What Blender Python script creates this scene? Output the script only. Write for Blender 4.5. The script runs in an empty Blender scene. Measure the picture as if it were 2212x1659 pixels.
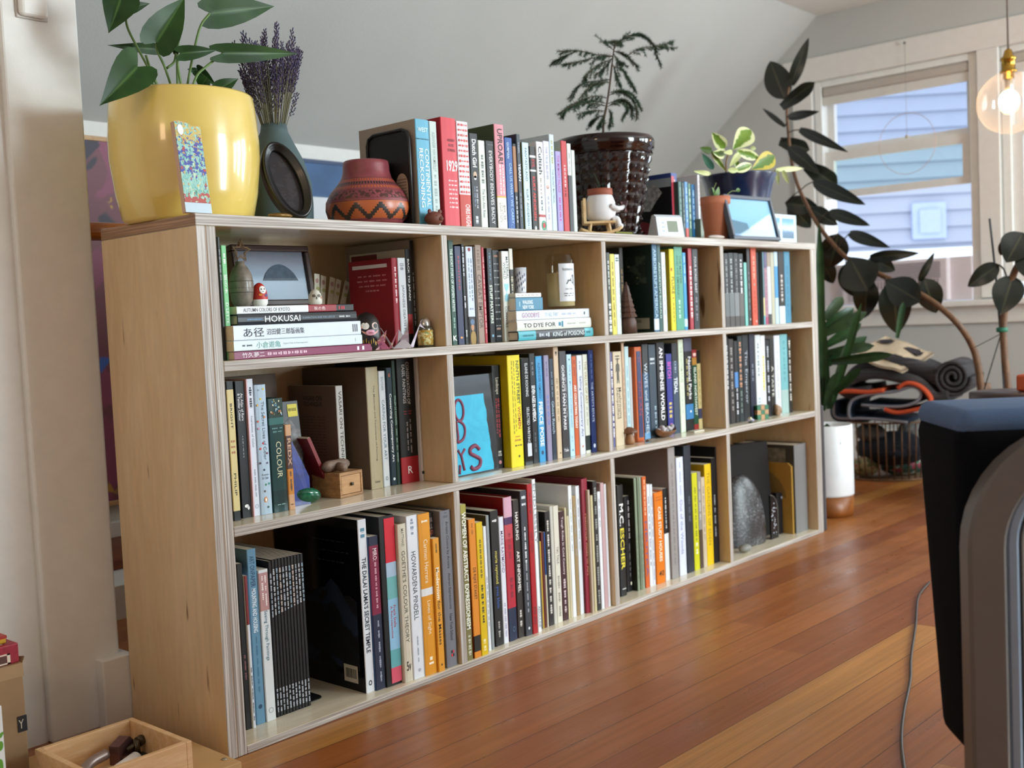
import bpy, bmesh, math, random
from mathutils import Vector, Matrix
random.seed(7)
PI = math.pi
SC = bpy.context.scene
COL = SC.collection
V3 = Vector

# ------------------------------------------------------------------ camera
CP = V3((-1.00329, -1.55470, 0.70323))
_y, _p, _r = 0.84447, -0.05686, -0.04612
FW = V3((math.sin(_y) * math.cos(_p), math.cos(_y) * math.cos(_p), math.sin(_p)))
_rt = V3((math.cos(_y), -math.sin(_y), 0.0)); _up = _rt.cross(FW)
RT = math.cos(_r) * _rt + math.sin(_r) * _up
UP = -math.sin(_r) * _rt + math.cos(_r) * _up
FPX = 2380.52
cam = bpy.data.cameras.new('camera'); cam_ob = bpy.data.objects.new('camera', cam); COL.objects.link(cam_ob)
cam.sensor_width = 36.0; cam.lens = FPX / 2212 * 36.0; cam.clip_start = 0.02; cam.clip_end = 100
M4 = Matrix.Identity(4)
for i in range(3):
    M4[i][0] = RT[i]; M4[i][1] = UP[i]; M4[i][2] = -FW[i]; M4[i][3] = CP[i]
cam_ob.matrix_world = M4
cam.dof.use_dof = True; cam.dof.focus_distance = 1.95; cam.dof.aperture_fstop = 5.0
SC.camera = cam_ob

# ------------------------------------------------------------------ view, world, lights
SC.view_settings.view_transform = 'Standard'; SC.view_settings.look = 'None'
SC.view_settings.gamma = 1.0; SC.view_settings.use_curve_mapping = False
SC.view_settings.exposure = 1.05
SC.cycles.use_denoising = True
SC.cycles.max_bounces = 8; SC.cycles.diffuse_bounces = 5; SC.cycles.glossy_bounces = 3
SC.cycles.transmission_bounces = 4; SC.cycles.transparent_max_bounces = 10
SC.cycles.caustics_reflective = False; SC.cycles.caustics_refractive = False
SC.cycles.sample_clamp_indirect = 6.0
W = bpy.data.worlds.new('sky'); SC.world = W; W.use_nodes = True
_b = W.node_tree.nodes['Background']; _b.inputs[0].default_value = (0.80, 0.88, 1.0, 1); _b.inputs[1].default_value = 1.15

def area(name, loc, direction, sx, sy, power, color):
    l = bpy.data.lights.new(name, 'AREA'); l.shape = 'RECTANGLE'; l.size = sx; l.size_y = sy
    l.energy = power; l.color = color
    o = bpy.data.objects.new(name, l); COL.objects.link(o); o.location = loc
    o.rotation_euler = V3(direction).to_track_quat('-Z', 'Y').to_euler()
    return o
# daylight entering by the windows of the room: one in the wall behind the camera, the others along the gable wall
area('daylight_front_window', (1.75, -3.93, 1.02), (-0.28, 1, -0.04), 1.4, 1.8, 116, (0.80, 0.945, 1.0))
area('warm_fill_left', (-2.0, -0.9, 1.5), (1, 0.45, -0.3), 0.3, 0.3, 1.9, (1.0, 0.66, 0.40))  # added warm fill for the shaded left side, stands for no known lamp
for _yy, _pw in ((-1.45, 14), (-2.35, 16), (-3.2, 14)):
    area('daylight_gable_window', (3.765, _yy, 1.25), (-1, 0.15, -0.05), 0.62, 0.95, _pw, (0.84, 0.95, 1.0))

# ------------------------------------------------------------------ pixel of the photograph -> point on a real plane
def ray(px, py):
    return FW + RT * ((px - 1106) / FPX) - UP * ((py - 829.5) / FPX)
def at(px, py, ax, val):
    d = ray(px, py); i = 'xyz'.index(ax)
    return CP + d * ((val - CP[i]) / d[i])
def proj(P):
    q = P - CP; z = q.dot(FW)
    return 1106 + FPX * q.dot(RT) / z, 829.5 - FPX * q.dot(UP) / z
def x_on(px, y, z):            # x of the point (x, y, z) that is seen at column px
    a, b = -3.0, 8.0
    k = (px - 1106) / FPX; n = RT - FW * k
    return (n.dot(CP) - n.y * y - n.z * z) / n.x
def z_on(py, x, y):
    k = (829.5 - py) / FPX; n = UP - FW * k
    return (n.dot(CP) - n.x * x - n.y * y) / n.z

# ------------------------------------------------------------------ materials
def lin(h):
    if isinstance(h, str):
        h = [int(h[i:i + 2], 16) / 255 for i in (0, 2, 4)]
    return [c / 12.92 if c <= 0.04045 else ((c + 0.055) / 1.055) ** 2.4 for c in h]
def dk(h):                      # dark printing inks sit a little deeper than mid tones
    c = [int(h[i:i + 2], 16) / 255 for i in (0, 2, 4)]; l = .3 * c[0] + .59 * c[1] + .11 * c[2]; f = .60 + .40 * l ** .5
    return ''.join('%02x' % max(0, min(255, round(v * f * 255))) for v in c)
_mc = {}
def mat(hexc, rough=0.5, metal=0.0, name=None, coat=0.0, bump=0.0, bscale=400.0, mottle=0.0, mscale=30.0, spec=0.5, emit=0.0, trans=0.0, sheen=0.0):
    key = (hexc, rough, metal, coat, bump, bscale, mottle, mscale, spec, emit, trans, sheen)
    if key in _mc: return _mc[key]
    m = bpy.data.materials.new(name or 'paint_' + hexc); m.use_nodes = True
    nt = m.node_tree; b = nt.nodes['Principled BSDF']; L = nt.links
    c = lin(hexc) + [1.0]
    b.inputs['Base Color'].default_value = c; b.inputs['Roughness'].default_value = rough; b.inputs['Metallic'].default_value = metal
    b.inputs['Specular IOR Level'].default_value = spec
    if coat: b.inputs['Coat Weight'].default_value = coat; b.inputs['Coat Roughness'].default_value = 0.06
    if sheen: b.inputs['Sheen Weight'].default_value = sheen
    if trans: b.inputs['Transmission Weight'].default_value = trans
    if emit: b.inputs['Emission Color'].default_value = c; b.inputs['Emission Strength'].default_value = emit
    tc = nt.nodes.new('ShaderNodeTexCoord')
    n = nt.nodes.new('ShaderNodeTexNoise'); n.inputs['Scale'].default_value = mscale; n.inputs['Detail'].default_value = 4
    L.new(tc.outputs['Object'], n.inputs['Vector'])
    mx = nt.nodes.new('ShaderNodeMix'); mx.data_type = 'RGBA'; mx.blend_type = 'MULTIPLY'
    mx.inputs[0].default_value = 1.0; mx.inputs[6].default_value = c
    rp = nt.nodes.new('ShaderNodeMapRange'); k = max(mottle, 0.04)
    rp.inputs[1].default_value = 0.3; rp.inputs[2].default_value = 0.7; rp.inputs[3].default_value = 1 - k; rp.inputs[4].default_value = 1 + k * 0.3
    L.new(n.outputs[0], rp.inputs[0]); L.new(rp.outputs[0], mx.inputs[7]); L.new(mx.outputs[2], b.inputs['Base Color'])
    if bump:
        n2 = nt.nodes.new('ShaderNodeTexNoise'); n2.inputs['Scale'].default_value = bscale; L.new(tc.outputs['Object'], n2.inputs['Vector'])
        bp = nt.nodes.new('ShaderNodeBump'); bp.inputs['Strength'].default_value = bump; bp.inputs['Distance'].default_value = 0.002
        L.new(n2.outputs[0], bp.inputs['Height']); L.new(bp.outputs[0], b.inputs['Normal'])
    _mc[key] = m
    return m

class NT:                       # tiny helper for node materials
    def __init__(s, name):
        s.m = bpy.data.materials.new(name); s.m.use_nodes = True; s.t = s.m.node_tree
        s.b = s.t.nodes['Principled BSDF']; s.tc = s.t.nodes.new('ShaderNodeTexCoord')
    def n(s, typ, **kw):
        x = s.t.nodes.new('ShaderNode' + typ)
        for k, v in kw.items():
            if k.startswith('i_'): x.inputs[int(k[2:])].default_value = v
            else: setattr(x, k, v)
        return x
    def l(s, a, b): s.t.links.new(a, b)
    def mapping(s, scale, rot=(0, 0, 0), src=None):
        x = s.n('Mapping'); x.inputs['Scale'].default_value = scale; x.inputs['Rotation'].default_value = rot
        s.l(src or s.tc.outputs['Object'], x.inputs['Vector']); return x.outputs[0]
    def noise(s, vec, scale, detail=4, rough=0.5, dist=0.0):
        x = s.n('TexNoise'); x.inputs['Scale'].default_value = scale; x.inputs['Detail'].default_value = detail
        x.inputs['Roughness'].default_value = rough; x.inputs['Distortion'].default_value = dist
        s.l(vec, x.inputs['Vector']); return x.outputs[0]
    def ramp(s, fac, stops):
        x = s.n('ValToRGB'); cr = x.color_ramp
        while len(cr.elements) < len(stops): cr.elements.new(0.5)
        for e, (p, c) in zip(cr.elements, stops): e.position = p; e.color = lin(c) + [1] if isinstance(c, str) else (c, c, c, 1)
        s.l(fac, x.inputs[0]); return x.outputs[0]
    def mix(s, fac, a, b, mode='MIX'):
        x = s.n('Mix'); x.data_type = 'RGBA'; x.blend_type = mode
        for k, v in ((0, fac), (6, a), (7, b)):
            if hasattr(v, 'is_linked') or hasattr(v, 'links'): s.l(v, x.inputs[k])
            else: x.inputs[k].default_value = (lin(v) + [1]) if isinstance(v, str) else v
        return x.outputs[2]
    def bump(s, h, strength=0.2, dist=0.002):
        x = s.n('Bump'); x.inputs['Strength'].default_value = strength; x.inputs['Distance'].default_value = dist
        s.l(h, x.inputs['Height']); s.l(x.outputs[0], s.b.inputs['Normal'])
    def math(s, op, a, b=None):
        x = s.n('Math'); x.operation = op
        for i, v in enumerate((a, b)):
            if v is None: continue
            if isinstance(v, (int, float)): x.inputs[i].default_value = v
            else: s.l(v, x.inputs[i])
        return x.outputs[0]
    def out(s, col, rough=0.5, spec=0.5):
        s.l(col, s.b.inputs['Base Color'])
        if isinstance(rough, (int, float)): s.b.inputs['Roughness'].default_value = rough
        else: s.l(rough, s.b.inputs['Roughness'])
        s.b.inputs['Specular IOR Level'].default_value = spec
        return s.m

def wood(name, c0, c1, grain=(3, 40, 40), rough=0.4, fleck=None, coat=0.0, rot=(0, 0, 0)):
    t = NT(name); v = t.mapping(grain, rot)
    f = t.noise(v, 1.6, 5, 0.6, 0.6); col = t.ramp(f, [(0.3, c0), (0.7, c1)])
    f2 = t.noise(t.mapping([g * 6 for g in grain], rot), 1.5, 3, 0.6); col = t.mix(0.35, col, t.ramp(f2, [(0.35, 0.72), (0.65, 1.0)]), 'MULTIPLY')
    if fleck:
        f3 = t.noise(t.mapping([g * 1.7 for g in grain], rot), 2.2, 2, 0.5); col = t.mix(t.ramp(f3, [(0.71, 0.0), (0.76, 0.85)]), col, fleck)
    if coat: t.b.inputs['Coat Weight'].default_value = coat; t.b.inputs['Coat Roughness'].default_value = 0.15
    return t.out(col, rough)

def cut(name, axis, c0='a3988f', c1='d2ccc6'):            # layered plywood edge; axis = direction of the layers' thickness
    t = NT(name); sc = [3.0, 3.0, 3.0]; sc['xyz'.index(axis)] = 330.0
    f = t.noise(t.mapping(sc), 1.0, 3, 0.65)
    sc2 = [9.0, 9.0, 9.0]; sc2['xyz'.index(axis)] = 750.0
    f2 = t.noise(t.mapping(sc2), 1.0, 2, 0.6)
    col = t.ramp(f, [(0.33, '84766c'), (0.47, c0), (0.62, c1)])
    col = t.mix(0.5, col, t.ramp(f2, [(0.35, 0.7), (0.6, 1.0)]), 'MULTIPLY')
    return t.out(col, 0.55)

# ------------------------------------------------------------------ mesh helpers
def link(o, parent=None):
    COL.objects.link(o)
    if parent is not None: o.parent = parent
    return o
def mesh(name, vs, fs, m, parent=None, smooth=False, mi=None):
    me = bpy.data.meshes.new(name); me.from_pydata([tuple(v) for v in vs], [], fs)
    for x in (m if isinstance(m, (list, tuple)) else [m]): me.materials.append(x)
    if mi: me.polygons.foreach_set('material_index', mi)
    if smooth: me.polygons.foreach_set('use_smooth', [True] * len(me.polygons))
    me.update()
    return link(bpy.data.objects.new(name, me), parent)
def from_bm(name, bm, m, parent=None, smooth=False):
    me = bpy.data.meshes.new(name); bmesh.ops.recalc_face_normals(bm, faces=bm.faces); bm.to_mesh(me); bm.free()
    for x in (m if isinstance(m, (list, tuple)) else [m]): me.materials.append(x)
    if smooth: me.polygons.foreach_set('use_smooth', [True] * len(me.polygons))
    return link(bpy.data.objects.new(name, me), parent)
def box(name, a, b, m, parent=None, bev=0.0, seg=2, smooth=False):
    bm = bmesh.new(); bm_box(bm, a, b, bev, seg)
    return from_bm(name, bm, m, parent, smooth)
def bm_box(bm, a, b, bev=0.0, seg=2, mtx=None, mi=0):
    a, b = V3(a), V3(b)
    vs = [bm.verts.new((x, y, z)) for z in (a.z, b.z) for y in (a.y, b.y) for x in (a.x, b.x)]
    fs = [bm.faces.new([vs[i] for i in f]) for f in ((0, 2, 3, 1), (4, 5, 7, 6), (0, 1, 5, 4), (2, 6, 7, 3), (0, 4, 6, 2), (1, 3, 7, 5))]
    for f in fs: f.material_index = mi
    if bev > 0:
        es = list({e for f in fs for e in f.edges})
        r = bmesh.ops.bevel(bm, geom=es, offset=bev, segments=seg, affect='EDGES', profile=0.5, clamp_overlap=True)
        vs = list({v for f in r['faces'] for v in f.verts} | {v for f in fs if f.is_valid for v in f.verts})
        for f in {f for v in vs for f in v.link_faces}: f.material_index = mi
    if mtx is not None:
        for v in vs: v.co = mtx @ v.co
    return vs
def lathe_data(prof, n=40, c=(0, 0, 0), closed=False):
    vs, fs = [], []; c = V3(c)
    for r, z in prof:
        for k in range(n):
            a = 2 * PI * k / n; vs.append(c + V3((r * math.cos(a), r * math.sin(a), z)))
    m = len(prof)
    for i in range(m - 1 if not closed else m):
        j = (i + 1) % m
        for k in range(n):
            k2 = (k + 1) % n; fs.append((i * n + k, i * n + k2, j * n + k2, j * n + k))
    if not closed:
        if prof[0][0] > 1e-5: fs.append(tuple(range(n - 1, -1, -1)))
        if prof[-1][0] > 1e-5: fs.append(tuple((m - 1) * n + k for k in range(n)))
    return vs, fs
def lathe(name, prof, m, parent=None, n=40, c=(0, 0, 0), closed=False, smooth=True):
    vs, fs = lathe_data(prof, n, c, closed)
    return mesh(name, vs, fs, m, parent, smooth)
def tube_data(pts, rad, n=8, cap=True):
    pts = [V3(p) for p in pts]; vs, fs = [], []
    prev = None
    for i, p in enumerate(pts):
        t = (pts[min(i + 1, len(pts) - 1)] - pts[max(i - 1, 0)]).normalized()
        if prev is None:
            u = t.orthogonal().normalized()
        else:
            u = (prev - t * prev.dot(t)); u = u.normalized() if u.length > 1e-6 else t.orthogonal().normalized()
        prev = u; w = t.cross(u); r = rad[i] if isinstance(rad, (list, tuple)) else rad
        for k in range(n):
            a = 2 * PI * k / n; vs.append(p + u * (r * math.cos(a)) + w * (r * math.sin(a)))
    for i in range(len(pts) - 1):
        for k in range(n):
            k2 = (k + 1) % n; fs.append((i * n + k, i * n + k2, (i + 1) * n + k2, (i + 1) * n + k))
    if cap: fs.append(tuple(range(n - 1, -1, -1))); fs.append(tuple((len(pts) - 1) * n + k for k in range(n)))
    return vs, fs
def tube(name, pts, rad, m, parent=None, n=8):
    vs, fs = tube_data(pts, rad, n); return mesh(name, vs, fs, m, parent, True)
def multi(name, parts, m, parent=None, smooth=True):       # several (verts, faces) lumps of one part
    vs, fs = [], []
    for v, f in parts:
        o = len(vs); vs += v; fs += [tuple(i + o for i in g) for g in f]
    return mesh(name, vs, fs, m, parent, smooth)
def spline(pts, n=8):                                       # catmull-rom
    P = [V3(p) for p in pts]; P = [P[0] * 2 - P[1]] + P + [P[-1] * 2 - P[-2]]; out = []
    for i in range(1, len(P) - 2):
        for k in range(n):
            t = k / n; a, b, c, d = P[i - 1], P[i], P[i + 1], P[i + 2]
            out.append(0.5 * ((2 * b) + (c - a) * t + (2 * a - 5 * b + 4 * c - d) * t * t + (3 * b - a - 3 * c + d) * t ** 3))
    out.append(P[-2]); return out
def ball(name, c, r, m, parent=None, sub=3, sq=(1, 1, 1), rough=0.0, seed=0, rot=None):
    bm = bmesh.new(); bmesh.ops.create_icosphere(bm, subdivisions=sub, radius=1.0)
    rnd = random.Random(seed); ph = [V3((rnd.uniform(-1, 1), rnd.uniform(-1, 1), rnd.uniform(-1, 1))) * 3.0 for _ in range(6)]
    for v in bm.verts:
        k = 1 + (rough * sum(math.sin(v.co.dot(p) + i * 1.7) for i, p in enumerate(ph)) / 3 if rough else 0)
        q = V3((v.co.x * sq[0], v.co.y * sq[1], v.co.z * sq[2])) * r * k
        if rot is not None: q = rot @ q
        v.co = q + V3(c)
    return from_bm(name, bm, m, parent, True)
def prism(name, pts, axis_vec, m, parent=None, smooth=False):  # flat outline given a thickness
    n = len(pts); pts = [V3(p) for p in pts]; d = V3(axis_vec)
    vs = pts + [p + d for p in pts]
    fs = [tuple(range(n)), tuple(range(2 * n - 1, n - 1, -1))] + [(i, i + n, (i + 1) % n + n, (i + 1) % n) for i in range(n)]
    o = mesh(name, vs, fs, m, parent, smooth)
    bm = bmesh.new(); bm.from_mesh(o.data); bmesh.ops.recalc_face_normals(bm, faces=bm.faces); bm.to_mesh(o.data); bm.free()
    return o
def basis(o, X, Y, Z, p):                                  # set the object's local matrix from three axes
    M = Matrix.Identity(4)
    for i in range(3): M[i][0] = X[i]; M[i][1] = Y[i]; M[i][2] = Z[i]; M[i][3] = p[i]
    o.matrix_local = M
    return o

# ------------------------------------------------------------------ things
ALL_LABELS = {}
def tag(o, label, cat, group=None, kind=None):
    n = len(label.split()); assert 4 <= n <= 16, (n, label)
    if label in ALL_LABELS: print('DUPLICATE LABEL', label)
    ALL_LABELS[label] = 1
    o['label'] = label; o['category'] = cat
    if group: o['group'] = group
    if kind: o['kind'] = kind
    return o
def thing(name, label, cat, loc=(0, 0, 0), rz=0.0, group=None):
    o = bpy.data.objects.new(name, None); COL.objects.link(o); o.empty_display_size = 0.05
    o.location = loc; o.rotation_euler = (0, 0, rz)
    return tag(o, label, cat, group)
def struct(o): o['kind'] = 'structure'; return o

# ------------------------------------------------------------------ lettering
_tcv = bpy.data.curves.new('lettering', 'FONT'); _tob = bpy.data.objects.new('lettering', _tcv)
_tc = {}
def glyphs(s, bold=0.0):
    key = (s, bold)
    if key not in _tc:
        _tcv.body = s; _tcv.size = 1.0; _tcv.extrude = 0.0; _tcv.offset = bold; _tcv.resolution_u = 2; _tcv.space_character = 1.0
        me = _tob.to_mesh()
        vs = [v.co.copy() for v in me.vertices]; fs = [tuple(p.vertices) for p in me.polygons]
        _tob.to_mesh_clear()
        if not vs: vs = [V3((0, 0, 0)), V3((1, 0, 0)), V3((0, 1, 0))]; fs = [(0, 1, 2)]
        x0 = min(v.x for v in vs); x1 = max(v.x for v in vs); y0 = min(v.y for v in vs); y1 = max(v.y for v in vs)
        _tc[key] = (vs, fs, x0, x1, y0, y1)
    return _tc[key]
def text(name, s, origin, X, Y, length, height, m, parent=None, bold=0.0, lift=0.00035, sx_max=3.0):
    """letters that fill length x height at most; origin = centre of the line, X reading direction, Y letter up"""
    vs, fs, x0, x1, y0, y1 = glyphs(s, bold)
    sy = height / max(y1 - y0, 0.35); sx = length / max(x1 - x0, 1e-6)
    sx = min(sx, sy * sx_max)
    X, Y, o = V3(X), V3(Y), V3(origin); Z = X.cross(Y) * lift; cx, cy = (x0 + x1) / 2, (y0 + y1) / 2
    n = len(vs); out = [o + X * ((v.x - cx) * sx) + Y * ((v.y - cy) * sy) + Z for v in vs]
    ob = mesh(name, out, fs, m, parent)
    return ob
# ================================================================== THE ROOM
XG = 3.8                                     # gable wall
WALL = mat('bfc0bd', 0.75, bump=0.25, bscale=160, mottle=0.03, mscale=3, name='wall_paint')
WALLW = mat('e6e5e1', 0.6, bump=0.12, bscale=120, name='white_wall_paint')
TRIMW = mat('e2dfda', 0.4, name='trim_paint')
CEIL = mat('dcdad5', 0.8, bump=0.15, bscale=160, name='ceiling_paint')

def floor_mat():
    t = NT('fir_floor')
    sp = t.n('SeparateXYZ'); t.l(t.mapping((1, 1, 1), (0, 0, math.radians(1.2))), sp.inputs[0])
    row = t.math('FLOOR', t.math('DIVIDE', sp.outputs[1], 0.083))
    rnd = t.n('TexWhiteNoise'); rnd.noise_dimensions = '1D'; t.l(row, rnd.inputs['W'])
    shift = t.math('MULTIPLY', rnd.outputs[0], 9.0)
    seg = t.math('FLOOR', t.math('DIVIDE', t.math('ADD', sp.outputs[0], shift), 1.9))
    pid = t.math('ADD', t.math('MULTIPLY', row, 13.7), t.math('MULTIPLY', seg, 5.3))
    r2 = t.n('TexWhiteNoise'); r2.noise_dimensions = '1D'; t.l(pid, r2.inputs['W'])
    base = t.ramp(r2.outputs[0], [(0.0, '8c4c24'), (0.3, '9b592b'), (0.6, 'a46230'), (0.85, 'ad6c35'), (0.97, 'bb8040')])
    cv = t.n('CombineXYZ'); t.l(t.math('MULTIPLY', sp.outputs[0], 1.2), cv.inputs[0]); t.l(t.math('MULTIPLY', sp.outputs[1], 60), cv.inputs[1]); t.l(pid, cv.inputs[2])
    g = t.noise(cv.outputs[0], 1.4, 5, 0.62, 0.8)
    col = t.mix(0.6, base, t.ramp(g, [(0.3, 0.6), (0.7, 1.12)]), 'MULTIPLY')
    cv2 = t.n('CombineXYZ'); t.l(t.math('MULTIPLY', sp.outputs[0], 2.0), cv2.inputs[0]); t.l(t.math('MULTIPLY', sp.outputs[1], 420), cv2.inputs[1]); t.l(pid, cv2.inputs[2])
    col = t.mix(0.3, col, t.ramp(t.noise(cv2.outputs[0], 1.0, 2), [(0.35, 0.6), (0.6, 1.0)]), 'MULTIPLY')
    fr = t.math('FRACT', t.math('DIVIDE', sp.outputs[1], 0.083))
    edge = t.math('MAXIMUM', t.math('LESS_THAN', fr, 0.012), t.math('GREATER_THAN', fr, 0.988))
    col = t.mix(t.math('MULTIPLY', edge, 0.7), col, '3a1a0a')
    wear = t.noise(t.mapping((3, 9, 3)), 2.0, 4)
    rg = t.n('MapRange'); rg.inputs[1].default_value = 0.3; rg.inputs[2].default_value = 0.7; rg.inputs[3].default_value = 0.26; rg.inputs[4].default_value = 0.42
    t.l(wear, rg.inputs[0])
    t.bump(g, 0.06, 0.001)
    return t.out(col, rg.outputs[0], 0.5)
struct(box('floor', (-2.6, -4.1, -0.1), (4.0, 1.6, 0.0), floor_mat()))
struct(box('ceiling', (-2.6, -4.1, 2.03), (4.0, 0.75, 2.15), CEIL))
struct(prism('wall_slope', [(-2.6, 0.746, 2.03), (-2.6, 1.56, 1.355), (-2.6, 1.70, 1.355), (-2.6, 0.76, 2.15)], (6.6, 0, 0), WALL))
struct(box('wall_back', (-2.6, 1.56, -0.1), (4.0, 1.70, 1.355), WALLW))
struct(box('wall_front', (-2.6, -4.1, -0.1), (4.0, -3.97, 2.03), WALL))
struct(box('wall_side', (-2.7, -4.1, -0.1), (-2.45, 1.6, 2.03), WALLW))
# gable wall, pierced by the two windows in view
wy = [at(1757, 200, 'x', XG).y, at(2109, 140, 'x', XG).y]
W1L, W1R = wy[0], wy[1]; W2L = at(2160, 120, 'x', XG).y; W2R = W2L - 0.66
ZS, ZT = 0.690, 1.735
GB = bmesh.new()
for a, b in (((XG, W1L, -.1), (XG + .15, 1.6, 2.1)), ((XG, -4.1, -.1), (XG + .15, W1L, ZS)), ((XG, -4.1, ZT), (XG + .15, W1L, 2.1)),
             ((XG, W2L, ZS), (XG + .15, W1R, ZT)), ((XG, -4.1, ZS), (XG + .15, W2R, ZT))):
    bm_box(GB, a, b)
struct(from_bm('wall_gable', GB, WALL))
struct(box('trim_1', (XG - .014, -3.9, ZT + .0), (XG + .001, .92, 1.845), TRIMW, bev=.003))          # wide header over the windows
struct(box('trim_2', (XG - .014, W2L + .004, ZS + .02), (XG + .001, W1R - .004, ZT), TRIMW, bev=.003))
struct(box('trim_3', (XG - .014, W1L + .003, ZS + .02), (XG + .001, W1L + .10, ZT), TRIMW, bev=.003))
struct(box('trim_4', (XG - .06, -3.9, ZS - .012), (XG + .12, .93, ZS + .014), TRIMW, bev=.004))       # sill
struct(box('trim_5', (XG - .016, -3.9, .605), (XG + .001, .91, ZS - .012), TRIMW, bev=.004))           # apron
struct(box('baseboard_gable', (XG - .016, -3.9, 0), (XG + .001, 1.55, .14), TRIMW, bev=.004))

def glass_mat(name, tint, amount):
    t = NT(name); nt = t.t; nt.nodes.remove(t.b)
    tr = t.n('BsdfTransparent'); tr.inputs[0].default_value = lin(tint) + [1]
    gl = t.n('BsdfGlossy'); gl.inputs['Roughness'].default_value = 0.02
    fr = t.n('Fresnel'); fr.inputs[0].default_value = 1.45
    mx = t.n('MixShader'); ge = t.n('NewGeometry'); t.l(t.math('MULTIPLY', t.math('MULTIPLY', fr.outputs[0], amount), t.math('SUBTRACT', 1.0, ge.outputs['Backfacing'])), mx.inputs[0]); t.l(tr.outputs[0], mx.inputs[1]); t.l(gl.outputs[0], mx.inputs[2])
    o = [n for n in nt.nodes if n.type == 'OUTPUT_MATERIAL'][0]; t.l(mx.outputs[0], o.inputs[0]); return t.m
PANE = glass_mat('window_glass', 'f4f7fa', 0.8); PANE2 = glass_mat('tinted_window_glass', 'eaf4f0', 0.8)
JAMB = mat('e8e8e4', 0.45, name='jamb_paint')
def window(name, yl, yr, full):
    o = bpy.data.objects.new(name, None); COL.objects.link(o); o['kind'] = 'structure'; o.empty_display_size = .1
    x0, x1 = XG + .03, XG + .10
    for nm, a, b in (('side_jamb', (XG + .005, yl - .035, ZS + .014), (XG + .14, yl - .001, ZT)), ('side_jamb', (XG + .005, yr + .001, ZS + .014), (XG + .14, yr + .035, ZT)),
                     ('head_jamb', (XG + .005, yr + .035, ZT - .03), (XG + .14, yl - .035, ZT))):
        box(nm, a, b, JAMB, o, .003)
    zm = at(2000, 307, 'x', XG).z
    yl, yr = yl - .035, yr + .035
    zb = at(1980, 407, 'x', XG).z if full else ZS + .08
    s = [(('upper_sash'), zm + .022, ZT - .03, x1 - .03, PANE), ('lower_sash', zb, zm + .022, x0, PANE2 if full else PANE)]
    for nm, z0, z1, xs, gm in s:
        bm = bmesh.new(); r = .04 if nm == 'lower_sash' else .03
        zt = z1 if nm == 'upper_sash' else z1
        bm_box(bm, (xs, yr + r, z0), (xs + .03, yl - r, z0 + r * .8)); bm_box(bm, (xs, yr + r, zt - r * 1.1), (xs + .03, yl - r, zt))
        bm_box(bm, (xs, yr + .001, z0), (xs + .03, yr + r, zt)); bm_box(bm, (xs, yl - r, z0), (xs + .03, yl - .001, zt))
        f = from_bm(nm, bm, TRIMW, o)
        box('pane', (xs + .013, yr + r, z0 + r * .8), (xs + .016, yl - r, zt - r * 1.1), gm, f)
    return o
win1 = window('window_1', W1L, W1R, True)
win2 = window('window_2', W2L, W2R, False)
for (yl, yr, nm) in ((W1L, W1R, 'roller blind rolled up at the top of the left window'), (W2L, W2R, 'roller blind rolled up above the window behind the lamp')):
    rb = thing('roller_blind', nm, 'blind', (XG + .02, (yl + yr) / 2, ZT - .05), group='roller blinds')
    w = (yl - yr) / 2 - .037
    bm = bmesh.new(); bm_box(bm, (-.012, -w, -.022), (.03, w, .02), .01, 3); from_bm('roll', bm, mat('b9b1a8', .8), rb)
    box('bottom_bar', (-.004, -w, -.062), (.012, w, -.022), mat('d8d4cd', .6), rb, .003)

# neighbouring house seen through the glass
hc = at(1950, 380, 'x', 6.9)
az = math.radians(52.0)
hn = V3((-math.sin(az), -math.cos(az), 0)); hx = V3((math.cos(az), -math.sin(az), 0))
hou = thing('neighbor_house', 'blue-grey clapboard house wall outside the window', 'house', (hc.x, hc.y, -1.0))
vs, fs, mi = [], [], []
bh = .118
for k in range(38):
    z0 = .0 + k * bh
    for s in (-4.5, 4.5):
        for zz, off in ((z0, .022), (z0 + bh, .0), (z0, .0)):
            vs.append(hx * s + hn * off + V3((0, 0, zz)))
    o = k * 6; fs += [(o, o + 3, o + 4, o + 1), (o, o + 2, o + 5, o + 3)]
mesh('siding', vs, fs, mat('a4abbc', .7, mottle=.08, mscale=2, name='blue_siding'), hou)
zc = at(2040, 533, 'x', 6.9).z
bm = bmesh.new(); R = Matrix((( hx.x, -hn.x, 0, 0), (hx.y, -hn.y, 0, 0), (0, 0, 1, 0), (0, 0, 0, 1)))
bm_box(bm, (-4.5, -.05, zc + .72), (4.5, .02, zc + 1.0), .004, 1, R); from_bm('ledger_board', bm, mat('eef2f6', .6), hou)
pv = at(2016, 474, 'x', 6.9); d = (pv - hc); u0 = d.dot(hx)
bm = bmesh.new(); bm_box(bm, (u0 - .12, -.05, pv.z + 1 - .13), (u0 + .12, -.005, pv.z + 1 + .13), .01, 2, R); bm_box(bm, (u0 - .075, -.07, pv.z + 1 - .09), (u0 + .075, -.04, pv.z + 1 + .08), .01, 2, R)
from_bm('wall_vent', bm, mat('a9b8d8', .6), hou)

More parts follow.
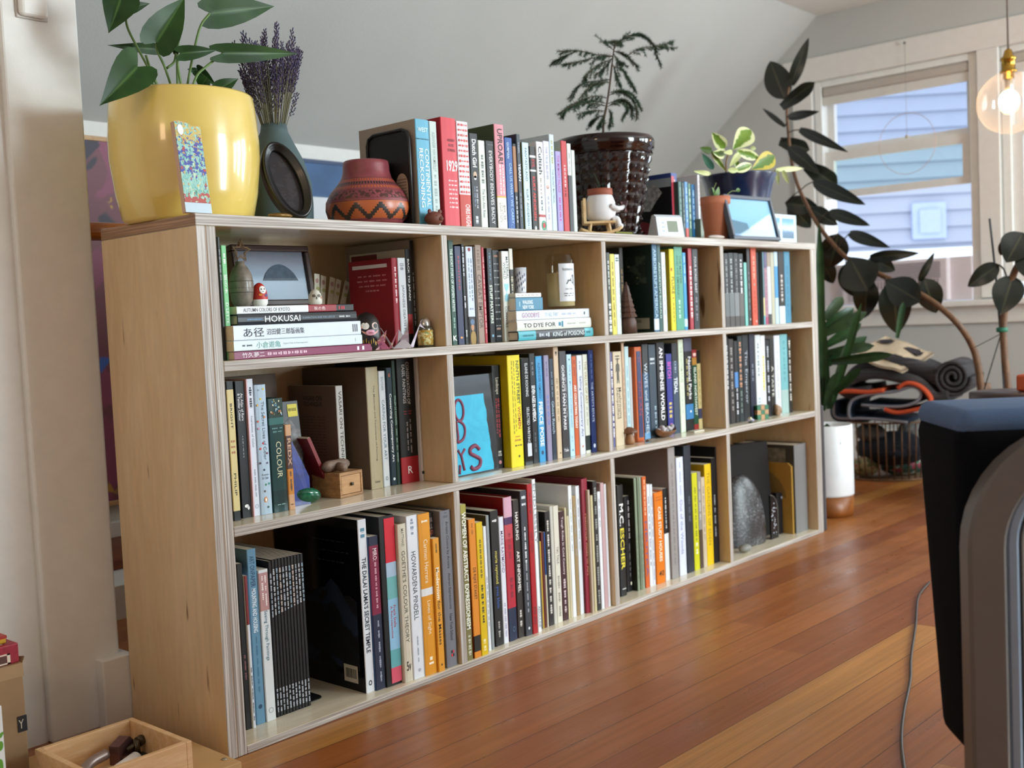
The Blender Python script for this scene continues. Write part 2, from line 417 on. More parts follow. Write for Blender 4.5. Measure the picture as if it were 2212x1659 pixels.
# air conditioner standing in the bottom of the left window
yl, yr = W1L - .04, W1R + .03
ac0 = at(2100, 640, 'x', XG - .05); acz0, acz1 = ZS + .016, at(2090, 552, 'x', XG - .05).z
ACW = mat('d6ccd0', .45, name='air_conditioner_plastic'); ACD = mat('77686c', .6)
ac = thing('air_conditioner', 'white window air conditioner with louvres standing on the sill', 'air conditioner', (XG - .05, (yl + yr) / 2, acz0))
w = (yl - yr) / 2; h = acz1 - acz0
box('housing', (0, -w + .09, 0), (.2, w - .09, h), ACW, ac, .008)
bm = bmesh.new()
for k in range(9): bm_box(bm, (-.003, -w + .12, h * .55 + k * h * .043), (.004, w - .14, h * .55 + k * h * .043 + .003))
from_bm('louvre', bm, ACD, ac)
bm = bmesh.new()
for k in range(26): bm_box(bm, (-.002, -w + .13 + k * (2 * w - .3) / 26, h * .34), (.004, -w + .134 + k * (2 * w - .3) / 26, h * .52))
from_bm('intake_grille', bm, ACD, ac)
box('side_panel', (.03, -w, 0), (.05, -w + .092, h), ACW, ac, .002); box('side_panel', (.03, w - .092, 0), (.05, w, h), ACW, ac, .002)
bm = bmesh.new(); bm_box(bm, (-.004, -w + .13, h * .08), (.003, w - .13, h * .28)); from_bm('control_panel', bm, mat('b7acb2', .4), ac)

# ---- left: end of the stair wall, steps and rail behind the bookcase
struct(box('wall_left', (-.139, .33, 0), (-.002, .52, 2.2), WALLW, bev=.004))
struct(box('wall_corner', (-1.6, .345, 0), (-.139, .50, 2.2), WALLW))
struct(box('baseboard_left', (-.05, .305, 0), (.012, .40, at(230, 1426, 'y', .305).z), TRIMW, bev=.003))
step = struct(box('stair_step', (-.1, 1.02, 0), (2.2, 1.559, .085), WALLW))
struct(box('stair_tread', (-.1, 1.20, .0851), (2.2, 1.559, .112), wood('stair_wood', '6b3318', '8a4522', (2, 30, 30), .4), bev=.004))
struct(box('stair_riser', (-.1, 1.515, .1121), (2.2, 1.559, .16), WALLW, bev=.003))
hr = thing('handrail', 'orange-brown wooden handrail behind the left end of the bookcase', 'handrail', (-.045, .44, .86))
rz0, rz1 = z_on(513, -.03, .44) - .86, z_on(474, -.03, .44) - .86
box('rail', (0, 0, rz0), (2.1, .05, rz1), wood('rail_wood', 'a4561e', 'cc7a34', (3, 30, 30), .3), hr, .012, 3)
bm = bmesh.new()
for xx in (.0, .9, 1.9): box('post', (xx + .02, .015, -.8595), (xx + .06, .04, rz0), mat('2a1c1c', .5), hr, .004)
sw = at(70, 12, 'y', .32)
dev = thing('wall_sensor', 'small white rounded sensor high on the white stair wall', 'sensor', (at(70, 12, 'y', .33).x, .33, at(70, 40, 'y', .33).z))
box('housing', (-.028, -.016, .0), (.022, 0, .09), mat('e8e6e2', .35), dev, .007, 3); box('back_plate', (-.031, -.004, -.003), (.025, 0, .093), mat('c9c5c0', .4), dev, .002)

# ---- two canvases leaning in the stairwell
def blob_mat(name, base, blobs, scale, seed):
    t = NT(name); col = None; cur = base
    v = t.mapping((1, 1, 1)); first = True
    for i, (c, thr, sc) in enumerate(blobs):
        f = t.noise(t.mapping((sc, sc, sc), (seed + i, i * 2.1, i * .7)), scale, 3, .55, .6)
        cur = t.mix(t.ramp(f, [(thr, 0.0), (thr + .03, 1.0)]), cur, c)
    return t.out(cur, .5)
def canvas(name, lab, x0, x1, z0, z1, m, frame, y=1.519):
    o = thing(name, lab, 'painting', ((x0 + x1) / 2, y, z0))
    w = (x1 - x0) / 2; h = z1 - z0
    box('canvas', (-w + .012, .004, .012), (w - .012, .03, h - .012), m, o)
    bm = bmesh.new()
    for a, b in (((-w, 0, 0), (w, .04, .014)), ((-w, 0, h - .014), (w, .04, h)), ((-w, 0, .014), (-w + .014, .04, h - .014)), ((w - .014, 0, .014), (w, .04, h - .014))): bm_box(bm, a, b, .002)
    from_bm('frame', bm, frame, o); return o
oak = wood('frame_wood', 'b98f62', 'd2aa7c', (20, 20, 20), .5)
pz1 = at(240, 297, 'y', 1.519).z
canvas('painting', 'tall abstract canvas in purple and blue behind the yellow pot', .42, 1.02, at(240, 1093, 'y', 1.519).z, pz1,
       blob_mat('purple_paint', '74404c', [('8a4460', .5, 1.0), ('3c62b4', .57, 1.3), ('b58a3a', .70, 2.2), ('d8cdbd', .72, 3.0), ('30283a', .62, 1.1)], 4.5, 3), oak)
p2x0 = at(560, 360, 'y', 1.519).x; p2x1 = at(905, 360, 'y', 1.519).x
p2 = canvas('painting', 'canvas of blue sky over white behind the clay pot', p2x0, p2x1, .75, at(690, 345, 'y', 1.519).z, mat('dfe4ea', .6), mat('30466b', .5))
hh = at(690, 345, 'y', 1.519).z - .75; ww = (p2x1 - p2x0) / 2
box('painted_sky', (-ww + .013, .002, hh - .13), (ww - .013, .0045, hh - .013), mat('3d6290', .6, mottle=.3, mscale=8), p2)
prism('painted_hill', [(-ww * .0 + .02 + k * .022, .0015, hh - .155 + .028 * math.sin(PI * k / 10) ** .6) for k in range(11)] + [(.24, .0015, hh - .16), (.02, .0015, hh - .16)], (0, .002, 0), mat('3c4650', .7), p2)
# ================================================================== THE BOOKCASE
L_, H_, D_, T_, TL_, TT_, TB_ = 2.185, 0.9, 0.3027, 0.01703, 0.0371, 0.0197, 0.0138
DX = [0.56415, 1.0928, 1.6263]; DZ = [0.6508, 0.37555]
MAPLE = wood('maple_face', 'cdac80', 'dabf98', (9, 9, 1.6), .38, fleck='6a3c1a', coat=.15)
MAPLEH = wood('maple_shelf_lit', 'dccfb4', 'e8dcc3', (1.8, 12, 12), .22, coat=.4)  # same maple, paler: sheen and light on the level boards put into the colour
EDX = cut('ply_edge_upright', 'x'); EDZ = cut('ply_edge_level', 'z'); EDS = cut('ply_edge_end', 'z', '8c6a50', 'b08a6a')
bc = thing('bookcase', 'long low birch plywood bookcase with twelve cubbies on the wooden floor', 'bookcase')
def board(name, a, b, face, edge, flip=False, bev=.0016):
    bm = bmesh.new(); bm_box(bm, a, b, bev, 2)
    bm.normal_update()
    th = min(range(3), key=lambda i: b[i] - a[i])
    for f in bm.faces:
        n = f.normal
        f.material_index = 0 if abs(n[th]) > .8 else 1
    return from_bm(name, bm, [face, edge], bc)
tb = board('top_board', (0, 0, H_ - TT_), (L_, D_, H_), MAPLEH, EDZ)
tb.data.materials.append(EDS)
for p in tb.data.polygons:
    if abs(p.normal.x) > .8: p.material_index = 2
board('bottom_board', (TL_, 0, 0), (L_ - TL_, D_, TB_), MAPLEH, EDZ)
for xa, xb in ((0, TL_ / 2), (TL_ / 2, TL_), (L_ - TL_, L_ - TL_ / 2), (L_ - TL_ / 2, L_)):
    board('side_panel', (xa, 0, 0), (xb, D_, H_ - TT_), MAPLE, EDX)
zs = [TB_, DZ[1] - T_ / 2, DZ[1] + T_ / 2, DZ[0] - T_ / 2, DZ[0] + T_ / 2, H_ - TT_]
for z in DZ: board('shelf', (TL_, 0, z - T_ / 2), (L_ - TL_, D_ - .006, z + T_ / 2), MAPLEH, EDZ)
for x in DX:
    for a, b in ((0, 1), (2, 3), (4, 5)):
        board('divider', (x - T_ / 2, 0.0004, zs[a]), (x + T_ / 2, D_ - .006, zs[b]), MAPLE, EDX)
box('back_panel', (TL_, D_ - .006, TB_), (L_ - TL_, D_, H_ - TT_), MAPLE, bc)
FLOORZ = {1: DZ[0] + T_ / 2, 2: DZ[1] + T_ / 2, 3: TB_, 0: H_}
# dark board leaning flat on the right end
pk = thing('folding_screen', 'dark grey folded screen standing against the right end of the bookcase', 'panel', (L_ + .003, .0, 0))
box('leaf_board', (0, .005, 0), (.016, .29, .40), mat('3b3438', .7), pk, .003); box('leaf_board', (.018, .006, 0), (.032, .29, .395), mat('4a4448', .7), pk, .003)
# ================================================================== BOOKS
PAGES = mat('e3dac6', .8, mottle=.1, mscale=60, name='page_paper')
CUB = {1: 'top row', 2: 'middle row', 3: 'bottom row', 0: 'on the bookcase top'}
COLN = {'A': 'first cubby', 'B': 'second cubby', 'C': 'third cubby', 'D': 'fourth cubby'}
def ink(h): return mat(h, .6, name='ink_' + h)
_rb = random.Random(11)
def bars(s, origin, X, Y, length, height):
    """illegible lettering: a run of word-long dashes"""
    n = max(1, int(s[1:] or 6)); X, Y, o = V3(X), V3(Y), V3(origin); Z = X.cross(Y) * .00035
    ws = [_rb.uniform(.5, 1.6) for _ in range(n)]; tot = sum(ws) + .35 * (n - 1); vs, fs = [], []; p = -length / 2; u = length / tot
    for w in ws:
        x = p; e = p + w * u; p = e + .35 * u
        while x < e - 1e-5:
            st = min(max(height * .75, .0004), e - x); hh = height * _rb.uniform(.55, 1.0) / 2
            k = len(vs); vs += [o + X * x - Y * hh + Z, o + X * (x + st * .8) - Y * hh + Z, o + X * (x + st * .8) + Y * hh + Z, o + X * x + Y * hh + Z]; fs.append((k, k + 1, k + 2, k + 3)); x += st
    return vs, fs
def letter(o, name, t, w, h, yoff=0.0):
    """t = (string, colour, from, to, width share, side offset[, 'h' level | 'b' bold])"""
    s, c, f0, f1, wf = t[:5]; off = t[5] if len(t) > 5 else 0; fl = t[6] if len(t) > 6 else ''
    zc = h * (1 - (f0 + f1) / 2); ln = h * abs(f1 - f0); org = (w / 2 + off * w, yoff, zc)
    if 'h' in fl: X, Y, length, hgt = (1, 0, 0), (0, 0, 1), w * wf, ln
    else: X, Y, length, hgt = (0, 0, -1), (1, 0, 0), ln, w * wf
    if s[0] == '~': vs, fs = bars(s, org, X, Y, length, hgt); return mesh(name, vs, fs, ink(c), o)
    return text(name, s, org, X, Y, length, hgt, ink(c), o, bold=.02 if 'b' in fl else .004)
def disc(o, name, x, y, z, rx, rz, c, n=14, ring=0.0):
    vs = [V3((x + rx * math.cos(2 * PI * k / n), y - .0004, z + rz * math.sin(2 * PI * k / n))) for k in range(n)]
    if ring:
        vs += [V3((x + rx * ring * math.cos(2 * PI * k / n), y - .0004, z + rz * ring * math.sin(2 * PI * k / n))) for k in range(n)]
        return mesh(name, vs, [(k, (k + 1) % n, (k + 1) % n + n, k + n) for k in range(n)], ink(c), o)
    return mesh(name, vs, [tuple(range(n))], ink(c), o)
def book_mesh(o, w, h, d, base, lc, bands, hb, gloss=.45):
    """cover folded round the page block; bands = [(from, to, colour)] down the spine"""
    c = .0020 if hb else min(.0006, w * .15); e = min(.0012, w * .2); bul = .0012 if hb else 0.0
    ou = [(0, d), (0, e), (e, 0), (w * .3, -bul), (w * .7, -bul), (w - e, 0), (w, e), (w, d)]
    inn = [(c, d), (c, c), (c + e * .3, c), (w * .3, c), (w * .7, c), (w - c - e * .3, c), (w - c, c), (w - c, d)]
    cuts = sorted({0.0, 1.0} | {round(f, 4) for b in bands for f in b[:2]})
    mats = [mat(dk(base), gloss, spec=.35)]; idx = {base: 0}
    def mi(col):
        if col not in idx: idx[col] = len(mats); mats.append(mat(dk(col), gloss, spec=.35))
        return idx[col]
    lci = mi(lc or base)
    N = len(ou); vs, fs, ms = [], [], []
    for f in cuts:
        z = h * (1 - f); vs += [(x, y, z) for x, y in ou] + [(x, y, z) for x, y in inn]
    for k in range(len(cuts) - 1):
        fm = (cuts[k] + cuts[k + 1]) / 2; bi = 0
        for b in bands:
            if b[0] <= fm <= b[1]: bi = mi(b[2])
        for i in range(N - 1):
            a = k * 2 * N + i; b2 = a + 2 * N
            fs.append((a, b2, b2 + 1, a + 1)); ms.append(lci if i == 0 else (bi if i < 6 else 0))
            a += N; b2 += N; fs.append((a + 1, b2 + 1, b2, a)); ms.append(lci)
        for i in (0, N - 1):
            a = k * 2 * N + i; fs.append((a, a + N, a + 3 * N, a + 2 * N)); ms.append(0)
    for k in (0, len(cuts) - 1):
        for i in range(N - 1):
            a = k * 2 * N + i; fs.append((a, a + 1, a + N + 1, a + N)); ms.append(0)
    ob = mesh('cover', vs, fs, mats, o, mi=ms)
    if w > .003:
        ov = .003 if hb else .0003
        box('page_block', (c + .0001, c + .0002, ov), (w - c - .0001, d - ov - .0005, h - ov), PAGES, o)
    return ob
seen_desc = {}
PLACED = {}
DEF_Y = {}
def book(cell, xl, xr, yt, base, desc, t=(), b=(), y=None, d=None, hb=0, lc=None, marks=(), g=.45, zbase=None, where=None, yaw=0.0):
    row = int(cell[1]); zf = FLOORZ[row] + .0003 if zbase is None else zbase
    y = DEF_Y.get(cell, .03) if y is None else y
    if y > 1: y = at(xl, y, 'z', zf).y
    y = max(y + (CELL_SHIFT.get(cell, 0) if y < 1 else 0), .004)
    x0 = x_on(xl, y, zf) + .0002; x1 = x_on(xr, y, zf) - .0002; w = x1 - x0
    if row:
        ce = [TL_] + [e for q in DX for e in (q - T_ / 2, q + T_ / 2)] + [L_ - TL_]; ci = 'ABCD'.index(cell[0])
        x0 = max(x0, ce[2 * ci] + .0008); x1 = min(x1, ce[2 * ci + 1] - .0008); w = x1 - x0
        if w < .004: print('THIN', cell, desc, round(w, 4)); x1 = x0 + .004; w = .004
    zt = z_on(yt, x0, y); h = zt - zf
    if row: h = min(h, {1: .2205, 2: .2575, 3: .3525}[row])
    lim = .292 - y if row else .36
    d = min(d or h * .70, lim)
    for q0, q1, qa, qb in PLACED.setdefault(cell, []):
        if qa < y + d and y < qb and q0 < x0 < q1 and q1 - x0 < .8 * w: x0 = q1 + .0002; w = x1 - x0
    if w < .0028: x1 = x0 + .0028; w = .0028
    PLACED[cell].append((x0, x1, y, y + d))
    loc = where or (f'{CUB[row]} {COLN[cell[0]]}' if row else CUB[0])
    key = (cell, desc); seen_desc[key] = seen_desc.get(key, 0) + 1
    assert seen_desc[key] == 1, key
    o = thing('book', f'{desc}, {loc}', 'book', (x0, y, zf), group=f'books standing in the {loc}' if row else 'books standing on the bookcase top')
    if yaw: o.rotation_euler[2] = yaw
    book_mesh(o, w, h, d, base, lc, list(b), hb, g)
    yo = -.0012 if hb else 0
    for tt in t: letter(o, 'spine_title', tt, w, h, yo)
    for m in marks: disc(o, 'spine_mark', w * m[0], yo, h * (1 - m[1]), m[2], m[2] * (m[4] if len(m) > 4 else 1), m[3], ring=m[5] if len(m) > 5 else 0)
    o['w'] = w; o['h'] = h; o['d'] = d
    return o
def panel_text(o, name, s, c, z, length, height, y0, left=True):       # a line of print on the left cover; y0 = distance of its middle from the spine
    X, Y = (0, -1, 0), (0, 0, 1)
    org = (0, y0, z)
    if s[0] == '~': vs, fs = bars(s, org, X, Y, length, height); return mesh(name, vs, fs, ink(c), o)
    return text(name, s, org, X, Y, length, height, ink(c), o)

# ---- A1 (left pair; the rest of this cubby is further down)
DEF_Y.update(A0=.06)
CELL_SHIFT = dict(A1=.01, B1=.03, C1=.015, C2=.018, C3=-.012, D1=.015, D2=-.005, B3=-.004)
book('A1', 483.2, 491, 512, '2b3235', 'thick black book pressed against the left side panel', [('~4', '8a9194', .1, .35, .5)], hb=1)
book('A1', 491.8, 503.3, 530, '7fcf8e', 'slim mint green book with white lettering', [('猫の木', 'f4fff4', .25, .42, .62), ('D LETTE', 'f4fff4', .5, .68, .5), ('~2', 'f4fff4', .74, .84, .3), ('~2', 'f4fff4', .07, .16, .4)], marks=[(.5, .93, .0028, 'f4fff4')])
RB = book('A1', 855, 867.5, 557, 'b3142c', 'bright red hardback with white print on its cover', [('~6', 'f2d5d5', .1, .5, .3)], y=.055, hb=1, d=.13)
box('cover_band', (-.0006, .014, RB['h'] * .905), (-.0002, .118, RB['h'] * .945), mat('e9dfe2', .5), RB)
for k in range(4): panel_text(RB, 'cover_print', '~5', 'd88a95', RB['h'] * (.82 - k * .055), (.085, .09, .08, .04)[k], .0035, .06)
book('A1', 868.5, 885, 557, 'dfe3e8', 'pale book titled JAPANESE DEATH POEMS', [('JAPANESE DEATH POEMS', '6a7078', .3, .95, .38), ('日本', '4a5058', .06, .14, .5, 0, '')], y=.06, d=.12)
BJ = book('A1', 885.4, 895.5, 538, '1d1e22', 'black spined book titled BACK TO JAPAN', [('BACK TO JAPAN', 'f0f0f0', .1, .52, .5, 0, 'b')], [(.66, .86, 'b5302f')], y=.06, lc='c9bfae', d=.17)
box('back_cover_panel', (-.0004, .085, .1), (-.0001, .165, BJ['h'] - .004), mat('6a1622', .5), BJ)
book('A1', 896, 904.5, 519, '222224', 'tall black book with a grey back cover at the right', [('~8', '9a9a9a', .3, .8, .3)], y=.06, lc='a08f83', d=.2)

# ---- A2
book('A2', 506, 521.6, 824, '23262a', 'black book with a big cream brush stroke, BRIGHT and PHILIP', [('BRIGHT', '33302a', .16, .34, .3), ('PHILIP', '33302a', .66, .82, .3), ('~3', 'b06a50', .42, .44, .6, 0, 'h'), ('~3', 'b06a50', .46, .48, .6, 0, 'h'), ('~3', 'b06a50', .50, .52, .5, 0, 'h')], [(.06, .93, 'e0cf94')], y=1126)
book('A2', 524, 545, 824, '1f2226', 'black ATLAS OF RARE FAMILIAR COLOUR with a white bird', [('An Atlas of Rare', 'e8e8ea', .09, .29, .26, .14), ('& Familiar Colour', 'e8e8ea', .09, .29, .26, -.16), ('~7', '99a0aa', .4, .56, .1), ], y=1120, marks=[(.5, .915, .0042, 'f4f4f4', .7), (.68, .93, .0022, 'f4f4f4', 1.6)])
book('A2', 545.4, 549, 820, 'e7b9c2', 'thin pink book beside the white book', y=1117)
book('A2', 549.3, 563.4, 819, 'dde4f0', 'white book titled Interaction of Color', [('Interaction of Color', '7d8696', .27, .5, .32), ('~2', '2c3240', .06, .21, .4), ('~4', '98a0b0', .66, .86, .22)], y=1115.5, marks=[(.5, .93, .0036, '9aa3b2', 1, .8)])
SL = book('A2', 564.8, 589.8, 832, 'b7cde0', 'pale blue Secret Lives of Color with coloured dots', [('The Secret Lives of Color', '54606e', .13, .58, .26, .1), ('Kassia', '54606e', .685, .70, .55, 0, 'h'), ('St Clair', '54606e', .71, .728, .55, 0, 'h')], y=1113, hb=1)
for fx, fz, c in ((.35, .04, '9fb2c4'), (.72, .035, 'd8c64a'), (.45, .11, 'e0c230'), (.16, .155, 'd8a436'), (.7, .25, 'd9823a'), (.12, .28, 'd0593a'), (.15, .335, 'c98aa0'), (.22, .49, 'd23a34'), (.75, .53, '6c2f40'), (.12, .6, '3b2530'), (.72, .605, '575070'), (.42, .655, '2c3560'), (.5, .77, '2c8a52'), (.78, .765, '2c9a86'), (.38, .82, '5c5048'), (.6, .945, '2a5a4e'), (.46, .45, 'c02848')):
    disc(SL, 'colour_dot', SL['w'] * fx, -.0014, SL['h'] * (1 - fz), .0019, .0019, c)
disc(SL, 'publisher_mark', SL['w'] * .42, -.0014, SL['h'] * .115, .0034, .005, 'd98a4a', 16); disc(SL, 'publisher_mark', SL['w'] * .42, -.0018, SL['h'] * .113, .0018, .0032, 'f4efe6', 12)
CO = book('A2', 592, 624.3, 862, '1d4a4a', 'thick dark teal book titled COLOUR', [('COLOUR', 'c9c9a8', .38, .7, .34, .02, ''), ('~2', '5f8f8f', .255, .27, .7, 0, 'h'), ('~2', '5f8f8f', .285, .30, .6, 0, 'h'), ('~2', '8ab0ae', .93, .94, .5, 0, 'h')], [(0.0, .17, '27453f'), (.17, .23, '3d7a76'), (.81, .93, '173e3e')], y=1108, hb=1, g=.25)
for k in range(26):
    a = _rb.uniform(.1, PI - .1); r = _rb.uniform(.35, 1)
    disc(CO, 'window_tracery', CO['w'] * (.5 + .44 * r * math.cos(a)), -.0015, CO['h'] * (1 - .165) + CO['w'] * 1.05 * r * math.sin(a), .0014, .0019, _rb.choice(['5a9ac0', 'c8d0a0', 'c07a50', 'e0dcc0', '80b0c8']), 8)
book('A2', 625.6, 639, 918, 'd6a47c', 'peach book with a dark patterned panel, shortest at the left', [('REDX', 'c9a184', .16, .48, .55, 0, 'b'), ('~2', '3a2c22', .55, .78, .3), ('~1', '5a3a2a', .93, .945, .5, 0, 'h')], [(.13, .52, '5a3c3a'), (.52, .82, 'd68a32')], y=1102)
VB = book('A2', 737, 752, 834, 'd9d5cf', 'paperback VASARI ON TECHNIQUE with a taupe back cover', [('VASARI ON TECHNIQUE', '4a433c', .05, .82, .52)], y=.135, lc='8f7c6d', d=.15)
panel_text(VB, 'cover_title', 'VASARI ON', '2b211c', VB['h'] * .88, .06, .010, .075); panel_text(VB, 'cover_title', 'TECHNIQUE', '2b211c', VB['h'] * .82, .06, .010, .075)
for k in range(14): panel_text(VB, 'cover_print', '~6', '5c4d42', VB['h'] * (.70 - k * .028), .075, .0022, .075)
book('A2', 803, 829, 794, 'bdb08c', 'wide khaki book on painting materials and techniques', [('The Materials and Techniques of Painting', '5a5140', .15, .77, .14, .05), ('Gettner', '5a5140', .93, .95, .45, 0, 'h')], y=.093, lc='77614c', hb=1, d=.2)
book('A2', 829.8, 844, 802, 'dfe3e6', 'white book titled CARING FOR YOUR ART', [('CARING FOR YOUR ART', '5c7488', .25, .77, .4), ('SNYDER', '8a96a2', .05, .17, .36)], y=.098, marks=[(.5, .93, .003, '5a6470', 1.3, .7)])
book('A2', 844.3, 858.4, 795, '1d3a48', 'navy teal book titled Conserving Contemporary Art', [('Conserving Contemporary Art', 'eef0ea', .22, .8, .48, 0, 'b'), ('~1', 'c0603a', .05, .08, .3)], y=.094, marks=[(.5, .945, .003, 'dfe8ea')])
book('A2', 858.8, 866.4, 779, '23402e', 'tall thin dark green book', [('WILLEM DE KOONING', '9fb8a8', .28, .52, .5), ('~4', '7f9888', .55, .82, .35)], y=.094)
CE = book('A2', 866.8, 907, 775.5, '1a1715', 'thick black and red CONSERVATION OF EASEL PAINTINGS', [('CONSERVATION OF', 'c9bfb8', .03, .37, .17, .1), ('EASEL PAINTINGS', 'c9bfb8', .05, .36, .17, -.13), ('~2', '8a2a2a', .42, .43, .45, 0, 'h'), ('~2', '8a2a2a', .44, .45, .4, 0, 'h'), ('~5', '9a908a', .49, .76, .08, .12), ('~5', '9a908a', .51, .74, .08, -.06), ('R', 'f4eaea', .865, .925, .26, 0, 'h')], [(.79, 1.0, 'c11f2a')], y=.09, d=.19)
book('A2', 908, 923, 774, 'd9d4d2', 'white rightmost book titled Patterning the Structure of Paintings', [('Patterning the Structure of Paintings', '5a5654', .22, .8, .32), ('~2', 'b04a44', .06, .1, .25)], y=.082, marks=[(.5, .93, .0035, '2a2a2a')])

# ---- A3
book('A3', 532, 544.6, 1219, '1b1c1e', 'black book against the left side panel', [('~3', '8a5a5a', .55, .7, .3)], y=.062)
book('A3', 545.8, 554, 1245, 'dfe4ec', 'thin white book with a red picture on its spine', [('~5', '5a606a', .6, .95, .4)], [(0, .32, '9a4048')], y=.058)
book('A3', 555, 574.6, 1188, '6f9fbe', 'sky blue book titled ART ON PAPER', [('ART ON', '1c3c5c', .04, .13, .5), ('PAPER', '1c3c5c', .135, .215, .5), ('MOUNTING AND HOUSING', 'e6f0f8', .225, .475, .5, 0, 'b'), ('~6', '3f6e90', .5, .82, .18)], y=.066, marks=[(.5, .9, .004, '1f4460')])
book('A3', 577, 597.6, 1233, 'e2e7ea', 'white book titled Seeing Through Paintings', [('Seeing Through Paintings', '2f6a80', .27, .6, .42), ('~3', 'f2e2e0', .04, .24, .22, .16), ('~3', 'f2e2e0', .04, .2, .22, -.16)], [(.02, .27, 'c99a98')], y=.064, marks=[(.5, .93, .005, '9aa4a8', 1, .8)])
for k in range(11):
    f = k / 11; xa = 599 + f * 74; xb = 599 + (k + 1) / 11 * 74
    nm = ['', 'second ', 'third ', 'fourth ', 'fifth ', 'sixth ', 'seventh ', 'eighth ', 'ninth ', 'tenth ', ''][k]
    lab = {0: 'black magazine, leftmost of the row of eleven magazines', 10: 'black magazine, rightmost of the row of eleven magazines'}.get(k, f'black magazine, {nm}from left of the eleven magazines')
    o = book('A3', xa, xb, 1211 - 16 * f if k else 1213, '1b191c', lab, [(f'~{7 + k % 3}', ['aeb6c4', 'c2c6cc', '9ab0c0', 'c8b8b0'][k % 4], .06 if k else .08, .36 - .005 * k, .62), ('~4', 'b4bac4', .82, .97, .6)], y=.068, d=.21, g=.45)
    o.name = 'magazine'; o['category'] = 'magazine'; o['group'] = 'black magazines in a row'
DL = book('A3', 792, 810.5, 1124, 'e6ebf2', 'tall white spined book titled SECRET TEMPLE', [("THE DALAI LAMA'S SECRET TEMPLE", '1e2838', .22, .77, .5, 0, 'b'), ('~2', '5a8aa0', .05, .11, .5)], y=.029, lc='0f131c', d=.27, marks=[(.5, .945, .0042, '20262e', 1.2, .6)], g=.12)
h = DL['h']
for k, (zz, ln, c) in enumerate(((.86, .10, '2a3040'), (.80, .12, '252a38'), (.74, .09, '2a3040'))): panel_text(DL, 'cover_print', '~7', c, h * zz, ln, .003, .09)
cl = blob_mat('night_picture', '0c1018', [('1d2a40', .52, 1), ('2f3640', .62, 1.4), ('0a0c10', .55, .8)], 9, 5)
prism('cover_picture', [(-.0005, .015 + .22 * (k / 12), h * (.52 + .10 * math.exp(-((k - 4) / 2.2) ** 2) + .02 * math.sin(k * 2.1))) for k in range(13)] + [(-.0005, .235, h * .12), (-.0005, .015, h * .12)], (.0004, 0, 0), cl, DL)
box('barcode_label', (-.0008, .022, h * .045), (-.0004, .062, h * .145), mat('b9b3a4', .5), DL)
bm = bmesh.new()
for k in range(16): bm_box(bm, (-.0011, .026 + k * .002, h * .07), (-.0007, .026 + k * .002 + _rb.choice((.0005, .001, .0013)), h * .125))
from_bm('barcode', bm, ink('3a3833'), DL)
book('A3', 811.5, 834, 1161, '2b3550', 'navy book with a magenta spine panel', [('MIRO:', 'f2dfe4', .08, .16, .42, .05), ('~8', 'd6a4b4', .17, .47, .22, .05), ('~5', 'a8b0c4', .55, .95, .2, .05)], [(.06, .51, '9a2f52')], y=.025, lc='3a66a0')
FS = book('A3', 835, 868.8, 1118, '16171a', 'black slipcase book with red and blue bands', [('A Retrospective', 'c2404a', .53, .7, .2, -.02), ('~1', 'f0d0d4', .16, .2, .12, .22), ('~2', '4a1a28', .93, .95, .4, .1, 'h')], y=.022, hb=1)
w, h = FS['w'], FS['h']
z0 = h
for fa, fb, c in ((.015, .275, 'cf2238'), (.275, .36, 'aac4dc'), (.36, .49, '6fb3b4'), (.49, .79, '8fc0e0'), (.79, .895, '62aab0'), (.895, .985, 'd4566c')):
    box('spine_band', (w * .3, -.0022, h * (1 - fb)), (w * .97, -.0012, h * (1 - fa)), mat(c, .35), FS)
letter(FS, 'spine_title', ('Frank Stella', 'b8323e', .53, .66, .16, .2), w, h, -.0022); letter(FS, 'spine_title', ('A Retrospective', 'b8323e', .53, .72, .16, -.02), w, h, -.0022)
book('A3', 869.6, 893.6, 1135, 'd8d0bc', 'worn cream book titled COLOUR THEORY', [("GOETHE'S COLOUR THEORY", '5a5548', .17, .75, .42), ('MATTHAEI', '7a7464', .03, .14, .3), ('5v', '3a362e', .87, .93, .5, 0, 'hb')], y=.013, hb=1)
book('A3', 895, 918, 1116, 'e4e8f0', 'tall white book with large black lettering', [('HOWARDENA PINDELL', '3a4250', .22, .64, .42), ('~3', '8a94a6', .02, .12, .3), ('~3', '8a94a6', .74, .9, .12)], y=.011, marks=[(.55, .95, .0035, 'aab0bc')])
book('A3', 919.6, 945, 1112, 'eda02c', 'golden orange book titled Lines of Sight', [('Carmen Herrera', 'f6e3c0', .16, .43, .34), ('Lines of Sight', 'f6e3c0', .54, .75, .34), ('~1', 'fbeed4', .04, .055, .5, 0, 'h'), ('~2', 'fbeed4', .89, .94, .4)], [(.462, .508, 'e6e8ea')], y=.009, lc='f4f0e8', hb=1)
MB = book('A3', 934, 951, 1110, '2a1d1a', 'dark brown book standing behind the Modernism book', [('MARK', '8a7a70', .03, .06, .8, 0, 'h'), ('BILL', '8a7a70', .07, .10, .8, 0, 'h'), ('AND', 'a04a3a', .11, .14, .8, 0, 'h')], y=.024, hb=1, d=.2)
book('A3', 946, 962.4, 1165, 'efa536', 'orange book titled Modernism for the Masses', [('Modernism', 'fdf2dc', .22, .46, .5, 0, 'b'), ('for the Masses', '4a3414', .47, .8, .45), ('~1', '6a4a1a', .04, .11, .25)], y=.004, d=.018, marks=[(.5, .95, .0022, '5a3e14')])
NY = book('A3', 966, 988.6, 1105, '85868e', 'tall grey book titled New York School', [('New York School', '22242c', .66, .83, .28, .05, 'b'), ('Abstract Expressionists', '22242c', .40, .63, .28, .05), ('Artists Choice by Artists', '22242c', .07, .37, .28, .05), ('~2', '5a5c66', .01, .05, .4)], y=.008, hb=1)
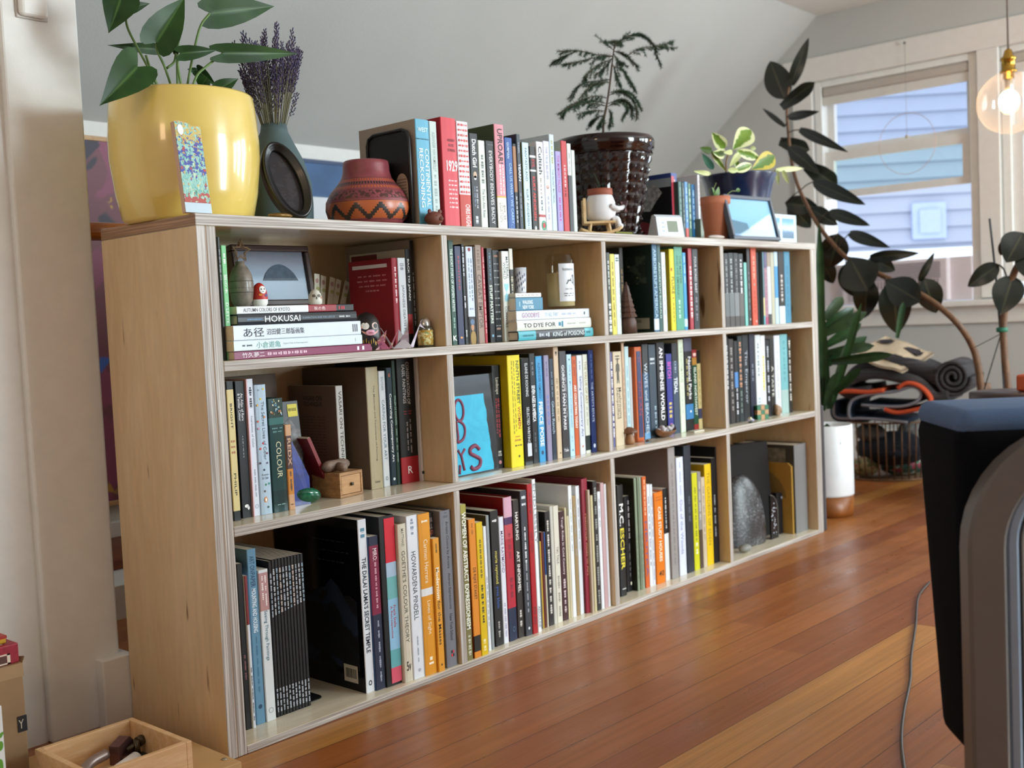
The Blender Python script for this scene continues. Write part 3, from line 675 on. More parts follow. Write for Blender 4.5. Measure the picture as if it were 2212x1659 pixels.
for dx, dz, c in ((-.0022, .0022, '1c1c24'), (.0022, .0022, 'd02a44'), (-.0022, -.0022, 'd02a44'), (.0022, -.0022, '1c1c24')): disc(NY, 'publisher_mark', NY['w'] * .55 + dx, -.0014, NY['h'] * .085 + dz * 1.6, .0022, .0034, c, 8)

# ---- B1
book('B1', 978.4, 989.4, 519, '2c5a4c', 'green book titled THE SHORT STORY OF WOMEN ARTISTS', [('THE SHORT STORY OF WOMEN ARTISTS', 'd3e2da', .08, .68, .5, 0, 'b'), ('~2', '8fb4a6', .74, .84, .3), ('K', 'f0f6f4', .91, .96, .75, 0, 'hb')], y=.02)
book('B1', 991, 1005, 531.5, '353c66', 'navy book with red lettering and an orange mark', [('~9', 'a0444e', .1, .45, .26, .05)], y=.02, marks=[(.5, .93, .0035, 'e09a62', .6)])
book('B1', 1006, 1012.4, 527, '1e2026', 'slim black book between the navy and white books', [('~6', 'c4ccd6', .03, .32, .6), ('~2', 'd6dae0', .52, .64, .5), ('~1', 'e0e0e0', .86, .93, .4)], y=.022)
GP = book('B1', 1015, 1030.3, 532.5, 'cdd6e6', 'white book with a portrait at the foot of its spine', [('~9', '6a7690', .12, .56, .2, .2), ('~9', '6a7690', .12, .52, .16, -.15), ('~2', '7a86a0', .63, .65, .5, 0, 'h')], [(.72, 1.0, '2a2422')], y=.022, marks=[(.5, .03, .004, '8a2a34', 1)])
w, h = GP['w'], GP['h']; disc(GP, 'portrait', w * .5, 0, h * .17, w * .22, w * .36, 'b98a68'); disc(GP, 'portrait', w * .48, -.0002, h * .225, w * .3, w * .3, '5a7290'); disc(GP, 'portrait', w * .55, -.0001, h * .055, w * .4, w * .75, '9a7a3c')
book('B1', 1030.6, 1035, 533, '4a3f3a', 'thin brown book beside the portrait spine', y=.024)
book('B1', 1035.3, 1048.6, 529, 'a58c7c', 'tan book titled CAVEAT EMPTOR', [('CAVEAT EMPTOR', '54443c', .3, .85, .62), ('~4', '7a6658', .05, .26, .5)], y=.024)
book('B1', 1049, 1054.8, 534, 'c63444', 'thin bright red book', [('~12', 'e8a0a6', .1, .9, .5)], y=.024)
book('B1', 1060, 1071.4, 536, '22272e', 'black book titled STUFF MATTERS', [('STUFF MATTERS', 'dfeadc', .39, .8, .5, 0, 'b'), ('~7', '5f8098', .05, .34, .35)], y=.026, marks=[(.5, .93, .003, '7fb0d0')])
book('B1', 1071.8, 1086, 540.6, '25282c', 'black book crowded with small lettering', [('~2', 'a0a4a6', .14 + k * .075, .155 + k * .075, .75, 0, 'h') for k in range(10)] + [('~1', 'a87860', .05, .075, .6, 0, 'h'), ('~1', 'b09080', .84, .87, .6, 0, 'h'), ('~2', 'd0d4d6', .93, .945, .6, 0, 'h')], y=.028)
MW = book('B1', 1086.6, 1107.2, 542.4, 'dfe4de', 'white paperback titled MATERIAL WORLD with an hourglass', [('MATERIAL', '3a4044', .06, .31, .32, .2), ('WORLD', '3a4044', .12, .31, .32, -.2), ('ED', '3a4044', .61, .66, .3, .2), ('CONWAY', '3a4044', .61, .85, .3, -.2)], y=.02)
w, h = MW['w'], MW['h']
prism('hourglass', [(w * (.5 + sx * a), -.0004, h * (1 - f)) for sx, a, f in ((-1, .3, .36), (-1, .32, .385), (-1, .2, .42), (0, .02, .455), (-1, .22, .49), (-1, .32, .53), (-1, .25, .555), (1, .25, .555), (1, .32, .53), (1, .22, .49), (0, .02, .455), (1, .2, .42), (1, .32, .385), (1, .3, .36))], (0, .0002, 0), ink('8fc8d8'), MW)
disc(MW, 'publisher_mark', w * .55, 0, h * .08, .003, .0055, 'b05a4a', 14, .7)
book('B1', 1108, 1116, 537, '26241f', 'black book with a white block at the top', [('~9', 'b0a890', .3, .95, .6)], [(0, .225, 'dcd8cc')], y=.03)

# ---- B2
LG = book('B2', 1072, 1090.5, 790, '141314', 'black book behind the turquoise painting', [('Landscape', 'cfc9b4', .12, .28, .45), ('~9', 'a03038', .32, .7, .2, .1), ('~9', 'a03038', .32, .66, .2, -.15), ('~3', 'd0ccc0', .83, .88, .5)], y=.057, marks=[(.5, .94, .0042, 'd88a90')])
book('B2', 1092.5, 1133, 769.5, 'ecd91c', 'thick yellow hardback titled NINTH STREET WOMEN', [('NINTH STREET', '4a5a30', .05, .44, .24, .24, 'b'), ('WOMEN', 'b0562a', .46, .66, .24, .24, 'b'), ('~14', '5a5424', .05, .68, .06, -.04), ('~14', '5a5424', .05, .70, .06, -.2), ('~1', 'c08a2a', .72, .735, .4, .05, 'h'), ('~1', 'c08a2a', .75, .77, .5, .05, 'h'), ('~3', '3a3a1a', .80, .815, .55, .08, 'h')], y=.036, hb=1, lc='dcc410', marks=[(.6, .905, .0028, '3a3814')])
ED = book('B2', 1134.8, 1152.6, 774, '1d2024', 'black book with a white sticker at the foot', [('ELAINE DE KOONING', 'd6dade', .05, .36, .32, .1), ('SELECTED WRITINGS', 'd6dade', .46, .82, .3, .1)], y=.034, g=.2)
o_ = ED; box('shelf_sticker', (o_['w'] * .35, -.0009, o_['h'] * .08), (o_['w'] * .85, -.0004, o_['h'] * .2), mat('c9ced6', .4), o_)
book('B2', 1153, 1165, 764, '1c1e20', 'black book titled SEVEN AGES IN AMERICA', [('SEVEN AGES IN AMERICA', 'f0f0f2', .29, .62, .6, 0, 'b'), ('~3', '70767c', .08, .2, .3), ('~4', '5a6066', .72, .9, .25)], y=.036)
book('B2', 1165.3, 1180.2, 770, '3fa3dc', 'bright blue book titled FIERCE POISE', [('FIERCE POISE', 'eef6fa', .43, .85, .58, 0, 'b'), ('ALEXANDER NEMEROV', '1c4a70', .06, .4, .36)], y=.034, marks=[(.5, .91, .004, '1c3a60', 1.2)])
book('B2', 1184, 1194.7, 768, '9a92b0', 'lavender book beside the bright blue book', [('~4', '5a5480', .06, .2, .25), ('~5', '6a78b8', .38, .66, .35)], y=.034)
book('B2', 1194.9, 1204, 775, '26364c', 'navy book titled Ghost Ranch', [('Ghost Ranch', 'a8bcc8', .42, .74, .6), ('~4', '8094a4', .13, .38, .22)], y=.036)
book('B2', 1205, 1215.7, 750, 'd5bd9e', 'tall tan book with faint lettering', [('~7', 'a08a6c', .28, .67, .4), ('~1', '4a4038', .04, .075, .55)], y=.036, marks=[(.6, .95, .0018, '3a342c')])
book('B2', 1216.1, 1231.6, 759, '4a484c', "dark grey book titled MAN IN PARIS", [("GORING'S MAN IN PARIS", 'dcdce0', .13, .74, .42, -.02, 'b'), ('Yale', 'e8e8ea', .915, .945, .7, 0, 'h'), ('~6', '9a98a0', .25, .62, .15, .32)], [(.72, .9, '3a3638')], y=.034)
book('B2', 1232.8, 1243.4, 766, 'b7d9ea', 'pale blue book right of the dark grey book', [('THE $12 MILLION STUFFED SHARK', '6a98b8', .1, .72, .3), ('~2', '8ab0c8', .8, .86, .2)], y=.034, marks=[(.5, .05, .0022, '2a5a6a'), (.5, .94, .0022, '3a7aa8')])
book('B2', 1243.7, 1253, 770, 'd9642e', 'orange book titled ART COLLECTING TODAY', [('ART COLLECTING TODAY', 'f6ece4', .29, .73, .5, 0, 'b'), ('~2', 'a03a1a', .04, .2, .4)], y=.036)
book('B2', 1253.3, 1266, 768, 'd8dce8', 'white book titled Selling Contemporary Art', [('Selling Contemporary Art', '4a5a8a', .21, .82, .5), ('~2', '8a90a4', .06, .15, .25)], y=.034, marks=[(.5, .92, .003, 'c8907a')])
book('B2', 1267, 1277, 766, 'dfe2d4', 'cream book titled THE VALUE OF ART', [('THE VALUE OF ART', 'a08a4a', .07, .5, .5), ('~3', 'b0b4a4', .53, .72, .3)], [(.82, .97, '2a3a38')], y=.034)
book('B2', 1278, 1290, 757, '20397c', "dark blue book titled THE ARTIST'S ESTATE", [("THE ARTIST'S ESTATE", 'c2cce4', .31, .7, .42), ('~5', '5a70a8', .04, .28, .25)], y=.03, marks=[(.5, .935, .0042, 'cfd8ea', 1.2)])

# ---- B3
book('B3', 1010, 1022.6, 1091, '8a8250', 'olive book titled WOMEN OF ABSTRACT EXPRESSIONISM', [('WOMEN OF ABSTRACT EXPRESSIONISM', 'f2f2e6', .05, .8, .7, 0, 'b'), ('~4', 'c6c4b0', .84, .97, .5)], [(.0, .06, 'b0a850')], y=.01, d=.26)
book('B3', 1026, 1040.6, 1123, 'ee9430', 'orange book titled DE RIJKE STAKET', [('DE RIJKE STAKET', '3a2a14', .35, .58, .5), ('~2', 'a8661e', .03, .11, .25)], [(.84, .955, '221c14')], y=1421, lc='a8480c')
book('B3', 1041.4, 1055.6, 1130, 'e6c018', 'yellow book beside the orange book', [('~8', '6a5c14', .13, .42, .3), ('~5', '4a4214', .47, .76, .4), ('~2', 'f2e4a0', .88, .97, .5)], y=1416, lc='d8a800')
book('B3', 1056, 1062.8, 1138, 'e4e8ee', 'thin white book beside the yellow book', [('~8', 'a0a6b0', .4, .8, .4)], y=.018)
book('B3', 1063, 1069.5, 1114, '9aa0a2', 'thin grey book in a clear sleeve', y=.022, d=.24, lc='4a4848')
book('B3', 1071.5, 1089, 1105, '1d1a1a', 'black book with yellow and blue names on its spine', [('marie raymond', 'e0d060', .3, .54, .42), ('yves klein', '3a60b0', .56, .72, .42), ('~2', 'a8a4a0', .82, .94, .25), ('~1', 'e8e8e8', .065, .085, .55, 0, 'h')], y=.026, d=.22)
book('B3', 1089.5, 1100, 1118, 'dfe0ea', 'white book with purple capitals on its spine', [('MARIE RAYMOND', '7a5a86', .11, .44, .55), ('~5', 'a8a0c0', .68, .95, .35)], y=.026)
book('B3', 1101, 1119, 1075.6, 'cf2f42', 'tall book banded pink, red and navy', [('~4', '8a2030', .25, .43, .3), ('~3', '7a1a28', .56, .7, .35)], [(0, .14, 'd9a8bc'), (.14, .19, '5a3068'), (.19, .29, 'd4505a'), (.77, 1.0, '1f2f52')], y=.026, hb=1, lc='b01420', d=.25, marks=[(.55, .92, .004, '5a7890', 1.4, .8)])
book('B3', 1120.6, 1134, 1081, '3b312c', 'dark brown book titled ART INFORMEL', [('ART INFORMEL', 'e6dfda', .37, .67, .45, 0, 'b'), ('HARTUNG', 'e6dfda', .09, .29, .45, 0, 'b'), ('~2', 'c8c0b8', .8, .92, .35)], y=.026)
book('B3', 1135, 1151, 1061.5, '44464f', 'slate grey book taller than its brown neighbour', [('~5', 'e0e2e6', .25, .5, .25), ('~6', 'a0a4ac', .5, .84, .22), ('~1', 'dcdfe4', .035, .06, .6, 0, 'h'), ('~1', 'dcdfe4', .085, .105, .6, 0, 'h')], y=.022, marks=[(.5, .95, .003, 'd8dce2')])
book('B3', 1152.4, 1163, 1046.5, 'c5242c', 'tall red book beside the slate grey book', [('~4', '6a1418', .06, .2, .4), ('ART CAR', '7a1a1e', .32, .46, .45), ('~2', '7a1a1e', .82, .94, .5)], y=.02, lc='c81c20', d=.26)
book('B3', 1163.4, 1171, 1036, 'e8eaec', 'tallest white book titled ENDLESS', [('ENDLESSLY', '8a9098', .03, .42, .7), ('ASSOULINE', '6a7078', .83, .97, .6)], y=.02, hb=0, d=.27)
for xa, xb, yt, c, ds, bb in ((1171.3, 1173.3, 1105, '70706c', 'thin grey pamphlet beside the tallest white book', ()), (1173.4, 1177, 1170, 'd6ac3c', 'thin yellow pamphlet', ()), (1177.1, 1182.8, 1150, '6a1c14', 'thin dark red pamphlet', ()), (1183, 1186.6, 1150, 'cfc5b0', 'thin cream pamphlet with a blue top', ((0, .45, '2f5a9a'),)), (1187, 1198, 1106, '2a2626', 'black magazine of many small words', ()), (1198.2, 1205, 1094, 'c8c4ba', 'thin grey flowered book', ())):
    book('B3', xa, xb, yt, c, ds, [('~8', 'cfc8c0', .08, .9, .4)] if xb - xa > 9 else (), bb, y=.03)
book('B3', 1205.3, 1216.6, 1094, 'd9d3c4', 'cream paperback titled TIKI TALK', [('TIKI TALK', '5a544c', .35, .5, .4), ('~3', '8a847a', .6, .95, .35)], y=.03)
book('B3', 1217, 1229, 1106, '4a1c24', 'maroon book with white lettering', [('Tough Rides In Cold Country', 'e2d4d6', .05, .58, .42), ('~4', 'c8b4b8', .62, .93, .4)], y=.03)
for xa, xb, yt, c, ds in ((1229.3, 1233.3, 1097, 'd4c9a4', 'thin straw coloured book'), (1233.6, 1238.5, 1115, 'cdbfa0', 'thin beige book right of the maroon book'), (1238.8, 1246.6, 1050, 'e6e9ec', 'white book right of the beige books'), (1247, 1254.4, 1072, 'a88d62', 'tan stack of pamphlets between two white books'), (1254.7, 1263, 1050.5, 'e2e5ea', 'white book left of the crimson book')):
    book('B3', xa, xb, yt, c, ds, [('~5', 'a0a0a0', .1, .5, .25)] if 'white' in ds else (), y=.03, d=.24)
book('B3', 1264.2, 1280, 1036, 'a5253a', 'large crimson hardback', [('Historical Atlas of Art', 'c98a6a', .26, .72, .42)], y=.024, hb=1, d=.26, lc='8a1624')
for xa, xb, yt, c, ds, tt in ((1280.4, 1285, 1059, 'c3b09c', 'beige book right of the crimson hardback', ()), (1285.3, 1291, 1071, 'd0c298', 'thin pale straw book', ()), (1291.3, 1300, 1040, '35322f', 'black book with a grey picture', (('~7', '8a8a86', .05, .95, .5),)), (1300.4, 1307, 1063, 'e2e4e8', 'white short book near the right divider', (('~3', '9a9ea6', .06, .3, .3),)), (1307.3, 1315, 1044, 'c9a6a8', 'dusty pink book near the right divider', ()), (1315.2, 1320, 1046, 'e4e2e8', 'thin white book nearest the right divider', ())):
    book('B3', xa, xb, yt, c, ds, tt, y=.016, d=.22)

# ---- C1
book('C1', 1316.4, 1323.6, 545.5, '3c4640', 'black and white patterned book at the left', [('~5', 'cfd4d0', .1, .45, .4), ('~4', 'e8ece8', .62, .97, .8)], y=.02)
book('C1', 1324, 1334, 548.6, 'd9cb58', 'yellow book beside a white book', [('~8', '8a7c2a', .1, .9, .3)], y=.02)
book('C1', 1334.2, 1344, 549.5, 'd3dedc', 'white book beside a yellow book', [('~2', '3a4a4a', .04, .09, .6), ('~6', '9aaaa8', .35, .8, .2, .3)], y=.02)
book('C1', 1344.4, 1352, 535, '2b2119', 'dark brown book behind the carved wooden tree', [('~6', '7a6030', .25, .8, .5)], y=.06)
book('C1', 1359, 1363.5, 573, 'b2583a', 'narrow rust orange book behind the carved wooden tree', y=.1)
AA = book('C1', 1414.6, 1425.4, 527.5, '3f6f90', 'blue book titled ARBORETUM AMERICA', [('ARBORETUM AMERICA', 'a8c4d4', .05, .84, .55)], [(.85, .98, 'cdd8e4')], y=.012, lc='1e3830', d=.21)
w, h = AA['w'], AA['h']
for k in range(13): panel_text(AA, 'cover_print', '~6', '4a6258', h * (.9 - k * .055) - .004, .05 if 3 < k < 8 else .08, .0018, .13 if k < 9 else .1)
box('cover_picture', (-.0006, .02, h * .56), (-.0001, .085, h * .88), blob_mat('leaf_picture', '16241c', [('3e4a3c', .52, 1), ('8c8a68', .66, 1.5)], 30, 2), AA)
box('barcode_label', (-.0006, .015, .008), (-.0001, .075, .036), mat('a9a592', .5), AA)
bm = bmesh.new()
for k in range(12): bm_box(bm, (-.0009, .04 + k * .0024, .024), (-.0005, .041 + k * .0024, .033))
from_bm('barcode', bm, ink('3a3a34'), AA)
book('C1', 1425.8, 1432.8, 527.5, '2f5f5c', 'teal book titled ARBORETUM BOREALIS', [('ARBORETUM BOREALIS', 'b8d0c8', .2, .85, .55)], y=.012, d=.21)
book('C1', 1434.2, 1443, 544.7, 'dadfe2', 'white book between the teal and yellow books', [('~8', '9aa4a8', .15, .8, .3)], y=.02)
book('C1', 1451.5, 1461.6, 538, 'e6d21c', 'yellow book titled FLUKE', [('FLUKE', '4a4414', .34, .55, .5), ('~5', '8a7c18', .66, .9, .25)], y=.02, lc='b8a410', hb=1, marks=[(.3, .25, .0022, 'b0421e', 2.2), (.5, .6, .003, 'b0421e', .6)])
book('C1', 1461.9, 1479.6, 533, '57a58c', 'sea green book with dark lettering', [('THE MASTER', '2a5a48', .1, .44, .22, .2), ('AND HIS EMISSARY', '2a5a48', .1, .62, .22, -.15), ('~4', 'b8e0d0', .64, .86, .22, -.05)], y=.02)
book('C1', 1479.9, 1486.8, 545.5, '2f9fd8', 'bright blue slim book', [('~3', 'bfe2f4', .05, .4, .3)], [(.86, .96, 'bfe0f0')], y=.02)
book('C1', 1487.1, 1491.6, 540, '1f2024', 'thin black book left of the red one', y=.03)
book('C1', 1491.9, 1499.8, 536.5, 'c03848', 'red book near the right of the row', [('~10', 'f0d8d8', .22, .86, .5)], y=.02)
book('C1', 1500.8, 1512.6, 537.5, '2c2c30', 'black rightmost book', [('FOUR BORED BABY', 'c8c8cc', .1, .55, .38), ('~3', '70707a', .6, .9, .4)], y=.02)

# ---- C2
book('C2', 1325.4, 1330.3, 761, '6a6aa0', 'purple and white patterned book at the far left', [('~9', 'e8e6f0', .1, .9, .7)], y=.03)
MD = book('C2', 1331, 1350, 760.5, 'd5c4a8', 'cream field guide titled Mushrooms Demystified', [('Mushrooms', '4a463c', .38, .71, .3, .16), ('Demystified', '4a463c', .38, .71, .3, -.16), ('~1', '4a463c', .04, .055, .5, 0, 'h'), ('~1', '4a463c', .07, .085, .5, 0, 'h')], y=.028)
w, h = MD['w'], MD['h']
prism('figure_print', [(w * a, -.0004, h * b) for a, b in ((.35, .66), (.45, .67), (.47, .7), (.53, .7), (.55, .67), (.65, .66), (.62, .8), (.72, .78), (.7, .86), (.56, .88), (.58, .92), (.5, .94), (.42, .92), (.44, .88), (.3, .86), (.26, .78), (.38, .8))], (0, .0002, 0), ink('4f4b42'), MD)
book('C2', 1350.6, 1356.4, 741.6, 'cdae92', 'tall peach book beside the mushroom guide', [('~9', 'a07c66', .25, .9, .3)], y=.03, lc='6a4a20', d=.22)
book('C2', 1356.8, 1365.5, 749, 'bcd8de', 'pale blue book left of the green one', [('~6', '8ab0bc', .2, .8, .35)], y=.04)
book('C2', 1365.8, 1371, 772, 'd8dee0', 'slim white book left of the green one', y=.04)
book('C2', 1371.4, 1377.3, 752, '5d8a58', 'slim green book', [('~6', 'c8dcc0', .4, .7, .35)], [(0, .05, '8a3a28')], y=.04)
OC = book('C2', 1377.8, 1392.6, 750, 'd8672c', 'orange framed navy book titled OCEAN', [], y=.03, hb=1)
w, h = OC['w'], OC['h']; box('spine_panel', (w * .2, -.0018, h * .045), (w * .8, -.001, h * .955), mat('24305c', .4), OC)
letter(OC, 'spine_title', ('OCEAN', '8a3a50', .36, .72, .4), w, h, -.0018); letter(OC, 'spine_title', ('~2', '7a3a58', .11, .16, .35), w, h, -.0018)
book('C2', 1394, 1406.6, 744, '4a6a8c', 'grey blue book titled WAVES and BEACHES', [('WAVES and BEACHES', 'c6d4de', .2, .94, .5)], [(0, .3, '3c3f40'), (.93, 1, '7ab0dc')], y=.045)
book('C2', 1407.6, 1423, 745, '3f5262', 'slate blue book right of the WAVES book', [('~1', 'd0d8dc', .14, .17, .6, 0, 'h'), ('~1', 'd0d8dc', .19, .21, .6, 0, 'h'), ('~4', '9ab0bc', .66, .92, .25, .2)], y=.045)
book('C2', 1424.7, 1441.8, 740.5, '15161a', 'black book titled AN IMMENSE WORLD', [('AN IMMENSE WORLD', 'f0f0f2', .05, .83, .45, .05, 'b'), ('~1', 'c8a83a', .9, .93, .6, 0, 'h')], y=.045)
BI = book('C2', 1444.6, 1457, 765, '3a3fa4', 'cobalt book with pink title BITCH', [('BITCH', 'c050b0', .1, .3, .6, 0, 'b'), ('~4', 'c8b458', .6, .8, .55), ('~1', 'c050b0', .86, .95, .5)], y=.045, lc='1c1c50')
book('C2', 1457.7, 1470, 741.5, '43546c', 'slate book titled TIDAL', [('TIDAL', 'e4e8ec', .38, .56, .6, .0, 'b'), ('~4', '9aa8b8', .2, .33, .25)], [(0, .2, '2c2e34')], y=.048)
book('C2', 1471, 1482.6, 734, 'd6e2cc', 'tall pale green book titled THE PHANTOM ATLAS', [('THE PHANTOM ATLAS', 'a0a48c', .08, .46, .45), ('~5', 'b4bcae', .5, .8, .25)], y=.045)
NP = book('C2', 1484, 1500.6, 731, '1c1c20', 'thick black guide titled National Parks', [('National Parks', 'e6e6e8', .2, .66, .36, .12, 'b'), ('~6', 'a8a060', .22, .62, .2, -.2)], [(0, .14, '5c5c74'), (.71, .87, '3f8ac8')], y=.045, marks=[(.6, .79, .0035, 'e6ecf2', .9)])
book('C2', 1500.8, 1510.6, 756, '1f5a40', 'green guide titled ISLAND with a red and tan top', [('ISLAND NORTHWEST', 'dfe6d8', .22, .82, .5, 0, 'b'), ('~1', 'e8c8c0', .04, .09, .6)], [(0, .1, 'b0303a'), (.1, .19, 'c08a3c'), (.93, 1, 'b0302c')], y=.045)
book('C2', 1510.8, 1518.4, 756.5, 'd6c48c', 'cream rightmost book with a black top', [('~5', '8a7c50', .25, .7, .25)], [(0, .17, '24221e'), (.74, .87, '4a4a6c')], y=.045)

# ---- C3
book('C3', 1341.6, 1355, 1049, '1d1b1c', 'black book titled in white and yellow capitals', [('M.C.', 'f0f0ee', .17, .37, .62, 0, 'b'), ('ESCHER', 'e0cf3a', .39, .76, .62, 0, 'b'), ('~1', 'd8d8d8', .93, .94, .6, 0, 'h')], y=1285, hb=1)
book('C3', 1355.8, 1374.4, 1073, '221d1e', 'thick black book with small grey lettering', [('~6', 'a8a0a0', .05, .45, .18, -.05), ('~5', '6a6464', .5, .85, .14, -.1)], y=1275, marks=[(.45, .92, .003, 'e0d8b8', 1.4)])
for k in range(3):
    book('C3', 1378.7 + k * 5.2, 1378.7 + (k + 1) * 5.2 - .3, 1033 - k, ['93a088', '8a967e', '97a48e'][k], ['leftmost sage green volume of three', 'middle sage green volume of three', 'rightmost sage green volume of three'][k], [('~6', '6c7864', .5, .9, .3)], y=.05, d=.22, hb=0, lc='3c3f2e' if k == 0 else None)
book('C3', 1395.8, 1404.4, 1030.5, 'e0682c', 'slim orange book with blue capitals', [('~7', 'f0b488', .03, .35, .35), ('NEUTRA', '5a5a8a', .4, .9, .5)], y=.05)
book('C3', 1405, 1411.4, 1047, 'e2e6ec', 'left of two slim white books beside the orange ones', [('~8', '5a6478', .12, .8, .3)], y=.05)
book('C3', 1411.8, 1417.4, 1047, 'dde1ea', 'right of two slim white books beside the orange ones', [('~8', '8a94a8', .12, .95, .3)], y=.05)
book('C3', 1418.8, 1438.2, 1065.5, 'f07f14', 'orange book titled CASE STUDY HOUSES', [('CASE STUDY HOUSES', 'fbe6d0', .16, .76, .34, .0, 'b'), ('~3', '9a4c08', .05, .06, .7, 0, 'h'), ('~3', '9a4c08', .08, .09, .7, 0, 'h'), ('40', '2a1c10', .86, .92, .6, 0, 'h')], y=.046, hb=1)
book('C3', 1439, 1448.6, 1056, 'e4e4e2', 'white book with a black upper half', [('~8', 'c8c8c8', .1, .44, .3)], [(0, .49, '1c1a1a')], y=.05)
book('C3', 1449.7, 1467.4, 969, 'a29a98', 'tall lavender grey book', [('~14', '7a7472', .12, .9, .22)], y=.044, hb=0, lc='8d8280', d=.24)
book('C3', 1469.6, 1484.4, 989.5, 'dbdfee', 'white book titled Out of the Woods', [('Out of the Woods', '8a92b8', .36, .82, .4), ('~3', 'a8aecc', .04, .32, .2)], y=.046)
book('C3', 1486, 1501, 963.5, '2c3340', 'tall dark navy book', [('~3', '4a5260', .4, .6, .3)], y=.046, hb=1, d=.24)
book('C3', 1501.6, 1513, 1023, 'd2cf1a', 'lime yellow book beside the tall navy book', [('~8', '8a8814', .15, .7, .3), ('~2', 'f2f0c8', .72, .84, .4)], y=.046)
book('C3', 1513.4, 1520.7, 1020, '9a9490', 'grey brown book right of the lime one', [('~4', 'c8c4c0', .1, .5, .4)], [(.6, 1, '5c4636')], y=.046)
book('C3', 1521, 1528.7, 1032, 'cfbda4', 'pale tan slim book left of the yellow one', [('~6', '8a7c68', .1, .7, .3)], y=.046)
book('C3', 1529, 1543, 1004, 'efc515', 'yellow book titled THE GARDENS OF EDEN', [('THE GARDENS OF EDEN', 'a8880c', .08, .8, .42)], y=.046, lc='d8b010', d=.22)
book('C3', 1544, 1552.8, 990, '232225', 'black book right of the yellow one', [('~4', '9a9aa0', .35, .75, .35)], y=.046, d=.22)
book('C3', 1553.2, 1559.8, 965.5, '201f21', 'tallest black book at the right end', y=.046, d=.24)

# ---- D1
for k, (xa, xb, yt) in enumerate(((1568.7, 1578, 547), (1578.3, 1589, 546), (1589.4, 1599.4, 546.5), (1599.7, 1609.6, 548))):
    book('D1', xa, xb, yt, '2a2c2e', f'black over grey spine, {["first", "second", "third", "fourth"][k]} from the left', [('~6', ['8a9092', 'a8b0b0', '7a7a7c', 'e6e6e8'][k], .08, .55, .35)], [(.54, .86, ['6f7375', '777b7d', '858788', '6c6866'][k]), (.86, 1, '56514e')], y=.02)
book('D1', 1611, 1617.2, 567, '7fc4bc', 'thin aqua book shorter than its neighbours', y=.02)
book('D1', 1618, 1624.2, 536.6, '3b3b3c', 'dark grey book right of the thin aqua one', [('~6', '7a7c80', .3, .8, .3)], y=.02, marks=[(.6, .92, .0022, 'd8d0c0', 1.4)])
book('D1', 1626.7, 1638, 536.3, 'dd5a3c', 'orange red book', [('~4', 'f0a890', .1, .4, .3), ('~5', 'a83a24', .55, .85, .3)], y=.02, marks=[(.5, .47, .003, '8a9a90', 1.3), (.7, .95, .002, 'fae0d8', 1.5)])
book('D1', 1638.3, 1645, 545, '1b1b1d', 'black book right of the orange red book', y=.03)
book('D1', 1645.6, 1654.4, 544, '6f98a4', 'slate cyan book with a cream lower band', [], [(.63, .88, 'e2dca8'), (.88, 1, '74c8d4')], y=.02)
book('D1', 1654.7, 1661, 544.5, 'b98a9a', 'dusty pink striped book', [('~9', '7a5068', .1, .9, .3)], [(0, .22, '6a6890'), (.9, 1, 'c05078')], y=.022)
book('D1', 1661.2, 1668.4, 545, 'c9ced6', 'white book with a tan top', [], [(0, .2, 'a89484'), (.86, 1, '4c4a4c')], y=.022)
book('D1', 1668.7, 1676, 545, 'bcb8a2', 'beige book left of the blue and white one', y=.022)
book('D1', 1676.7, 1684, 544, 'bcd4e8', 'white book with a blue middle', [], [(.2, .64, '4d9fdc')], y=.022)
book('D1', 1685, 1697.6, 543.5, '2e2826', 'black book with a white foot', [('~7', 'c4bcb8', .32, .7, .35)], [(.76, 1, 'd3dfee')], y=.02)
book('D1', 1698, 1710, 543.5, '4f94b4', 'teal blue rightmost book', [('~6', '3a7490', .2, .9, .3)], y=.02)

# ---- D2
D2 = ((1572.8, 1578.6, 727.7, '2a2c32', 'black book with white dots at the far left', [('~9', 'c8ccd2', .1, .6, .4)], ()),
      (1579.4, 1590, 733, '3c3634', 'brown black book second from the left', [('~8', '9a9490', .1, .85, .35)], ()),
      (1591, 1598.4, 737, '2c2a2e', 'slim black book with a bright blue patch', [('~4', 'd0d4dc', .58, .9, .45)], ((.38, .57, '5a90d0'),)),
      (1599, 1608.4, 726, '1f3034', 'dark teal book with orange lettering', [('~7', 'c08a6a', .07, .6, .5), ('~4', '7a8a80', .64, .9, .3)], ()),
      (1608.8, 1621.8, 724, '20252b', 'thick black book with tall grey lettering', [('The Emperor', 'a8b0bc', .18, .8, .5)], ()),
      (1623.8, 1635, 722, '2a2f44', 'navy black book left of the white books', [('~3', '7a8090', .35, .55, .3)], ()),
      (1636.6, 1647.8, 724, 'd5dbe0', 'white book with ruled lines, leftmost white one', [('~6', '8a949c', .1, .5, .4), ('~4', 'a8b4bc', .75, .9, .5)], ()),
      (1648, 1657.6, 725, 'd9dcdc', 'white book with a yellow stripe', [('~1', 'c8bc3a', .25, .68, .4)], ()),
      (1658.5, 1666.8, 735, '1c1d22', 'black book right of the yellow striped one', [('~5', 'c4c8d0', .08, .8, .4)], ()),
      (1667.5, 1676, 733, '2a2826', 'black book with pale rotated capitals', [('A TASTE', 'd2d2c8', .35, .75, .5)], ()),
      (1677, 1689.4, 725, 'd6d9e4', 'white book left of the aqua one', [('~6', 'b0b4c4', .2, .8, .2)], ()),
      (1690, 1705.2, 723, '79b9c0', 'aqua book with a bird at the foot', [('~7', '5a98a0', .08, .6, .35)], ((.7, 1, 'a8c4c0'),)),
      (1706, 1712.8, 727, '2b2926', 'black rightmost slim book', [('~7', 'd6d2c8', .05, .85, .5)], ()))
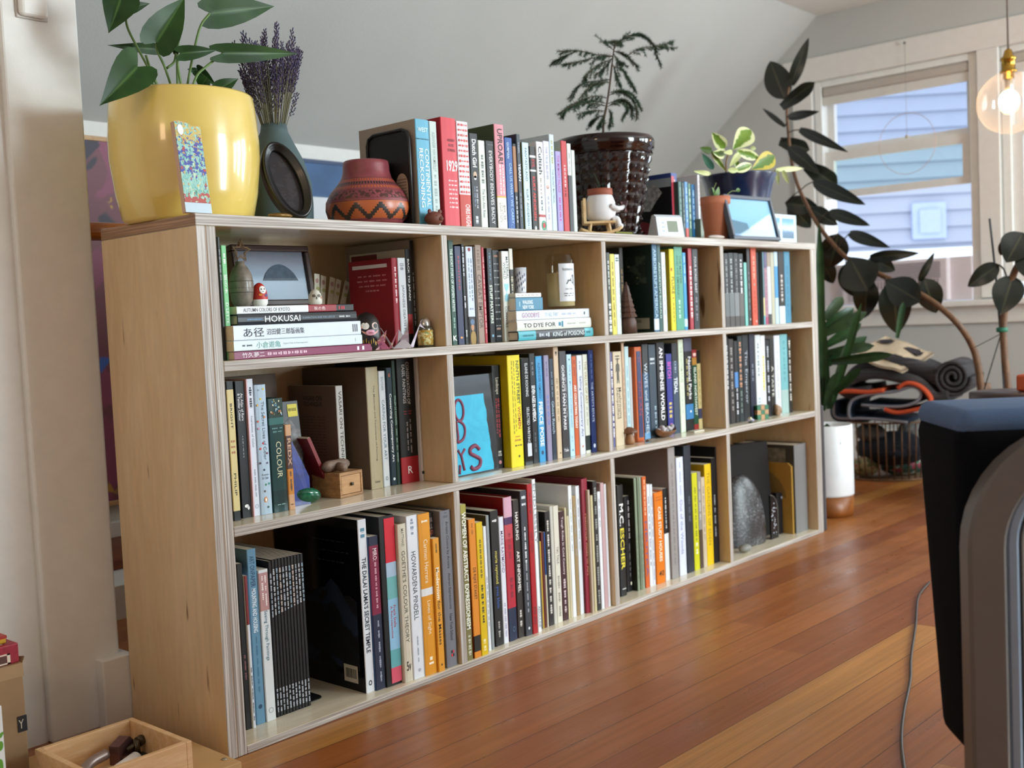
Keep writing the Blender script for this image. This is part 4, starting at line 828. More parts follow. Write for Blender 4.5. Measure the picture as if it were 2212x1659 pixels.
for xa, xb, yt, c, ds, tt, bb in D2: book('D2', xa, xb, yt, c, ds, tt, bb, y=.055)

# ---- top of the case
book('A0', 907.7, 937, 256, '63b4d4', 'light blue hardback titled CONTINENTAL RECKONING', [('CONTINENTAL', 'e8f4f8', .27, .81, .28, .22), ('RECKONING', 'e8f4f8', .27, .82, .28, -.2), ('WEST', 'e8f4f8', .075, .115, .72, 0, 'h'), ('~9', '1f5a6a', .175, .19, .95, 0, 'h')], y=.045, lc='b3a596', hb=1, d=.17)
book('A0', 938, 953.6, 261, 'c8d6d2', 'pale sage book between blue and red hardbacks', [('ALEXANDER VON HUMBOLDT', '8a9a98', .1, .47, .4), ('~6', '9aa8a6', .5, .92, .4)], y=.05)
R29 = book('A0', 962.5, 995, 252, 'e84350', 'tall red hardback titled 1929', [('1929', 'f8f0f0', .385, .485, .72, .1, 'hb'), ('ANDREW', '4a1a20', .19, .215, .5, .1, 'h'), ('ROSS', '4a1a20', .235, .26, .36, .1, 'h'), ('SORKIN', '4a1a20', .28, .305, .5, .1, 'h')] + [('~3', 'f6d0d2', .56 + k * .04, .578 + k * .04, .55, .1, 'h') for k in range(7)], y=.045, hb=1, lc='c02430', d=.17)
book('A0', 996.4, 1021, 261, 'e8dfe8', 'hardback striped red and white', [('CHRIS HUGHES', 'f6dede', .77, 1.0, .4, .12, 'b')] + [('~4', 'd2443c', .02 + k * .048, .045 + k * .048, .8, 0, 'h') for k in range(14)], [(.68, 1, 'd8402f')], y=.047, hb=1)
book('A0', 1022.8, 1040.6, 287, '2c2e32', 'black book titled Dutch Girl', [('Dutch Girl', 'f0f0f0', .06, .35, .5, .02, 'b'), ('~5', 'b8bcc4', .55, .78, .2, .15), ('~4', '7a8aa8', .55, .76, .15, -.12), ('~1', 'd0d8e8', .86, .94, .4)], y=.05, marks=[(.5, .43, .0055, 'c0a890', 1.3), (.5, .46, .004, 'd8dce0', 1.2)])
book('A0', 1041.4, 1055.6, 302.6, 'd8dfd6', 'pale book titled The Sun Also Rises', [('The Sun Also Rises', '5a6460', .54, .86, .4), ('~4', '6a7470', .16, .48, .4)], y=.05)
book('A0', 1057, 1075.2, 303.5, '2a2c2f', 'black book titled EVERYBODY BEHAVES BADLY', [('EVERYBODY BEHAVES BADLY', 'dcdcdc', .11, .93, .38), ('~1', '6a6c70', .035, .05, .7, 0, 'h')], y=.05, hb=1)
book('A0', 1077, 1097.6, 267.3, 'e0929e', 'pink and white hardback titled UPROAR', [('UPROAR!', '2c1a1e', .04, .37, .52, .02, 'b'), ('~9', 'f6d8da', .38, .66, .18, .2), ('~9', 'f6d8da', .38, .66, .18, -.1), ('LOXTON', 'a8a49c', .74, .92, .34, -.12), ('~2', 'a8a49c', .76, .9, .24, .2)], [(.675, .69, 'd6b23c'), (.69, 1, 'e6e3dc')], y=.047, hb=1, lc='4a5a34', d=.17)
book('A0', 1098.4, 1114.6, 296.7, '2a62b4', 'royal blue book titled CALL US WHAT WE CARRY', [('CALL US WHAT WE CARRY', 'b0cce8', .27, .92, .32, .1), ('GORMAN', 'cfe0f2', .05, .22, .3, -.15)], y=.05, hb=1, marks=[(.5, .95, .005, '7a9cd0', 1, .8)])
book('A0', 1115.4, 1123, 310, '23262a', 'black book with a copper upper stripe', [('~6', 'c8ccd0', .6, .9, .4)], [(.03, .55, 'b0784e')], y=.052)
book('A0', 1123.4, 1132.4, 289, '3c4656', 'tall slate book with a white title', [('YEARN', 'dce4f0', .3, .48, .6, 0, 'b'), ('TABEL', 'b0b8c8', .08, .2, .4), ('~4', '9aa2b2', .6, .85, .25)], y=.05)
book('A0', 1136, 1150, 307.2, 'c6dfe8', 'pale aqua book titled FANTASYLAND', [('FANTASYLAND', '3a4a54', .06, .43, .34), ('KURT ANDERSEN', '3a4a54', .52, .93, .34)], y=.052, lc='9a9c2e', marks=[(.5, .965, .0028, 'c08a90', 1.3, .7)])
book('A0', 1151.7, 1164.4, 315.5, '221e1f', 'black book with red capitals and white bands', [('EVIL', 'b0302c', .15, .25, .5, 0, 'b'), ('KURT ANDERSEN', 'd8403a', .35, .86, .42, 0, 'b')], [(.105, .13, 'e8e8e8'), (.27, .29, 'e8e8e8')], y=.053, hb=0, marks=[(.5, .95, .003, 'e8e8e8', 1.5)])
CU = book('A0', 1164.8, 1181, 305, 'dfe0e2', 'white book titled Cultish', [('Cultish', '22242a', .05, .36, .52, 0, 'b'), ('~4', '8a7a70', .4, .58, .2, -.05), ('~3', '5a6a70', .6, .76, .3, -.02)], [(.8, .83, 'c0484c')], y=.05, marks=[(.65, .92, .0065, '3f9a74'), (.75, .92, .004, 'c8404a')])
disc(CU, 'target_print', CU['w'] * .65, -.0003, CU['h'] * .08, .0085, .011, '3f9a74', 18, .7); disc(CU, 'target_print', CU['w'] * .65, -.0005, CU['h'] * .08, .0045, .006, 'c8404a', 14)
book('A0', 1181.4, 1194.4, 304, 'd6d6e2', 'white book with a rainbow mark', [('THE TRUE BELIEVER', '8a8ea4', .06, .42, .3), ('~4', '9aa0b4', .6, .86, .25)], y=.05, marks=[(.45, .5, .0045, 'd0785a', .8, .6), (.45, .51, .0026, 'd8b48a', .8, .5)])
book('A0', 1194.8, 1205, 289.8, 'c4d7e2', 'tall pale blue book titled THE SECRET MATERIAL', [('THE SECRET MATERIAL', '6a8090', .35, .7, .34), ('~4', 'b0a85a', .06, .3, .4)], y=.05)
book('A0', 1206.6, 1218.6, 326, 'a89cd6', 'lavender book titled THE MEMORY PALACE', [('THE MEMORY PALACE', 'b04a9a', .05, .5, .4), ('~4', 'b04a9a', .56, .85, .35)], y=.052)
book('A0', 1219.9, 1231.6, 303.6, 'd8202c', 'vivid red book near the rocking chair', [('~6', 'f0c8c8', .26, .5, .3), ('~3', '6a1014', .5, .6, .4)], y=.05, lc='bfc4b4')
book('A0', 1232.4, 1240.8, 309.6, 'd6d8d6', 'slim book with a white top and black foot', [('~3', '8a8c8c', .1, .32, .25)], [(.35, 1, '34373a')], y=.052)
book('A0', 1241.2, 1248.8, 324, 'ccd3ce', 'thin pale grey book, last of the long top row', y=.053)
def topbook(*a, **k): return book('D0', *a, where='on the top by the terracotta pot', **k)
DEF_Y['D0'] = .06
SB = topbook(1454.5, 1467, 373, '3a55a4', 'blue book with a black pictured cover', [('~5', 'd8c8b0', .1, .9, .3)], lc='16161a', d=.17, hb=0, y=.075)
w, h = SB['w'], SB['h']
box('cover_band', (-.0004, .002, h * .80), (-.0001, .168, h * .93), mat('a9bdc8', .5), SB); box('cover_stripe', (-.0005, .002, h * .93), (-.0002, .168, h), mat('3350a0', .5), SB)
prism('cover_shape', [(-.0006, y_, h * z_) for y_, z_ in ((.03, .72), (.05, .86), (.08, .80), (.10, .9), (.13, .78), (.12, .6), (.15, .5), (.16, .34), (.13, .36), (.11, .48), (.07, .46), (.05, .6))], (.0003, 0, 0), mat('ccd4d8', .6, mottle=.6, mscale=90), SB)
prism('cover_shape', [(-.0008, .1 + .05 * math.cos(k * PI / 8), h * (.02 + .3 * math.sin(k * PI / 8))) for k in range(9)], (.0003, 0, 0), mat('7a1626', .5), SB)
box('spine_band', (.0, -.0006, h * .02), (w * .5, -.0002, h * .95), mat('b03444', .5), SB)
topbook(1469.5, 1476.4, 392, '3e6a66', 'dark green slim book beside the pictured cover', [('~5', '8aa8a2', .1, .8, .3)])
topbook(1477, 1482.4, 394, '2c4a48', 'darkest green slim book', [('~5', '8aa09a', .1, .8, .3)])
topbook(1483, 1489.4, 392.5, '5794d0', 'blue slim book with a red foot', [('~5', 'c0d8ee', .1, .7, .3)], [(.8, 1, 'd8544c')])
topbook(1490, 1496.2, 396, '4f7d68', 'mid green slim book with pale lettering', [('~5', 'c0d8c8', .1, .8, .4)])
topbook(1497.5, 1504.8, 398, '2f74ac', 'blue slim book with no red foot', [('~6', 'a8cce4', .1, .8, .4)])
topbook(1505, 1515.6, 376.6, 'dfe0e6', 'white book with coloured lettering', [('~6', 'a8707c', .08, .48, .4), ('~3', '8a92b0', .6, .9, .2)], y=.05)
# ================================================================== THINGS IN THE CUBBIES
def flat_book(xl, xr, py0, py1, y, base, label, t=(), b=(), d=.19, hb=0, zb=None, group='books lying in a stack', lc=None, cat='book'):
    """book lying on its side, spine to the front; returns the height of its top"""
    x0 = x_on(xl, y, zb); x1 = x_on(xr, y, zb); zt = z_on(py1, x0, y); th = zt - zb - .0004
    o = thing('book', label, cat, (x1, y, zb + .0002), group=group)
    o.rotation_euler = Matrix(((0, 0, -1), (0, 1, 0), (1, 0, 0))).to_euler()
    book_mesh(o, th, x1 - x0, d, base, lc, list(b), hb, .3)
    for tt in t: letter(o, 'spine_title', tt, th, x1 - x0, -.0012 if hb else 0)
    return zb + th + .0004
z = FLOORZ[1]
g = 'books stacked flat in the top left cubby'
z = flat_book(507, 804, 775, 759.6, .022, '9c3a66', 'magenta book, lowest of the flat stack under the HOKUSAI book', [('竹久夢二', 'f2e6ee', .05, .2, .62), ('~9', 'e0b8cc', .22, .5, .4), ('~1', 'f2e6ee', .88, .9, .6), ('~1', 'f2e6ee', .92, .94, .6)], zb=z, d=.17, group=g)
z = flat_book(506, 783, 760, 736.5, .018, 'dbe8ee', 'white book with teal characters, second from bottom of the flat stack', [('小倉遊亀', '6fa8a4', .16, .34, .62), ('~2', '5a6a70', .06, .13, .2), ('Ogura Yuki: A Retrospective', '9ab0b4', .36, .55, .2), ('~1', 'a0b0b8', .94, .945, .4)], zb=z, d=.2, group=g)
z = flat_book(505.5, 780, 737, 703.5, .018, 'dce6f2', 'thick white book with black brush characters in the flat stack', [('あ径', '2a2c30', .07, .22, .62), ('沼田健三郎版画集', '3a3c42', .24, .53, .42), ('III', '2a2c30', .93, .97, .55)], zb=z, d=.21, hb=0, group=g)
z = flat_book(514, 770, 704, 679, .03, '2c3038', 'charcoal book titled HOKUSAI on top of two white books', [('HOKUSAI', 'f0f2f4', .21, .50, .58), ('~1', '7aa0c8', .07, .19, .14), ('INSPIRATION AND INFLUENCE', '8fa4b8', .52, .80, .17), ('~2', 'd0d4d8', .84, .94, .16)], zb=z, d=.2, hb=1, group=g)
z = flat_book(512, 764, 680, 662, .034, 'e6e8ea', 'thin white and red book titled AUTUMN COLORS, top of the flat stack', [('AUTUMN COLORS OF KYOTO', '6a6e78', .05, .43, .5), ('秋の色', 'f2dada', .64, .74, .5), ('~2', 'b0283a', .86, .92, .5)], [(.59, .84, 'b02432'), (.84, 1, '1f1a1c')], zb=z, d=.19, group=g)
ZST = z
DARKWOOD = mat('2a1613', .3, coat=.3, name='dark_frame_wood')
# framed photograph at the back of the stack
def framed_picture(name, label, p, w, h, tilt, fw, fm, pic, depth=.016, rz=0.0, group=None, mat_w=0.0):
    o = thing(name, label, 'picture frame', p, 0, group); o.rotation_euler = (-tilt, 0, rz)
    bm = bmesh.new()
    for a, b in (((0, 0, 0), (w, depth, fw)), ((0, 0, h - fw), (w, depth, h)), ((0, 0, fw), (fw, depth, h - fw)), ((w - fw, 0, fw), (w, depth, h - fw))): bm_box(bm, a, b, fw * .2)
    from_bm('frame', bm, fm, o)
    box('picture', (fw, depth * .45, fw), (w - fw, depth * .6, h - fw), pic, o); box('backing', (fw * .4, depth * .7, fw * .4), (w - fw * .4, depth, h - fw * .4), mat('3a2f28', .8), o)
    box('glazing', (fw * .9, depth * .3, fw * .9), (w - fw * .9, depth * .36, h - fw * .9), PANE, o)
    return o
def sky_picture(name, stops, size):
    t = NT(name); sp = t.n('SeparateXYZ'); t.l(t.tc.outputs['Object'], sp.inputs[0])
    f = t.math('ADD', t.math('DIVIDE', sp.outputs[2], size), t.math('MULTIPLY', t.math('SUBTRACT', t.noise(t.mapping((1, 1, 2)), 40, 4), .5), .12))
    return t.out(t.ramp(f, stops), .5)
fx0 = x_on(502, .2, ZST); fx1 = x_on(669, .2, ZST); fzt = z_on(519.5, x_on(655, .225, .86), .225)
PF = framed_picture('framed_picture', 'dark brown framed photograph leaning at the back of the flat stack', (fx0, .175, ZST + .004), fx1 - fx0, min(fzt, .874) - ZST - .006, .16, .012, DARKWOOD,
                   sky_picture('island_photo', [(.0, 'b8c0c8'), (.38, 'c6d0da'), (.5, 'aab4be'), (.7, '9a98a0'), (1.0, '5c545c')], .12))
w = fx1 - fx0
prism('photo_hill', [(w * .36 + w * .46 * k / 10, .006, .05 + .032 * math.sin(PI * k / 10) ** .7) for k in range(11)], (0, .0012, 0), mat('4a5a68', .6, mottle=.3, mscale=120), PF)
# gourd vase, star, little dolls on the stack
vx = x_on(524, .10, ZST)
gv = thing('gourd_vase', 'small grey-brown round wooden vase on the flat stack', 'vase', (vx, .10, ZST))
lathe('body', [(.001, 0), (.013, 0), (.019, .012), (.0215, .03), (.0215, .042), (.019, .058), (.013, .07), (.008, .076), (.0085, .081), (.006, .081)], mat('7d7064', .45, mottle=.35, mscale=90, coat=.2), gv, 28)
bm = bmesh.new()
multi('groove', [tube_data([(.0212 * math.cos(a), .0212 * math.sin(a), zz) for a in [k * PI / 12 for k in range(25)]], .0005, 5) for zz in (.026, .034, .046)], mat('4a4038', .6), gv)
sx = x_on(513, .12, ZST); st = thing('twig_star', 'dried wire twig star sitting on the grey-brown vase', 'ornament', (sx, .10, ZST + .082))
pts = [V3((.0185 * (1 if k % 2 == 0 else .45) * math.sin(k * PI / 5), .002 * math.sin(k * 2.1), .017 + .0185 * (1 if k % 2 == 0 else .45) * math.cos(k * PI / 5))) for k in range(11)]
tw = []
for j in range(7):
    q = [p + V3((_rb.uniform(-.003, .003), _rb.uniform(-.004, .004), _rb.uniform(-.003, .003))) for p in pts]; q[-1] = q[0]; tw.append(tube_data(q, .00045, 4))
multi('twig', tw, mat('8a6a48', .6), st)
def doll(name, label, x, y, z0, w, h, bodym, parts):
    o = thing(name, label, 'doll', (x, y, z0)); r = w / 2
    prof = [(.001, 0), (r * .7, 0), (r * .96, h * .12), (r, h * .3), (r * .97, h * .5), (r * .82, h * .72), (r * .55, h * .9), (r * .25, h * .98), (.0005, h)]
    ob = lathe('body', prof, bodym, o, 26); return o
def face_disc(o, name, cx, cz, rx, rz, R, h, m, n=16, ang=0.0, lift=.0006, pf=((0, .72), (.12, .97), (.3, 1.0), (.5, .975), (.72, .83), (.9, .56), (.98, .26), (1, .02))):
    """a patch lying on the front of an egg-shaped doll"""
    vs = []
    for ring in (0.0, .5, 1.0):
        for k in range(n):
            x = cx + ring * rx * math.cos(2 * PI * k / n); z = cz + ring * rz * math.sin(2 * PI * k / n); f = z / h
            f = max(0, min(1, f)); rr = R * next(a[1] + (b[1] - a[1]) * (f - a[0]) / (b[0] - a[0]) for a, b in zip(pf, pf[1:]) if f <= b[0] + 1e-9)
            a = ang + math.asin(max(-.98, min(.98, x / max(rr, 1e-4)))); vs.append((math.sin(a) * (rr + lift), -math.cos(a) * (rr + lift), z))
    fs = [(i * n + k, i * n + (k + 1) % n, (i + 1) * n + (k + 1) % n, (i + 1) * n + k) for i in range(2) for k in range(n)]
    return mesh(name, vs, fs, m, o, True)
W_ = mat('ece8e4', .5); K_ = mat('1a1718', .4)
hx_ = x_on(562, .09, ZST); hd = doll('paper_doll', 'little red egg-shaped doll with a white face on the flat stack', hx_, .09, ZST, .029, .043, mat('c22a22', .5, mottle=.2, mscale=200), None)
for ob in [c for c in hd.children]: ob.data.materials.append(W_); [setattr(p, 'material_index', 1) for p in ob.data.polygons if p.center.z < .013]
face_disc(hd, 'face', .002, .03, .0062, .007, .0145, .043, W_, ang=-.25); face_disc(hd, 'eye', -.0008, .031, .001, .0012, .0145, .043, K_, 8, -.25, .0011); face_disc(hd, 'eye', .0048, .031, .001, .0012, .0145, .043, K_, 8, -.25, .0011); face_disc(hd, 'mouth', .002, .0265, .0014, .0006, .0145, .043, K_, 8, -.25, .0011)
face_disc(hd, 'painted_flower', .007, .02, .003, .003, .0145, .043, mat('4a3a78', .5), 8, -.2); face_disc(hd, 'painted_flower', -.004, .021, .003, .0022, .0145, .043, mat('e08a2a', .5), 8, -.2)
gx = x_on(678, .09, ZST); gh = doll('owl_figurine', 'small white stone figurine with dark round eyes on the stack end', gx, .085, ZST, .0255, .03, mat('d9d4c8', .5, mottle=.15, mscale=150), None)
for c in (-.0045, .005): face_disc(gh, 'eye', c, .0175, .0032, .0028, .0127, .03, mat('6a5f58', .5), 12, -.45, .0005)
face_disc(gh, 'beak', 0, .0135, .0012, .003, .0127, .03, mat('5a524c', .5), 8, -.45); face_disc(gh, 'cheek', .008, .014, .0022, .0022, .0127, .03, mat('c08a78', .5), 10, -.3)
cards = mat('ddd4be', .6, mottle=.15, mscale=60)
for k in range(7):
    cx = x_on(672 + k * 13.5, .235, ZST); c = thing('paper_strip', ['leftmost cream paper strip fanned behind the owl figurine', 'second cream paper strip of the fan behind the flat stack', 'third cream paper strip of the fan behind the flat stack', 'fourth cream paper strip of the fan behind the flat stack', 'fifth cream paper strip of the fan behind the flat stack', 'sixth cream paper strip of the fan behind the flat stack', 'rightmost cream paper strip leaning by the red hardback'][k], 'card', (cx, .215 + (k % 2) * .004, ZST if k < 5 else FLOORZ[1] + .0005), group='cream paper strips in a fan')
    c.rotation_euler = (-.08, .12 + k * .07, 0)
    hz = (.068 if k < 5 else .165) - .003 * k
    box('card', (-.0066, 0, 0), (.0066, .0012, hz), cards, c); disc(c, 'print', 0, 0, hz - .014, .004, .005, 'b98f86'); disc(c, 'print', .002, 0, hz - .03, .005, .004, 'b0ac70')
# big daruma
dx = x_on(795, .045, FLOORZ[1]); dz0 = FLOORZ[1] + .0003
DA = thing('daruma_doll', 'black-haired daruma doll with one white eye beside the flat stack', 'doll', (dx, .045, dz0)); DA.rotation_euler[2] = -.45
R0, H0 = .0265, .074
lathe('body', [(.001, 0), (R0 * .75, 0), (R0 * .98, H0 * .12), (R0, H0 * .35), (R0 * .98, H0 * .55), (R0 * .84, H0 * .78), (R0 * .55, H0 * .93), (.0005, H0)], mat('1d1718', .35, mottle=.2, mscale=120), DA, 32)
face_disc(DA, 'face', 0, H0 * .62, .018, .017, R0, H0, mat('dd9d92', .5), 24); face_disc(DA, 'eye_white', -.0085, H0 * .64, .0068, .0068, R0, H0, W_, 18, 0, .0013); face_disc(DA, 'eye_white', .0095, H0 * .64, .0062, .0062, R0, H0, mat('e0c2b8', .5), 18, 0, .0013)
face_disc(DA, 'pupil', .0105, H0 * .635, .0042, .0048, R0, H0, K_, 12, 0, .0018); face_disc(DA, 'muzzle', 0, H0 * .47, .0085, .0055, R0, H0, mat('d9a0b4', .5), 16, 0, .0014); face_disc(DA, 'mouth', 0, H0 * .46, .005, .0009, R0, H0, mat('a83a3a', .5), 10, 0, .0019)
for sx_ in (-.009, .01): face_disc(DA, 'eyebrow', sx_, H0 * .78, .0062, .0018, R0, H0, K_, 10, 0, .0016)
gold = mat('c8a04a', .35, .4)
DPF = ((0, .75), (.12, .98), (.35, 1.0), (.55, .98), (.78, .84), (.93, .55), (1, .02))
for k in range(9): face_disc(DA, 'gold_stroke', -.018 + k * .0045, H0 * (.2 + .03 * (k % 3)), .0007, .005, R0, H0, gold, 8, 0, .0008)
# origami cranes
def crane(label, px, y, z0, s, rz, ma, mb):
    o = thing('paper_crane', label, 'origami', (x_on(px, y, z0), y, z0), rz, 'folded paper cranes')
    def tri(name, pts, m):
        pts = [V3(p) * s for p in pts]; n = (pts[1] - pts[0]).cross(pts[2] - pts[0]).normalized() * .0004
        mesh(name, [p - n for p in pts] + [p + n for p in pts], [tuple(range(len(pts))), tuple(range(2 * len(pts) - 1, len(pts) - 1, -1))] + [(i, (i + 1) % len(pts), (i + 1) % len(pts) + len(pts), i + len(pts)) for i in range(len(pts))], m, o)
    tri('wing', [(-.15, 0, .25), (.3, 0, .22), (.1, -.75, .75)], ma); tri('wing', [(-.15, .02, .25), (.3, .02, .22), (.1, .75, .75)], mb)
    tri('body', [(-.35, -.02, .02), (.45, -.02, .02), (.05, -.18, .42)], mb); tri('body', [(-.35, .02, .02), (.45, .02, .02), (.05, .18, .42)], ma)
    tri('neck', [(.3, -.03, .0), (.48, .03, .04), (.78, 0, .95)], ma); tri('tail', [(-.3, -.03, .0), (-.42, .03, .06), (-.8, 0, .85)], mb); tri('beak', [(.74, 0, .85), (.78, 0, .95), (.98, 0, .72)], ma)
    return o
def patterned(name, base, cols, sc):
    t = NT(name); cur = base
    for i, (c, th) in enumerate(cols): cur = t.mix(t.ramp(t.noise(t.mapping((1, 1, 1), (i, i * 2, 1)), sc * (1 + .3 * i), 2), [(th, 0.0), (th + .02, .9)]), cur, c)
    return t.out(cur, .6)
PKP = patterned('pink_paper', '9c4f6a', [('d9b0b0', .56), ('c8a048', .62), ('6a2f50', .60)], 90); LIL = patterned('lilac_paper', 'c4b4cc', [('d8d0dc', .5), ('b05a90', .66)], 70); SIL = mat('c0b8be', .35)
crane('pink patterned paper crane beside the daruma doll', 824, .022, FLOORZ[1] + .0005, .05, 2.85, PKP, patterned('pink_paper2', 'b06a80', [('d8b078', .6), ('e0c8c8', .58)], 110))
crane('lilac and silver paper crane left of the gold jar', 868, .025, FLOORZ[1] + .0005, .05, -.5, LIL, SIL)
# gold jar
jx = x_on(920, .04, FLOORZ[1]); jr = .0155
J = thing('tea_caddy', 'small gold patterned jar with a silver knob lid in the corner', 'jar', (jx, .04, FLOORZ[1] + .0003))
lathe('body', [(.001, 0), (jr, 0), (jr, .036), (jr * .96, .038), (jr * .6, .041), (.001, .041)], mat('6a6458', .25, .6), J, 30)
lathe('paper_label', [(jr + .0003, .004), (jr + .0003, .034), (jr + .0001, .034)], patterned('gold_label', 'b8913c', [('e0d8a0', .52), ('7a9a6a', .6)], 160), J, 30)
lathe('lid', [(.001, .041), (.0105, .041), (.011, .044), (.0095, .053), (.006, .057), (.0005, .058)], mat('c8c6c0', .2, .8), J, 24)

# ---- A2
z = FLOORZ[2] + .0003
BRN = mat('7b6a5c', .7, mottle=.08, mscale=20)
bb = thing('backing_board', 'brown grey board leaning at the back of the middle left cubby', 'board', (.05, .27, z)); bb.rotation_euler = (-.04, 0, 0)
box('board', (0, 0, 0), (x_on(606, .27, .55) - .05, .006, .236), BRN, bb, .001); lathe('hanging_tab', [(.001, 0), (.004, 0), (.003, .02), (.001, .024)], K_, bb, 10, (.03, -.006, .19))
OAKB = wood('drawer_box_wood', '8a5f38', 'c09462', (6, 30, 60), .45)
dbx = thing('drawer_box', 'small rough wooden box with one drawer among the books', 'box'); 
c0 = at(736, 1077, 'z', z)
dbx.location = (c0.x, c0.y, z); dbx.rotation_euler = (0, 0, .10)
bw, bd, bh2 = .062, .075, .0475
bm = bmesh.new()
for a, b in (((0, 0, 0), (bw, bd, .005)), ((0, 0, bh2 - .006), (bw, bd, bh2)), ((0, 0, .005), (.005, bd, bh2 - .006)), ((bw - .005, 0, .005), (bw, bd, bh2 - .006)), ((.005, bd - .004, .005), (bw - .005, bd, bh2 - .006))): bm_box(bm, a, b, .0007)
from_bm('case', bm, OAKB, dbx)
dr = box('drawer', (.0056, .0008, .0056), (bw - .0056, bd - .006, bh2 - .0066), wood('drawer_front_wood', 'a87a4c', 'cfa272', (6, 30, 40), .45), dbx, .0008); box('knob', (bw / 2 - .003, -.004, bh2 / 2 - .003), (bw / 2 + .003, .001, bh2 / 2 + .003), mat('4a4030', .35, .6), dr, .001)
DRW = wood('driftwood', '5f4a3c', '9a8272', (20, 60, 60), .6)
dw = thing('driftwood', 'forked piece of driftwood lying on the small drawer box', 'driftwood', (c0.x + .02, c0.y + .03, z + bh2)); dw.rotation_euler[2] = .25
multi('branch', [tube_data(spline([(-.03, .012, .011), (-.012, .006, .0115), (.012, .004, .012), (.034, -.002, .0115)], 6), [.004, .007, .009, .0105, .011, .011, .0112, .011, .011, .0105, .0105, .01, .0105, .011, .0108, .010, .009, .008, .005][:19], 12),
                 tube_data([(.0, .0, .010), (-.006, -.014, .0095), (-.009, -.024, .009)], [.008, .0085, .0075], 12)], DRW, dw)
def stone(name, label, c, r, sq, m, rough, seed, cat='stone', rz=0.0, sub=3, flat=None):
    o = ball(name, (0, 0, 0), r, m, None, sub, sq, rough, seed); zmin = min(v.co.z for v in o.data.vertices)
    if flat is not None:
        for v in o.data.vertices: v.co.z = max(v.co.z, zmin * flat)
        zmin *= flat
    o.location = (c[0], c[1], c[2] - zmin); o.rotation_euler[2] = rz
    return tag(o, label, cat)
def marbled(name, c0_, c1_, vein, sc, rough=.15, thr=.62):
    t = NT(name); f = t.noise(t.tc.outputs['Object'], sc, 5, .6, 1.2); col = t.ramp(f, [(.35, c0_), (.65, c1_)])
    f2 = t.noise(t.mapping((1, 1, .35)), sc * 2.2, 6, .7, 2.0); col = t.mix(t.ramp(f2, [(thr, 0.0), (thr + .05, .75)]), col, vein); t.b.inputs['Coat Weight'].default_value = .3
    return t.out(col, rough)
mz = at(668, 1088, 'z', z)
stone('malachite_stone', 'polished dark green malachite stone on the shelf', (mz.x + .002, mz.y + .012, z), .032, (1, .62, .5), marbled('malachite', '06402c', '12704e', '0a2f22', 60, .12), .16, 4, flat=.8)
lz = FLOORZ[2] + .0003; lx0 = x_on(645, .075, lz); lx1 = x_on(673, .075, lz); lzt = z_on(909, x_on(631, .08, .5), .08)
LZ = prism('lapis_shard', [(lx0 - .024, .078, lz), (lx1 - .002, .074, lz), (lx1 - .001, .076, lz + .05), (lx1 - .016, .08, lz + .085), (lx0 - .012, .084, lzt - .016), (lx0 - .021, .085, lzt), (lx0 - .026, .083, lzt - .02)], (-.002, .024, 0), marbled('lapis', '16236e', '223894', '8a98c8', 45, .3, .66))
tag(LZ, 'tall blue lapis stone shard behind the green stone', 'stone')
pbx = x_on(616, .13, lz); pb = thing('picture_book', 'black picture book with a grey animal and a yellow sticker', 'book', (pbx, .125, lz)); pb.rotation_euler = (-.1, 0, 0)
pw = x_on(664, .13, lz) - pbx; ph = z_on(868, pbx, .14) - lz
box('cover', (0, 0, 0), (pw, .012, ph), mat('16161a', .4), pb, .001)
prism('cover_animal', [(pw * a, -.0006, ph * b) for a, b in ((.02, .1), (.02, .7), (.3, .78), (.55, .83), (.75, .74), (.95, .7), (.98, .45), (.8, .3), (.7, .1))], (0, .0004, 0), mat('8a8a8a', .7, mottle=.75, mscale=70), pb)
box('price_sticker', (pw * .5, -.0009, ph * .84), (pw * .93, -.0005, ph * .965), mat('d8c824', .5), pb); letter_ = text('sticker_print', 'NEW BOOK', (pw * .71, -.0009, ph * .91), (1, 0, 0), (0, 0, 1), pw * .36, .006, ink('4a4410'), pb)
rb = thing('leaning_book', 'thin dark red book leaning against the VASARI paperback', 'book', (x_on(713, .11, lz), .105, lz + .0015)); rb.rotation_euler = (0, -.42, 0)
box('cover', (0, 0, 0), (.008, .15, .125), mat('7c1c22', .4), rb, .0006); box('page_block', (.001, .001, .0004), (.007, .1495, .1255), PAGES, rb)

# ---- A3 bookend beside the magazines
bx = x_on(675, .068, TB_); bz = TB_ + .0003
be = thing('bookend', 'flat black metal bookend at the end of the black magazines', 'bookend', (bx, .082, bz))
pts = [(0, 0), (.028, 0), (.036, .004), (.04, .012), (.04, .1), (.036, .108), (.028, .112), (0, .112)]
prism('foot', [(x, y, 0) for x, y in pts], (0, 0, .0014), mat('121214', .5), be)
prism('upright', [(0, y, zz) for y, zz in ((0, .0014), (.0, .13), (.008, .14), (.104, .14), (.112, .13), (.112, .0014))], (.0014, 0, 0), mat('121214', .5), be)

